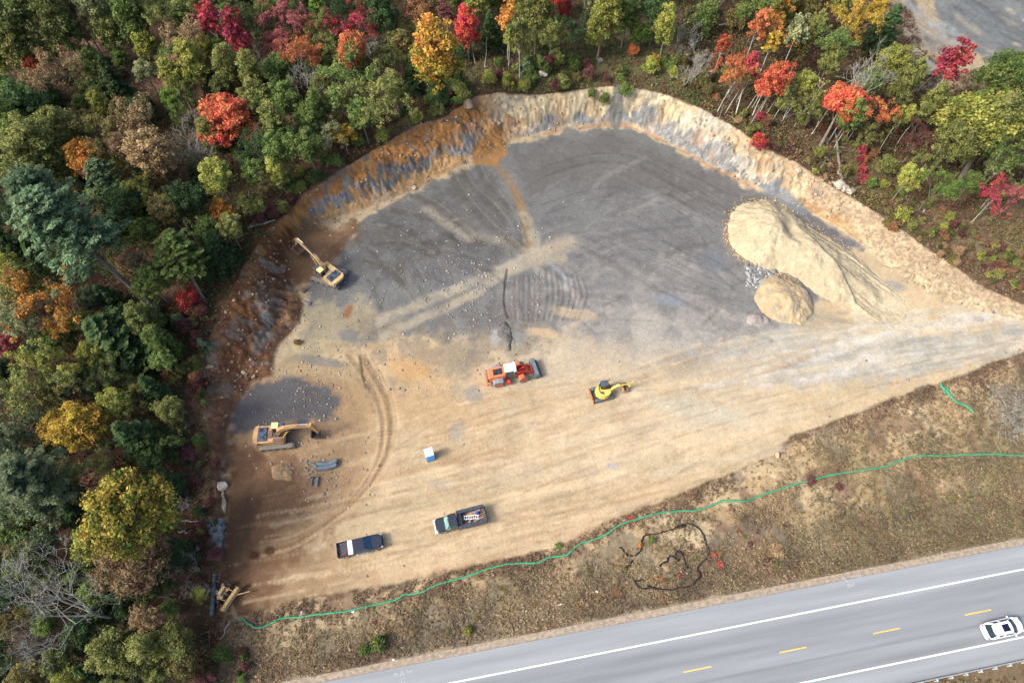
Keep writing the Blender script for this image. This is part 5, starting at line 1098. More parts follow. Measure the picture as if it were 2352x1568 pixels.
# ------------------------------------------------------------------ vegetation
def leafmat(name, lo, hi, var=.25):
    m = bpy.data.materials.new(name); nt, b = nodes(m); b.inputs['Roughness'].default_value = .75; b.inputs['Specular IOR Level'].default_value = .2
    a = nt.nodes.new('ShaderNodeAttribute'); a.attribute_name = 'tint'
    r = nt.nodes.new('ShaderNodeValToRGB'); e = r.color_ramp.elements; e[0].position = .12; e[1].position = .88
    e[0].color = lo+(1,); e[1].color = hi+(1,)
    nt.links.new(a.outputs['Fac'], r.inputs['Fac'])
    oi = nt.nodes.new('ShaderNodeObjectInfo'); mr = nt.nodes.new('ShaderNodeMapRange'); mr.inputs[3].default_value = 1-var; mr.inputs[4].default_value = 1+var; nt.links.new(oi.outputs['Random'], mr.inputs[0])
    v = nt.nodes.new('ShaderNodeVectorMath'); v.operation = 'SCALE'; nt.links.new(r.outputs[0], v.inputs[0]); nt.links.new(mr.outputs[0], v.inputs['Scale'])
    tc = nt.nodes.new('ShaderNodeTexCoord'); no = nt.nodes.new('ShaderNodeTexNoise'); no.inputs['Scale'].default_value = .45; no.inputs['Detail'].default_value = 3; nt.links.new(tc.outputs['Object'], no.inputs['Vector'])
    ad = nt.nodes.new('ShaderNodeMath'); ad.operation = 'MULTIPLY_ADD'; ad.inputs[1].default_value = .13; ad.inputs[2].default_value = .435; nt.links.new(no.outputs['Fac'], ad.inputs[0])
    hs_ = nt.nodes.new('ShaderNodeHueSaturation'); nt.links.new(ad.outputs[0], hs_.inputs['Hue']); nt.links.new(v.outputs[0], hs_.inputs['Color']); v = hs_
    nt.links.new(v.outputs[0], b.inputs['Base Color'])
    tr = nt.nodes.new('ShaderNodeBsdfTranslucent'); nt.links.new(v.outputs[0], tr.inputs['Color'])
    mx = nt.nodes.new('ShaderNodeMixShader'); mx.inputs[0].default_value = .25; nt.links.new(b.outputs[0], mx.inputs[1]); nt.links.new(tr.outputs[0], mx.inputs[2])
    nt.links.new(mx.outputs[0], nt.nodes['Material Output'].inputs['Surface']); return m
KL = .95
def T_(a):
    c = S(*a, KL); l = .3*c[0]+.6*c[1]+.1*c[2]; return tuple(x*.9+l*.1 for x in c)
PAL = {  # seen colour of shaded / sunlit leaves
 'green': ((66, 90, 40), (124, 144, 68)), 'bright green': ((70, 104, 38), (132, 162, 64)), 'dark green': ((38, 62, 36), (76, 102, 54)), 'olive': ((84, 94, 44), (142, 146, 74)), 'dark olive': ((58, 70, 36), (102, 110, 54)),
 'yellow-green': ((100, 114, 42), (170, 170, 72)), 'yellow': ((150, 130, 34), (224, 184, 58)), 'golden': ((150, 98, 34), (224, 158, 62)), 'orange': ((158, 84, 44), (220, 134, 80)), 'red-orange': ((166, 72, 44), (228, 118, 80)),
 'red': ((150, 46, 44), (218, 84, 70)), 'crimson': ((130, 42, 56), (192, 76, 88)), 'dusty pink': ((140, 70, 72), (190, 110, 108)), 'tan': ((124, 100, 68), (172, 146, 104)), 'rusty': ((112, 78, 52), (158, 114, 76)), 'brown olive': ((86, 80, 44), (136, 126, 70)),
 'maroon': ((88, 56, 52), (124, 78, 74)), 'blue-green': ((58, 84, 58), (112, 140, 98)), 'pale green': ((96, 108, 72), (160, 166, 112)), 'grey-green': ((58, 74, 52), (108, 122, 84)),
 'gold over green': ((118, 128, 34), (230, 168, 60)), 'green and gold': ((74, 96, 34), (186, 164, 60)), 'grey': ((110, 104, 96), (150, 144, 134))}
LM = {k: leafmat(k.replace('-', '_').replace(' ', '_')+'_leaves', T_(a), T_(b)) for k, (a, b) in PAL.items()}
BARK = mat('grey_brown_bark', S(118, 112, 100, .8), .95, var=.25, sc=2); PBARK = mat('pale_bark', S(178, 178, 166, .85), .9, var=.2, sc=2); DBARK = mat('bleached_bark', S(158, 158, 148, .85), .9, var=.2, sc=2)
def leaves(rs, cl, per, size, asp=1.7, up=.5, zbias=1.0, ztint=0.0):
    """cl: (n,5) x,y,z,r,tint -> quads scattered in every cluster"""
    n = len(cl)*per; c = np.repeat(cl, per, 0)
    d = rs.normal(size=(n, 3)); d /= np.linalg.norm(d, axis=1)[:, None]; rr = rs.rand(n)**.45
    p = c[:, :3]+d*(c[:, 3]*rr)[:, None]*np.array([1, 1, zbias])
    nrm = d*.6+rs.normal(size=(n, 3))*.6+np.array([0, 0, up]); nrm /= np.linalg.norm(nrm, axis=1)[:, None]
    a = np.cross(nrm, rs.normal(size=(n, 3))); a /= np.linalg.norm(a, axis=1)[:, None]; b = np.cross(nrm, a)
    s_ = size*(.45+1.15*rs.rand(n)**1.5)[:, None]
    V = np.stack([p-a*s_*.5*asp, p-b*s_*.5, p+a*s_*.5*asp, p+b*s_*.5], 1).reshape(-1, 3)
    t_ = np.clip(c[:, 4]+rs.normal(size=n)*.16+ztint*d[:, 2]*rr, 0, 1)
    return V, np.repeat(t_, 4)
def branchy(b, rs, p, d, L, r, dep, spread=.7, kids=(2, 4), droop=0, tips=None, up=.15):
    """recursive limbs; b is an MB"""
    p = Vector(p); d = Vector(d).normalized(); k = 3
    pts = [p]; q = p.copy(); dd = d.copy()
    for i in range(k):
        dd = (dd+Vector(rs.normal(size=3)*.13)+Vector((0, 0, up*.3-droop*.3))).normalized(); q = q+dd*(L/k); pts.append(q.copy())
    b.tube(pts, [r*(1-.5*i/k) for i in range(k+1)], 3 if dep < 3 else 5)
    if tips is not None: tips.append((q, dep))
    if dep <= 0: return
    for i in range(rs.randint(kids[0], kids[1]+1)):
        nd = (dd+Vector(rs.normal(size=3)*spread)+Vector((0, 0, up))).normalized(); f = rs.uniform(.45, 1)
        st = pts[1]+(pts[-1]-pts[1])*f
        branchy(b, rs, st, nd, L*rs.uniform(.5, .8), max(r*.5, .018), dep-1, spread, kids, droop, tips, up)
PROTO = {}
def store(kind, R, HC, Hh_, parts): PROTO.setdefault(kind, []).append((R, HC, Hh_, parts))
HIDE = []
def pmesh(V, F, tint=None):
    o = mesh_np('crown', V, F, LM['green'], tint, attr='tint'); me = o.data; bpy.data.objects.remove(o); return me
def tmesh(b, m):
    me = bpy.data.meshes.new('trunk'); me.from_pydata(b.v, [], b.f); me.materials.append(m); me.polygons.foreach_set('use_smooth', [True]*len(me.polygons)); me.update(); return me
def quads(n): return np.arange(n, dtype=np.int32).reshape(-1, 4)
def mk_decid(seed, R=3.6, HC=9.5, rv=3.6, ncl=60, per=88, size=.18, rim=.45, kind='leafy', trunk=BARK, tr=.16, lobes=6, csize=.74, limbs=9, ztint=.1, up=.5):
    rs = np.random.RandomState(seed); cl = []
    lob = [(rs.normal(), rs.normal(), rs.normal()*.5) for _ in range(lobes)]
    for i in range(ncl):
        a = rs.rand()*6.283; e = np.arcsin(rs.uniform(-.55, 1)); rad = rs.uniform(rim, 1.0)
        k = 1+.24*sum(math.sin(a*(j+1)+l[0]*3)*l[1]/(j+1.5) for j, l in enumerate(lob))
        x = R*rad*math.cos(e)*math.cos(a)*k*.82; y = R*rad*math.cos(e)*math.sin(a)*k*.82; z_ = HC+rv*rad*math.sin(e)*(.85+.15*k)
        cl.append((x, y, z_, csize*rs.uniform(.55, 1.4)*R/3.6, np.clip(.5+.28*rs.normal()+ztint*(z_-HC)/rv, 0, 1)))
    V, t_ = leaves(rs, np.array(cl), per, size, ztint=.12, zbias=.7, up=up)
    b = MB(); top = HC+rv*.3; lean = rs.normal(size=2)*.3
    pts = [(lean[0]*q*q, lean[1]*q*q, top*q) for q in (0, .25, .5, .75, 1)]; b.tube(pts, [tr*1.25, tr, tr*.8, tr*.55, tr*.15], 7)
    for i in range(limbs):
        q = rs.uniform(.5, .95); c = cl[rs.randint(ncl)]; p = Vector((lean[0]*q*q, lean[1]*q*q, top*q)); e = Vector(c[:3]); m_ = (p+e)/2+Vector((0, 0, -.3))
        b.tube([p, m_, e], [tr*.4, tr*.25, .03], 4)
    store(kind, R, HC, top, [('trunk', tmesh(b, trunk), None), ('crown', pmesh(V, quads(len(V)), t_), 'leaf')])
for i in range(7): mk_decid(100+i, R=3.6+.2*(i % 3), rv=3.9+.5*(i % 2), lobes=6, ncl=112+7*i)
for i in range(3): mk_decid(130+i, R=5.0, HC=9.5, rv=3.8, ncl=230, per=80, size=.19, kind='big', tr=.3, csize=.58)
for i in range(4): mk_decid(160+i, R=2.9, HC=8.6, rv=5.6, ncl=150, per=84, size=.18, kind='tall', tr=.18, csize=.85, limbs=10, ztint=.35)
for i in range(4): mk_decid(150+i, R=2.0, HC=8.5, rv=3.6, ncl=60, per=62, size=.18, kind='slim', tr=.10, csize=.95, trunk=PBARK, limbs=5)
for i in range(4): mk_decid(170+i, R=1.0, HC=.75, rv=.85, ncl=30, per=60, size=.12, kind='shrub', tr=.03, csize=1.7, limbs=5, rim=.2)
for i in range(3): mk_decid(190+i, R=2.4, HC=3.0, rv=2.6, ncl=60, per=75, size=.16, kind='bush', tr=.07, csize=1.3, limbs=6, rim=.4)
def mk_sparse(seed, kind, R, HC, per, dep=3, bark=BARK, size=.24, tr=.16, spread=.6, L0=.42):
    rs = np.random.RandomState(seed); b = MB(); tips = []
    fork = HC*.62; b.tube([(0, 0, 0), (rs.normal()*.15, rs.normal()*.15, fork*.5), (0, 0, fork)], [tr*1.3, tr, tr*.85], 7)
    for i in range(5):
        a = i*1.3+rs.rand(); sp = rs.uniform(.25, .8)
        branchy(b, rs, (0, 0, fork*rs.uniform(.75, 1)), (math.cos(a)*sp, math.sin(a)*sp, 1), R*1.25*rs.uniform(.8, 1.1), tr*.6, dep, spread, (2, 4), 0, tips)
    parts = [('trunk', tmesh(b, bark), None)]
    if per:
        cl = np.array([(q.x, q.y, q.z, rs.uniform(.35, .75), np.clip(.5+.25*rs.normal(), 0, 1)) for q, d in tips if d <= 1])
        k = min(len(cl), 260); cl = cl[rs.choice(len(cl), k, False)]
        V, t_ = leaves(rs, cl, per, size, up=.5); parts.append(('crown', pmesh(V, quads(len(V)), t_), 'leaf'))
    store(kind, R, HC, HC+R, parts)
for i in range(3): mk_sparse(210+i, 'sparse', 3.4, 9.5, 44, size=.15, tr=.13)
for i in range(3): mk_sparse(220+i, 'bare', 3.0, 9.5, 0, dep=4, bark=DBARK, tr=.12)
mk_sparse(229, 'bare wide', 4.6, 8.0, 0, dep=5, bark=DBARK, tr=.2, spread=.8)
for i in range(2): mk_sparse(232+i, 'bare small', 1.4, 2.6, 0, dep=3, bark=DBARK, tr=.05, spread=.8)
def mk_conifer(seed, kind, R, H_, z0, n, per, size, tr, shape='pine', asp=2.6):
    rs = np.random.RandomState(seed); b = MB(); b.tube([(0, 0, 0), (.1, .05, H_*.4), (0, 0, H_*.8), (0, 0, H_)], [tr*1.3, tr, tr*.5, .03], 8); cl = []
    for i in range(n):
        q = rs.rand()**(.8 if shape == 'pine' else .95); z_ = z0+(H_-z0)*q; a = rs.rand()*6.283
        w = R*((1-q)**.55*.9+.12)*rs.uniform(.65, 1.1) if shape == 'pine' else R*((1-q)**.85*.95+.05)*rs.uniform(.8, 1.05)
        ex, ey = math.cos(a)*w, math.sin(a)*w; dz = w*(.18 if shape == 'pine' else -.18)
        b.tube([(0, 0, z_), (ex*.5, ey*.5, z_+dz*.3), (ex, ey, z_+dz)], [.06, .045, .015], 3)
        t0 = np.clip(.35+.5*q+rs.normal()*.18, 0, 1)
        for f in ((.35, .6, .8, 1.0) if shape == 'pine' else (.3, .5, .7, .85, 1.0)):
            sp = .5*w*.3
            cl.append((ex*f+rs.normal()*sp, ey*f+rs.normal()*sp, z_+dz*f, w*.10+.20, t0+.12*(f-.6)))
    V, t_ = leaves(rs, np.array(cl), per, size, asp=asp, up=1.1, zbias=.45)
    store(kind, R, z0+(H_-z0)*.45, H_, [('trunk', tmesh(b, BARK), None), ('crown', pmesh(V, quads(len(V)), t_), 'leaf')])
for i in range(2): mk_conifer(240+i, 'pine', 5.2, 21, 9.5, 150, 55, .17, .26)
for i in range(3): mk_conifer(250+i, 'hemlock', 3.8, 13.5, 2.0, 190, 26, .18, .18, 'hemlock', 2.0)
mk_conifer(260, 'small conifer', 1.5, 4.2, .3, 60, 22, .2, .07, 'hemlock', 2.0)
def mk_pole(seed, H_, kind='pole'):
    rs = np.random.RandomState(seed); b = MB(); l = rs.normal(size=2)*.45
    pts = [(l[0]*q*q+.15*math.sin(q*5+seed), l[1]*q*q+.12*math.cos(q*4+seed), H_*q) for q in np.linspace(0, 1, 8)]; b.tube(pts, [.075*(1-q*.85)+.01 for q in np.linspace(0, 1, 8)], 5)
    tips = []
    for i in range(7):
        q = rs.uniform(.62, .98); p = Vector(pts[int(q*7)]); a = rs.rand()*6.28; branchy(b, rs, p, (math.cos(a), math.sin(a), 1.1), rs.uniform(.6, 1.3), .03, 1, .6, (1, 2), 0, tips)
    cl = np.array([(q.x, q.y, q.z, rs.uniform(.3, .6), rs.rand()) for q, d in tips]); V, t_ = leaves(rs, cl, 16, .2)
    store(kind, 1.2, H_*.85, H_, [('trunk', tmesh(b, PBARK), None), ('crown', pmesh(V, quads(len(V)), t_), 'leaf')])
for i in range(4): mk_pole(270+i, 9.5+i*.6)

TREES = []   # (x, y, radius, root, u, v, colour, kind)
CAT = {'tall': 'tree', 'leafy': 'tree', 'big': 'tree', 'slim': 'tree', 'sparse': 'tree', 'bare': 'bare tree', 'bare wide': 'bare tree', 'bare small': 'brush', 'pine': 'pine tree', 'hemlock': 'conifer', 'small conifer': 'conifer', 'pole': 'tree', 'shrub': 'shrub', 'bush': 'shrub'}
NAME = {'tall': 'tall_tree', 'leafy': 'leafy_tree', 'big': 'broad_tree', 'slim': 'slender_tree', 'sparse': 'thinly_leaved_tree', 'bare': 'bare_tree', 'bare wide': 'bare_tree', 'bare small': 'dead_brush', 'pine': 'pine_tree', 'hemlock': 'hemlock_tree', 'small conifer': 'young_conifer', 'pole': 'pole_tree', 'shrub': 'shrub', 'bush': 'bush'}
WORD = {'tall': 'tall leafy tree', 'leafy': 'leafy tree', 'big': 'broad-crowned tree', 'slim': 'slender tree', 'sparse': 'thinly leaved tree', 'bare': 'leafless tree', 'bare wide': 'leafless spreading tree', 'bare small': 'dead brush', 'pine': 'pine', 'hemlock': 'conifer', 'small conifer': 'young conifer', 'pole': 'thin pale pole tree', 'shrub': 'low shrub', 'bush': 'bush'}
tr_rng = random.Random(2024)
def mpp(u, v): return 1/(FPX/CAM_H*(math.cos(TILT)+(v-784)/FPX*math.sin(TILT)))
def tree(u, v, r, kind='leafy', col='green', label=None, hs=1.0, base=None, lean=None):
    """u, v, r: where the crown is centred in the photo and its radius there (2352 px wide)"""
    var = PROTO[kind]; R, HC, top, parts = var[tr_rng.randrange(len(var))]
    sc = r*mpp(u, v)/R*(1-HC/CAM_H*.6)
    if base:
        x, y, zz = GT(*base)
        L = math.hypot(u-base[0], v-base[1]); D = math.hypot(base[0]-1176, base[1]-1618); k = L/D; zc = (CAM_H-zz)*k/(1+k)
        hs = zc/(HC*sc) if sc > 0 else 1
        hs = min(max(hs, .5), 2.2)
        xt, yt = G(u, v, zz+zc); tilt = (math.atan2(xt-x, zc), math.atan2(yt-y, zc))
    else:
        zc = HC*sc*hs; zz = 3.0
        for _ in range(4):
            x, y = G(u, v, zz+zc); zz = float(gz(x, y))
        tilt = (tr_rng.gauss(0, .03), tr_rng.gauss(0, .03))
        if kind not in ('shrub', 'bush', 'small conifer', 'bare small') and pip(x, y, RIMW): return None
    root = empty(NAME[kind], (x, y, zz-.1)); root.scale = (sc*tr_rng.uniform(.85, 1.15), sc*tr_rng.uniform(.85, 1.15), sc*hs)
    root.rotation_euler = (-max(-.35, min(.35, tilt[1])), max(-.35, min(.35, tilt[0])), 0)
    rz = tr_rng.uniform(0, 6.28)
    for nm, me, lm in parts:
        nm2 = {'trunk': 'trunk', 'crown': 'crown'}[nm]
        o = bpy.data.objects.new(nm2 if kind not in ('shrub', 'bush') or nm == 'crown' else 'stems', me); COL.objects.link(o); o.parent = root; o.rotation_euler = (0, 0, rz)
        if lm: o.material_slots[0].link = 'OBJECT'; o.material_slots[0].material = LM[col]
    tag(root, label, CAT[kind], None)
    TREES.append((x, y, R*sc, root, u, v, col, kind, label)); return root
L_ = 'leafy'; 
HERO = [
 # label, u, v, r, kind, colour, base
 ('tall blue-green pine with a long bare leaning trunk at the left edge', 145, 530, 98, 'pine', 'blue-green', (365, 713)),
 ('blue-green pine crown just above the tall leaning pine', 105, 455, 75, 'pine', 'blue-green', None),
 ('green pine with dead lower limbs near the digging excavator', 405, 580, 62, 'pine', 'green', (470, 690)),
 ('bright pine between golden maples above the tall leaning pine', 235, 405, 52, 'pine', 'blue-green', (330, 520)),
 ('wide red-orange maple glowing in the middle of the left woods', 525, 268, 62, 'big', 'red-orange', None),
 ('tall maple, yellow-green below and orange on top, at the far edge of the cut', 990, 118, 50, 'tall', 'gold over green', None),
 ('tall narrow scarlet maple beside the white birch pole', 1072, 62, 30, 'tall', 'red', None),
 ('white leafless birch pole beside the scarlet maple', 1118, 50, 14, 'pole', 'olive', (1114, 156)),
 ('largest yellow and green maple in the lower left woods', 285, 1175, 115, 'big', 'green and gold', (410, 1255)),
 ('tan and olive oak crown below the largest yellow and green maple', 300, 1290, 78, 'big', 'tan', None),
 ('round yellow maple at the left below the dark green conifer', 175, 985, 72, 'big', 'yellow', None),
 ('yellow maple crown touching the round yellow maple on its right', 262, 930, 42, L_, 'yellow-green', None),
 ('big dark green conifer left of the rusty bank', 262, 770, 92, 'hemlock', 'dark green', (330, 800)),
 ('huge spreading leafless grey tree in the lower left corner', 160, 1398, 72, 'bare wide', 'grey', (283, 1424)),
 ('small leafless grey tree in the bottom left corner', 62, 1480, 48, 'bare wide', 'grey', (70, 1500)),
 ('tall leafless grey tree leaning over the red maples at the top', 605, 120, 42, 'bare', 'grey', (665, 245)),
 ('leafless grey tree in front of the orange maple at the top centre', 850, 105, 42, 'bare', 'grey', (872, 170)),
 ('scarlet maple leaning over the right bank on two pale trunks', 1935, 205, 58, 'big', 'red-orange', (1883, 337)),
 ('bare pale crown rising above the leaning scarlet maple', 1985, 110, 34, 'bare', 'grey', (1900, 330)),
 ('red maple with two trunks left of the leaning scarlet maple', 1795, 158, 40, L_, 'red-orange', (1721, 290)),
 ('crimson maple crown in the cluster above the right bank', 1716, 118, 26, 'slim', 'crimson', (1690, 262)),
 ('orange and yellow thin maple at the left of the right-hand cluster', 1690, 135, 28, 'sparse', 'orange', (1652, 272)),
 ('wide yellow-green oak at the right edge', 2255, 205, 95, 'big', 'yellow-green', (2205, 417)),
 ('green oak crown in the top right corner of the woods', 2325, 165, 62, 'big', 'green', None),
 ('olive oak crown below the wide yellow-green oak', 2245, 285, 62, 'big', 'olive', None),
 ('crimson maple at the edge of the bare yard, top right', 2185, 150, 34, 'slim', 'crimson', None),
 ('dark green pine at the edge of the bare yard', 2035, 62, 36, 'hemlock', 'dark green', None),
 ('round scarlet bush at the crest of the right bank', 1747, 318, 22, 'bush', 'red', None),
 ('round yellow-green bush left of the black pipe', 458, 1365, 21, 'bush', 'yellow-green', None),
 ('small golden bush in the scrub above the far bank', 1505, 137, 14, 'shrub', 'yellow', None),
 ('bright green round tree in the scrub above the far bank', 1466, 78, 26, 'bush', 'bright green', None),
 ('orange sapling in the scrub below the bright green round tree', 1454, 115, 14, 'bush', 'orange', None),
 ('yellow-green bush above the round tan boulder', 1124, 178, 17, 'bush', 'yellow-green', None),
 ('yellow maple at the crest above the orange bank', 785, 300, 36, L_, 'yellow', (800, 352)),
 ('orange-yellow maple near the upper left of the cut', 505, 480, 32, L_, 'golden', (560, 540)),
 ('yellow-green maple above the orange-yellow maple', 500, 405, 40, L_, 'yellow-green', None),
 ('crimson maple near the top left corner, left of its pair', 475, 45, 27, 'slim', 'crimson', None),
 ('crimson maple near the top left corner, right of its pair', 532, 78, 30, 'slim', 'crimson', None),
 ('pink-red maple by the leafless tree at the top', 640, 95, 32, L_, 'dusty pink', None),
 ('salmon maple alone near the upper left corner', 64, 145, 27, L_, 'red-orange', None),
 ('small red shrub between the pines and the rusty bank', 432, 682, 26, 'bush', 'red', None),
 ('small orange shrub at the upper left of the black sock ring', 1471, 1251, 8, 'shrub', 'golden', None),
 ('green shrub just below the top of the black sock ring', 1497, 1240, 10, 'shrub', 'green', None),
 ('yellow-green bush on the verge at the bottom left of the road', 1076, 1448, 13, 'shrub', 'yellow-green', None),
 ('low green bush on the verge above the first road mark', 868, 1478, 20, 'shrub', 'green', None),
 ('second low green bush beside the first on the verge', 838, 1492, 16, 'shrub', 'green', None),
 ('green shrub at the dark lower left edge of the verge', 503, 1500, 18, 'shrub', 'green', None),
 ('small green shrub above the long green sock', 1283, 1252, 8, 'shrub', 'green', None),
 ('yellow bush behind the pale stone at the right crest', 2075, 492, 20, 'shrub', 'yellow-green', None),
 ('green bush on the bank face left of the tan silt', 682, 785, 10, 'shrub', 'brown olive', None),
]
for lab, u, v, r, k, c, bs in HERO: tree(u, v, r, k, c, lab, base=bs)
MORE = [
 # upper left woods
 (60, 30, 55, L_, 'dark olive'), (130, 60, 50, L_, 'dark olive'), (28, 112, 40, L_, 'olive'), (110, 178, 42, 'sparse', 'tan'), (20, 210, 48, L_, 'green'), (62, 245, 50, L_, 'dark green'), (122, 228, 36, L_, 'dark green'), (160, 30, 40, L_, 'brown olive'),
 (215, 22, 50, L_, 'pale green'), (300, 28, 50, L_, 'green'), (250, 72, 38, L_, 'olive'), (335, 95, 34, L_, 'yellow-green'), (372, 45, 40, 'sparse', 'olive'), (430, 100, 38, 'sparse', 'tan'), (440, 155, 40, L_, 'yellow-green'), (402, 178, 34, L_, 'yellow-green'), (392, 228, 26, L_, 'bright green'),
 (270, 208, 46, 'hemlock', 'dark green'), (215, 212, 36, L_, 'dark olive'), (325, 248, 32, L_, 'dark green'), (505, 112, 16, 'slim', 'bright green'), (570, 58, 36, L_, 'dark olive'), (558, 108, 32, 'sparse', 'crimson'), (645, 45, 34, 'sparse', 'dusty pink'), (640, 12, 32, 'sparse', 'green'), (692, 122, 36, 'sparse', 'orange'), (712, 68, 30, 'sparse', 'rusty'),
 (735, 30, 34, 'hemlock', 'bright green'), (760, 95, 30, 'sparse', 'olive'), (780, 20, 34, L_, 'dark green'), (520, 170, 42, L_, 'olive'), (582, 178, 42, L_, 'olive'), (605, 238, 42, L_, 'olive'), (662, 228, 42, L_, 'green'), (642, 292, 42, L_, 'olive'), (645, 345, 42, L_, 'green'), (702, 330, 42, L_, 'green'), (690, 385, 36, L_, 'dark green'), (752, 360, 30, L_, 'green'),
 (155, 238, 26, 'sparse', 'rusty'), (170, 275, 28, 'sparse', 'tan'), (312, 290, 46, 'sparse', 'tan'), (345, 355, 54, L_, 'tan'), (250, 300, 42, 'sparse', 'brown olive'), (152, 305, 46, L_, 'olive'), (60, 330, 60, L_, 'olive'), (28, 288, 44, L_, 'green'), (205, 292, 30, 'sparse', 'olive'), (430, 300, 36, 'bare', 'grey'), (455, 345, 34, 'bare', 'grey'), (490, 318, 38, L_, 'olive'),
 (432, 455, 42, L_, 'dark green'), (388, 482, 38, L_, 'brown olive'), (205, 362, 44, L_, 'golden'), (312, 432, 36, L_, 'yellow-green'), (275, 392, 26, L_, 'golden'), (560, 470, 26, L_, 'olive'), (590, 335, 34, L_, 'dark green'), (585, 395, 34, L_, 'green'), (60, 400, 50, L_, 'olive'), (575, 425, 26, 'sparse', 'brown olive'), (20, 380, 40, L_, 'dark olive'), (620, 190, 34, 'sparse', 'green'),
 # left middle
 (40, 655, 46, L_, 'olive'), (20, 620, 40, L_, 'yellow-green'), (140, 690, 56, 'sparse', 'golden'), (60, 742, 52, L_, 'pale green'), (12, 795, 36, L_, 'dusty pink'), (88, 842, 46, L_, 'yellow-green'), (168, 835, 24, 'sparse', 'rusty'), (185, 740, 40, L_, 'olive'), (205, 815, 40, L_, 'yellow-green'), (60, 900, 50, L_, 'olive'), (20, 985, 54, L_, 'grey-green'), (120, 905, 40, L_, 'brown olive'),
 (320, 1000, 54, 'hemlock', 'dark green'), (350, 900, 40, 'hemlock', 'dark green'), (230, 1050, 40, L_, 'olive'), (285, 470, 38, L_, 'dark green'), (470, 530, 34, L_, 'green'), (20, 500, 40, L_, 'dark green'), (20, 560, 40, 'hemlock', 'dark green'),
 # lower left
 (62, 1110, 78, 'pine', 'grey-green'), (28, 1200, 60, 'big', 'green'), (150, 1090, 40, L_, 'brown olive'), (110, 1240, 44, L_, 'grey-green'), (370, 1190, 44, L_, 'yellow-green'), (215, 1245, 50, L_, 'yellow-green'), (60, 1290, 46, L_, 'dark olive'), (340, 1425, 40, L_, 'tan'), (400, 1465, 42, L_, 'olive'), (245, 1500, 50, L_, 'olive'), (180, 1450, 40, L_, 'dark green'), (130, 1520, 40, L_, 'dark olive'),
 (420, 1520, 38, L_, 'brown olive'), (300, 1540, 44, L_, 'olive'), (160, 1560, 36, L_, 'yellow-green'), (385, 1400, 26, 'bush', 'green'), (60, 1550, 40, L_, 'brown olive'), (20, 1360, 40, L_, 'dark green'), (360, 1555, 36, L_, 'olive'), (20, 1440, 34, 'sparse', 'brown olive'), (470, 1560, 24, 'bush', 'maroon'),
 # top centre
 (822, 50, 32, 'sparse', 'crimson'), (808, 122, 42, L_, 'orange'), (800, 188, 40, L_, 'green'), (852, 222, 42, L_, 'olive'), (905, 205, 32, L_, 'olive'), (880, 25, 40, L_, 'dark green'), (965, 28, 40, L_, 'rusty'), (918, 110, 30, L_, 'brown olive'), (1032, 38, 22, 'slim', 'maroon'), (1130, 70, 30, 'hemlock', 'dark green'), (1165, 42, 24, 'slim', 'golden'), (1168, 90, 18, 'slim', 'yellow-green'), (1195, 75, 30, 'slim', 'olive'), (1232, 32, 44, L_, 'olive'),
 (1288, 22, 30, L_, 'red'), (1268, 72, 34, L_, 'olive'), (1330, 60, 30, L_, 'dark green'), (1385, 38, 42, L_, 'yellow-green'), (1372, 88, 26, 'bush', 'yellow-green'), (1440, 30, 34, L_, 'green'), (925, 258, 34, L_, 'green'), (975, 245, 30, L_, 'green'), (872, 275, 34, L_, 'green'), (830, 262, 34, L_, 'green'), (1010, 205, 28, L_, 'dark green'), (905, 130, 26, 'sparse', 'olive'), (1510, 20, 34, L_, 'dark green'), (780, 232, 34, L_, 'olive'), (740, 190, 34, L_, 'olive'), (735, 250, 34, L_, 'green'), (700, 275, 34, L_, 'green'),
 (700, 180, 30, 'bare', 'grey'), (760, 230, 26, 'bare', 'grey'), (1060, 110, 24, 'bush', 'dark green'), (1232, 95, 18, 'bush', 'olive'),
 # right
 (1660, 102, 17, 'slim', 'red-orange'), (1740, 62, 24, 'slim', 'orange'), (1745, 18, 34, L_, 'green'), (1790, 55, 32, 'sparse', 'golden'), (1772, 100, 18, 'slim', 'yellow'), (1755, 200, 20, 'slim', 'red-orange'), (1880, 62, 28, L_, 'olive'), (1920, 92, 36, L_, 'green'), (1955, 45, 36, L_, 'yellow'), (1910, 140, 30, L_, 'olive'), (2052, 140, 40, L_, 'yellow-green'), (2065, 200, 36, L_, 'olive'), (2005, 190, 36, L_, 'green'), (1850, 190, 32, L_, 'yellow-green'), (1690, 180, 26, 'sparse', 'olive'),
 (1955, 262, 34, L_, 'green'), (2042, 258, 26, 'sparse', 'orange'), (2195, 320, 48, L_, 'olive'), (2290, 285, 54, L_, 'olive'), (2112, 318, 30, 'sparse', 'maroon'), (2090, 405, 32, L_, 'yellow-green'), (2160, 422, 34, L_, 'bright green'), (2040, 380, 24, 'bush', 'olive'), (2290, 455, 26, 'sparse', 'crimson'), (2335, 445, 24, 'sparse', 'dusty pink'), (2230, 420, 30, L_, 'green'), (1820, 240, 26, 'sparse', 'olive'), (1990, 300, 24, 'sparse', 'olive'), (2140, 240, 36, L_, 'olive'), (2130, 370, 26, L_, 'olive'), (2335, 340, 44, L_, 'green'), (1620, 40, 30, 'bush', 'green'), (1690, 40, 28, 'bush', 'brown olive'),
 (1840, 110, 28, L_, 'brown olive'), (1870, 240, 24, 'sparse', 'olive'), (2100, 170, 30, L_, 'olive'), (1985, 365, 12, 'shrub', 'orange'), (1978, 390, 12, 'shrub', 'crimson'), (1800, 20, 30, L_, 'green'), (1850, 20, 30, L_, 'brown olive'), (2010, 20, 28, L_, 'yellow'), (2000, 420, 16, 'shrub', 'green'), (1745, 265, 12, 'shrub', 'crimson'), (1725, 300, 12, 'shrub', 'olive'),
]
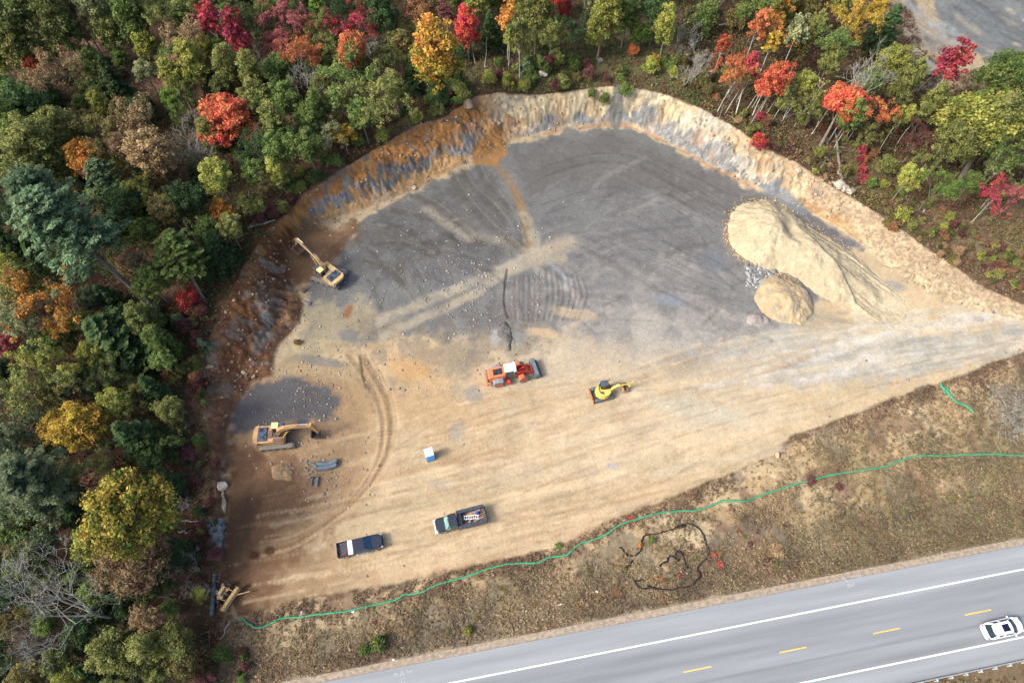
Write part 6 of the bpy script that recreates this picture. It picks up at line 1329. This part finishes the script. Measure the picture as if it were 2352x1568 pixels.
for a in MORE:
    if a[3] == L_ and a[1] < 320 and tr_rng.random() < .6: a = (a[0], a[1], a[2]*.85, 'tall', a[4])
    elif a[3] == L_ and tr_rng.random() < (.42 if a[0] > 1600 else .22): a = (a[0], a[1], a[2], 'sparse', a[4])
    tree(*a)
def tangled(u, v, r, base, col='olive', k='pole'): return tree(u, v, r, k, col, None, base=base)
for i in range(20):   # thin pale stems leaning out over the right bank
    q = i/19; bu = 1648+q*290+tr_rng.uniform(-14, 14); bv = 255+q*78+tr_rng.uniform(-45, 16)
    Lr = tr_rng.uniform(70, 150); tangled(bu+Lr*.45, bv-Lr*.86, 15, (bu, bv), tr_rng.choice(['olive', 'yellow-green', 'orange', 'golden', 'brown olive', 'green']))
for bu, bv, u, v in [(2015, 355, 2060, 262), (2105, 405, 2180, 310), (2090, 430, 2150, 330), (2110, 210, 2160, 150), (1940, 330, 1990, 250), (2250, 480, 2330, 400), (2230, 510, 2300, 440), (2270, 470, 2340, 420), (2060, 330, 2110, 250), (2160, 280, 2200, 200), (1155, 125, 1152, 60), (1092, 145, 1085, 70), (1420, 60, 1428, 0), (480, 600, 420, 510), (560, 540, 510, 440), (600, 380, 540, 280), (800, 262, 770, 150), (760, 262, 720, 170)]:
    tangled(u, v, 14, (bu, bv))
# fill the gaps of the woods
def in_woods(u, v):
    if v < 0 or v > 1568 or u < 0 or u > 2352: pass
    if u < 395 and not (195 < u < 400 and 70 < v < 235): return True
    if u < 470-abs(v-1000)*.0 and 650 < v: return u < 400
    if u < 1060 and v < 300-(u-760)*.25 and not (195 < u < 400 and 70 < v < 235): return True
    if u < 650 and v < 500: return True
    if u < 560 and v < 620: return True
    if u < 1560 and v < 70: return True
    if 1600 < u < 2040 and v < 250 and v < 40+(u-1600)*.75: return True
    if u > 2040 and 220 < v < 330+(u-2040)*.2 : return True
    if u > 2200 and v > 190 and v < 380: return True
    return False
fillP = {'low': ['green', 'dark green', 'olive', 'dark olive', 'green', 'grey-green'], 'tl': ['olive', 'green', 'green', 'pale green', 'yellow-green', 'dark green', 'tan'], 'top': ['green', 'olive', 'green', 'pale green', 'dark olive', 'yellow-green'], 'rt': ['olive', 'yellow-green', 'pale green', 'green', 'olive']}
pos = [(t_[4], t_[5], t_[2]/mpp(t_[4], t_[5])) for t_ in TREES if t_[7] not in ('bare small', 'shrub', 'pole')]
for vv in range(-60, 1640, 44):
    for uu in range(-60, 2430, 44):
        u = uu+tr_rng.uniform(-18, 18); v = vv+tr_rng.uniform(-18, 18)
        if not in_woods(u, v): continue
        if 200 < u < 385 and abs((v-713)-(u-365)) < 45: continue
        r = tr_rng.uniform(26, 40)*(1 if v > 500 else .85)
        if any(math.hypot(u-a, v-b) < .62*(r+c) for a, b, c in pos): continue
        key = 'low' if v > 600 and u < 600 else ('tl' if u < 480 else ('top' if u < 1580 else 'rt'))
        k = tr_rng.choice([L_, L_, 'tall', 'sparse', 'sparse', 'hemlock' if key != 'rt' else 'slim']); c = tr_rng.choice(fillP[key])
        if k == 'hemlock': c = 'dark green'
        if tree(u, v, r, k, c): pos.append((u, v, r))
# shrubs along the crest and in the scrub
def shr(n, uf, cols, kinds=('shrub', 'bush'), rr=(7, 17)):
    for i in range(n):
        u, v = uf(); tree(u, v, tr_rng.uniform(*rr), tr_rng.choice(kinds), tr_rng.choice(cols))
U = tr_rng.uniform
shr(42, lambda: (U(1080, 1560), U(125, 205)), ['green', 'olive', 'brown olive', 'maroon', 'green', 'yellow-green'], rr=(8, 18))
for i in range(46):   # along the crest of the orange bank
    q = tr_rng.random(); k = 9+q*7; a = RIM[int(k)]; b_ = RIM[min(int(k)+1, len(RIM)-1)]; f = k-int(k); u = a[0]+(b_[0]-a[0])*f; v = a[1]+(b_[1]-a[1])*f
    o = U(14, 50); tree(u-o*.55, v-o*.85, U(9, 18), tr_rng.choice(['shrub', 'bush']), tr_rng.choice(['green', 'olive', 'green', 'yellow-green', 'maroon', 'dark green']))
shr(46, lambda: (U(385, 470), U(700, 1060)), ['green', 'green', 'dark green', 'brown olive', 'maroon', 'olive', 'rusty'], rr=(10, 20))
shr(16, lambda: (U(400, 500), U(1060, 1300)), ['dark green', 'brown olive', 'maroon'], rr=(8, 14))
shr(14, lambda: (U(440, 560), U(1480, 1560)), ['green', 'dark green', 'brown olive', 'maroon'], rr=(8, 16))
shr(30, lambda: ((lambda u: (u, 300+(u-1760)*.62-U(20, 110)))(U(1760, 2340))), ['olive', 'maroon', 'brown olive', 'rusty', 'crimson', 'yellow-green'], rr=(7, 15))
shr(20, lambda: (U(1560, 1660), U(20, 230)), ['olive', 'brown olive', 'green', 'rusty'], rr=(8, 16))
shr(12, lambda: (U(220, 380), U(90, 215)), ['green', 'brown olive', 'olive'], rr=(6, 12))
shr(64, lambda: ((lambda u: (u, 470+(u-2030)*.55+U(-60, 40)))(U(2030, 2350))), ['olive', 'maroon', 'brown olive', 'rusty', 'olive', 'dark olive', 'yellow-green', 'tan'], kinds=('shrub', 'shrub', 'bush'), rr=(6, 13))
shr(34, lambda: ((lambda u: (u, 310+(u-1700)*.5-U(0, 60)))(U(1640, 2080))), ['olive', 'maroon', 'brown olive', 'rusty', 'green', 'tan'], kinds=('shrub',), rr=(5, 10))
for i in range(9): tree(U(1555, 1625), U(55, 190), U(14, 22), 'bare small', 'grey')
for i in range(6): tree(U(400, 480), U(1120, 1420), U(12, 18), 'bare small', 'grey')
for u, v in ((2318, 965), (2335, 940), (2290, 905), (2338, 985)): tree(u, v, 18, 'bare small', 'grey')
for u, v in [(465, 790), (408, 735), (1210, 150)]: tree(u, v, 16, 'small conifer', 'blue-green')

def low(u, v, r, c, lab=None): 
    t0 = tree(u, v, r, 'shrub', c, lab)
    if t0: t0.scale.z *= .4
low(1787, 1266, 22, 'tan', 'straw-coloured tuft on the verge right of the black sock ring')
for u, v, r, c, lab in [(1498, 1330, 7, 'golden', 'orange flame shrub at the left inside the black sock ring'), (1519, 1328, 6, 'orange', 'small orange sprig beside the flame shrub inside the ring'), (1560, 1320, 8, 'red', 'red flame shrub inside the black sock ring'), (1572, 1308, 7, 'maroon', 'dark red sprig right of the red flame shrub inside the ring'),
    (1642, 1272, 9, 'red-orange', 'orange red shrub just right of the black sock ring'), (1656, 1292, 9, 'red', 'red sprig below the orange one right of the ring'), (1634, 1290, 7, 'maroon', 'maroon sprig between ring and red sprig'), (1420, 1360, 11, 'rusty', 'rusty brush below the left of the black sock ring'), (1866, 1100, 15, 'maroon', 'maroon low brush on the long green sock at the right'), (1930, 1115, 10, 'maroon', 'smaller maroon brush right of the first by the green sock'),
    (1448, 1188, 9, 'red', 'red sprigs touching the green sock above the ring'), (1331, 1392, 8, 'rusty', 'red and green low shrub near the road left of the ring'), (1700, 1220, 8, 'rusty', 'rusty sprig on the grass above the straw tuft')]: low(u, v, r, c, lab)
for i in range(110):
    q = U(0, 1); u = 620+q*1700+U(-20, 20); v = 1480-q*300+U(-70, 60)
    x_, y_ = G(u, v)
    if pip(x_, y_, RIMW) or (x_-RO[0])*RN[0]+(y_-RO[1])*RN[1] < 5: continue
    low(u, v, U(4, 9), tr_rng.choice(['brown olive', 'tan', 'olive', 'tan', 'brown olive', 'dark olive', 'maroon']))

# labels that single out each tree
LAND = [(150, 540, 'tall leaning pine'), (525, 268, 'wide red-orange maple'), (988, 130, 'orange-topped maple'), (1075, 65, 'scarlet maple'), (285, 1175, 'largest yellow-green maple'), (175, 985, 'round yellow maple'), (262, 770, 'big dark conifer'), (150, 1395, 'huge leafless tree'), (605, 120, 'leaning leafless tree'),
 (1935, 205, 'leaning scarlet maple'), (2255, 205, 'wide yellow-green oak'), (1747, 318, 'round scarlet bush'), (1466, 78, 'bright green round tree'), (785, 300, 'yellow crest maple'), (505, 480, 'orange-yellow maple'), (1250, 173, 'white boulder'), (1716, 118, 'crimson maple cluster'), (64, 145, 'salmon maple'), (475, 45, 'crimson pair'),
 (300, 160, 'brown clearing'), (1540, 1290, 'black sock ring'), (2196, 915, 'short green sock'), (900, 1420, 'lower green sock'), (1210, 1400, 'white litter'), (1950, 1340, 'right survey mark'), (1787, 1266, 'straw tuft'), (458, 1365, 'black pipe'), (2122, 161, 'yard boulder'), (1938, 434, 'three pale boulders'), (405, 580, 'green pine'), (60, 1480, 'bottom left corner'), (700, 400, 'orange bank crest'), (440, 1060, 'whitish boulder'), (2318, 950, 'short green sock'), (60, 30, 'top left corner')]
def where(u, v):
    n = min(LAND, key=lambda l: math.hypot(l[0]-u, l[1]-v)); dx, dy = u-n[0], v-n[1]
    w = ('right of' if dx > 0 else 'left of') if abs(dx) > abs(dy) else ('below' if dy > 0 else 'above')
    far_ = math.hypot(dx, dy) > 90
    return ('well ' if far_ else '')+w+' the '+n[2]
grp = {}
for t_ in TREES:
    if t_[8]: continue
    sz = t_[2]; kd = WORD[t_[7]]; c = t_[6]
    base = (kd if c == 'grey' else c+' '+kd)
    grp.setdefault((base, where(t_[4], t_[5])), []).append(t_)
ORD = ['leftmost', 'second from left', 'third from left', 'fourth from left', 'fifth from left', 'sixth from left', 'seventh from left', 'eighth from left', 'ninth from left', 'tenth from left', 'eleventh from left', 'twelfth from left']
GRP = {'shrub': 'shrubs and bushes', 'bush': 'shrubs and bushes', 'pole': 'thin pale stems over the right bank', 'bare small': 'heaps of dead brush'}
for (base, wh), l in grp.items():
    l.sort(key=lambda a: a[4])
    for i, a in enumerate(l):
        if len(l) == 1: lb = base+' '+wh
        elif len(l) == 2: lb = ('left' if i == 0 else 'right')+' one of two, '+base+' '+wh
        else: lb = (ORD[i] if i < len(ORD)-1 else 'one of the rightmost')+' '+base+' '+wh
        a[3]['label'] = lb; a[3]['group'] = GRP.get(a[7], 'trees of the surrounding woods')
for t_ in TREES:
    if t_[8]: t_[3]['group'] = GRP.get(t_[7], 'trees of the surrounding woods')

# fallen trunks and snags
def log(u0, v0, u1, v1, r, label, m=BARK, h0=.3, h1=.3, name='fallen_log'):
    x0, y0, z0 = GT(u0, v0); x1, y1, z1 = GT(u1, v1); b = MB(); rs = np.random.RandomState(int(u0)); P = []
    for i in range(7):
        q = i/6; P.append((x0+(x1-x0)*q+rs.normal()*.08, y0+(y1-y0)*q+rs.normal()*.08, z0+h0+(z1+h1-z0-h0)*q))
    b.tube(P, [r*(1-.5*i/6) for i in range(7)], 8)
    for i in range(4):
        p = P[2+i]; a = rs.rand()*6.28; b.tube([p, (p[0]+math.cos(a)*r*5, p[1]+math.sin(a)*r*5, p[2]+r*2)], [r*.3, .02], 4)
    tag(b.build(name, m, None, 0, True), label, 'log')
log(575, 525, 655, 440, .22, 'dark fallen log lying up the slope above the digging excavator'); log(570, 527, 632, 508, .16, 'pale fallen log beside the dark one above the digging excavator', PBARK)
log(1931, 416, 1912, 315, .30, 'weathered leaning snag behind the three pale boulders', BARK, .2, 1.5, 'dead_snag'); log(1882, 390, 1912, 348, .18, 'dark fallen branch left of the weathered snag')
log(1650, 62, 1720, 45, .2, 'grey log lying in the scrub at top right', DBARK); log(1855, 65, 1890, 90, .3, 'thick grey log at the edge of the bare yard', DBARK); log(1280, 56, 1358, 74, .16, 'long thin log in the scrub at the top', DBARK)
log(312, 1360, 403, 1374, .14, 'grey log pointing right beside the huge leafless tree', BARK, .7, .3); log(510, 1468, 532, 1422, .08, 'thin pale stick at the lower left end of the green sock', PBARK)
log(2110, 500, 2138, 462, .2, 'uprooted grey stump and log right of the yellow crest bush', DBARK); log(305, 1332, 385, 1325, .14, 'thin grey log above the huge leafless tree', DBARK)
log(410, 1197, 470, 1198, .09, 'thin white branch left of the grey rock pile', PBARK); log(412, 1221, 440, 1224, .08, 'short white branch left of the grey rock pile', PBARK)
for i in range(11):
    a = U(-.9, -.3); u = 1560+U(0, 50); v = 80+U(-25, 80); log(u, v, u+22*math.cos(a), v+22*math.sin(a)*1.3, .11, f'bleached dead branch, {ORD[i]} in the brush pile above the far bank', PBARK)
# litter on the verge
def bit(u, v, d, m, label, rz=0, name='litter'):
    d = tuple(q*.65 for q in d); put(name, MB().box((0, 0, d[2]/2), d, tx=.8, ty=.9), m, u, v, rz, label, 'litter')
bit(1209, 1403, (.55, .4, .2), WHT, 'white plastic bit on the verge left of the others', .4); bit(1287, 1387, (.9, .3, .15), WHT, 'long white litter on the verge near the road', .3); bit(1370, 1358, (.5, .7, .12), WHT, 'curled white litter left of the black sock ring', .9)
bit(692, 1405, (.5, .4, .2), WHT, 'white scrap touching the green sock at lower left'); bit(810, 1404, (.7, .35, .1), WHT, 'whitish flat scrap on the green sock'); bit(904, 1552-38, (.4, .4, .2), WHT, 'white crumpled paper at the bottom of the verge'); bit(1577, 1316, (.3, .3, .2), WHT, 'white scrap in the right of the black sock ring')
OF = mat('orange_flag', S(236, 110, 70), .6)
for i, (u, v) in enumerate([(2003, 1143), (2120, 1127), (2300, 1092), (1930, 1310), (1970, 1229)]): bit(u, v, (.65, .15, .08), OF, f'orange plastic strip on the grass, {ORD[i]} of five' if False else ['orange strip on the grass below the green sock, left of the middle', 'orange strip on the grass, middle of the upper row', 'orange strip on the grass near the right edge', 'orange speck at the road edge above the right survey mark', 'orange-red scrap in the middle of the grass'][i], .3, 'orange_strip')

# ------------------------------------------------------------------ ground cover that nobody could count
def cover(name, n, gen, size, cols, label, hgt=.5, per=6, spread=.35, asp=1.6, up=.6):
    rs = np.random.RandomState(len(name)+n % 97); x, y, ci = gen(rs, n); zz = gz(x, y); n = len(x)
    hc = hgt*(.3+.9*rs.rand(n)); cl = np.stack([x, y, zz+hc*.5, spread*(.5+rs.rand(n)), np.zeros(n)], 1)
    V, _ = leaves(rs, cl, per, size, asp=asp, up=up, zbias=.8)
    c = np.array(cols)[ci]*(.65+.7*rs.rand(n, 1)); c = np.repeat(np.clip(c, 0, 1), per, 0)*(.8+.4*rs.rand(n*per, 1)); c = np.repeat(c, 4, 0)
    return tag(mesh_np(name, V, quads(len(V)), attrmat(name+'_leaf', speck=False, bump=0, amt=.1, rough=.8), c), label, kind='stuff')
RW = RIMW; YARD = [G(*p) for p in [(1930, -60), (2600, -80), (2600, 260), (2352, 185), (2250, 185), (2165, 205), (2100, 150), (2070, 60), (1960, 20)]]
def gen_woods(rs, n):
    x = rs.uniform(-112, 118, n*3); y = rs.uniform(0, 150, n*3)
    nn_ = (x-RO[0])*RN[0]+(y-RO[1])*RN[1]
    ok = ~inside(x, y, RW) & ~inside(x, y, VERGE) & ~inside(x, y, YARD) & (nn_ > 6)
    clear = inside(x, y, [G(u, v, 4) for u, v in [(200, 80), (390, 160), (400, 225), (240, 160)]]) & (rs.rand(n*3) < .8); ok &= ~clear
    dn = fbm(x, y, 5, 400, 3) > .44; de_, _, _ = seg_dist(x, y, RW, True); ok &= dn | (rs.rand(n*3) < .4) | (de_ < 3)
    x, y = x[ok][:n], y[ok][:n]; nz = fbm(x, y, 9, 410, 2)+.15*rs.normal(size=len(x)); right = x > 38
    ci = np.where(right, np.where(nz < .45, 2, np.where(nz < .55, 3, 1)), np.where(nz < .5, 0, np.where(nz < .62, 1, 2)))
    ci = np.where(rs.rand(len(x)) < .05, 4, ci); return x, y, ci
cover('undergrowth', 46000, gen_woods, .18, [S(92, 112, 62), S(126, 124, 76), S(120, 92, 78), S(140, 116, 84), S(150, 74, 70)], 'low undergrowth and saplings on the woodland floor', .8, 9, .55)
def gen_brush(rs, n):
    x, y, ci = gen_woods(rs, n*5); k = (x > 26); x, y, ci = x[k][:n], y[k][:n], ci[k][:n]; nz = fbm(x, y, 4, 440, 3)
    return x, y, np.where(nz < .42, 0, np.where(nz < .5, 1, np.where(nz < .58, 2, np.where(rs.rand(len(x)) < .85, 3, 4))))
cover('brush', 15000, gen_brush, .15, [S(126, 122, 80), S(146, 124, 92), S(122, 98, 80), S(104, 112, 66), S(150, 90, 76)], 'tangled autumn brush on the slope right of the cut', .8, 8, .45)
def gen_verge(rs, n):
    x = rs.uniform(-48, 100, n*6); y = rs.uniform(0, 62, n*6); nn_ = (x-RO[0])*RN[0]+(y-RO[1])*RN[1]
    ok = ~inside(x, y, RW) & inside(x, y, VERGE) & (nn_ > 3.9)
    x, y, nn_ = x[ok], y[ok], nn_[ok]; f = fbm(x, y, 3.2, 420, 4); low = smooth(12, 5, nn_) if False else 1-smooth(6, 13, nn_)
    de, _, _ = seg_dist(x, y, RW, True)
    p = .05+.65*smooth(.46, .60, f)+.55*low+.3*smooth(30, 50, x)+.9*np.exp(-((de-1.0)/.9)**2)*smooth(.42, .56, fbm(x, y, 4, 431, 3)); k = rs.rand(len(x)) < p*.75; x, y, nn_ = x[k][:n], y[k][:n], nn_[k][:n]
    de, _, _ = seg_dist(x, y, RW, True)
    nz = fbm(x, y, 4.5, 430, 3)+.10*rs.normal(size=len(x))
    ci = np.where(nz < .42, 0, np.where(nz < .52, 1, np.where(nz < .60, 2, 3))); ci = np.where((de < 2.2) & (rs.rand(len(x)) < .6), 4, ci); ci = np.where((x > 38) & (nn_ < 22) & (rs.rand(len(x)) < .5), 2, ci); ci = np.where(rs.rand(len(x)) < .012, 5, ci)
    return x, y, ci
cover('weeds', 42000, gen_verge, .085, [S(172, 152, 118), S(144, 122, 94), S(136, 126, 94), S(122, 108, 88), S(128, 104, 86), S(160, 100, 84)], 'dry weeds and grass on the highway verge', .25, 9, .3, 2.8, .9)
def gen_far(rs, n):
    x = rs.uniform(20, 80, n*3); y = -rs.rand(n*3)*6; nn_ = (x-RO[0])*RN[0]+(y+3-RO[1])*RN[1]; y = y+3; ok = nn_ < -10.4; x, y = x[ok][:n], y[ok][:n]; return x, y, rs.randint(0, 3, len(x))
cover('roadside_grass', 1800, gen_far, .14, [S(150, 128, 96), S(128, 108, 84), S(118, 114, 78)], 'brown grass beyond the guardrail', .3, 6, .3, 2.6)
def sticks(n, gen, name, Lr, rr_, cols, label):
    rs = np.random.RandomState(31); x, y = gen(rs, n); n = len(x); zz = gz(x, y); a = rs.rand(n)*6.283; L = Lr[0]+(Lr[1]-Lr[0])*rs.rand(n)**2; e = rs.rand(n)*.35
    d = np.stack([np.cos(a)*np.cos(e), np.sin(a)*np.cos(e), np.sin(e)], 1); p0 = np.stack([x, y, zz+.06], 1); p1 = p0+d*L[:, None]; s_ = np.stack([-np.sin(a), np.cos(a), np.zeros(n)], 1); w = rr_*(.5+rs.rand(n))[:, None]; upv = np.array([0, 0, 1.])
    V = np.stack([p0-s_*w, p0+s_*w, p0+upv*w*1.5, p1-s_*w*.5, p1+s_*w*.5, p1+upv*w*.8], 1).reshape(-1, 3)
    F = (np.array([(0, 1, 4, 3), (1, 2, 5, 4), (2, 0, 3, 5)])[None]+np.arange(n)[:, None, None]*6).reshape(-1, 4)
    c = np.repeat(np.array(cols)[rs.randint(0, len(cols), n)]*(.7+.5*rs.rand(n, 1)), 6, 0)
    tag(mesh_np(name, V, F, attrmat(name+'_wood', speck=False, bump=0, amt=.1), c), label, kind='stuff')
def gs(rs, n):
    x, y, _ = gen_woods(rs, n); return x, y
sticks(2600, gs, 'dead_sticks', (.5, 3.2), .035, [S(150, 142, 128), S(176, 172, 160), S(120, 104, 92)], 'fallen sticks on the woodland floor')
def gsc(rs, n):
    P = np.array([G(u, v, 4) for u, v in zip(rs.uniform(210, 390, n), rs.uniform(80, 220, n))]); k = ~inside(P[:, 0], P[:, 1], RW); return P[k, 0], P[k, 1]
sticks(700, gsc, 'slash', (.5, 2.4), .04, [S(172, 148, 132), S(150, 124, 108)], 'logging slash in the clearing')
def gsb(rs, n):
    P = np.array([G(u, v, 0) for u, v in zip(rs.normal(2325, 26, n), rs.normal(945, 36, n))]); return P[:, 0], P[:, 1]
sticks(700, gsb, 'wood_chips', (.3, 1.6), .06, [S(180, 172, 158), S(150, 146, 136), S(128, 120, 108)], 'pile of pale splintered wood at the right edge')
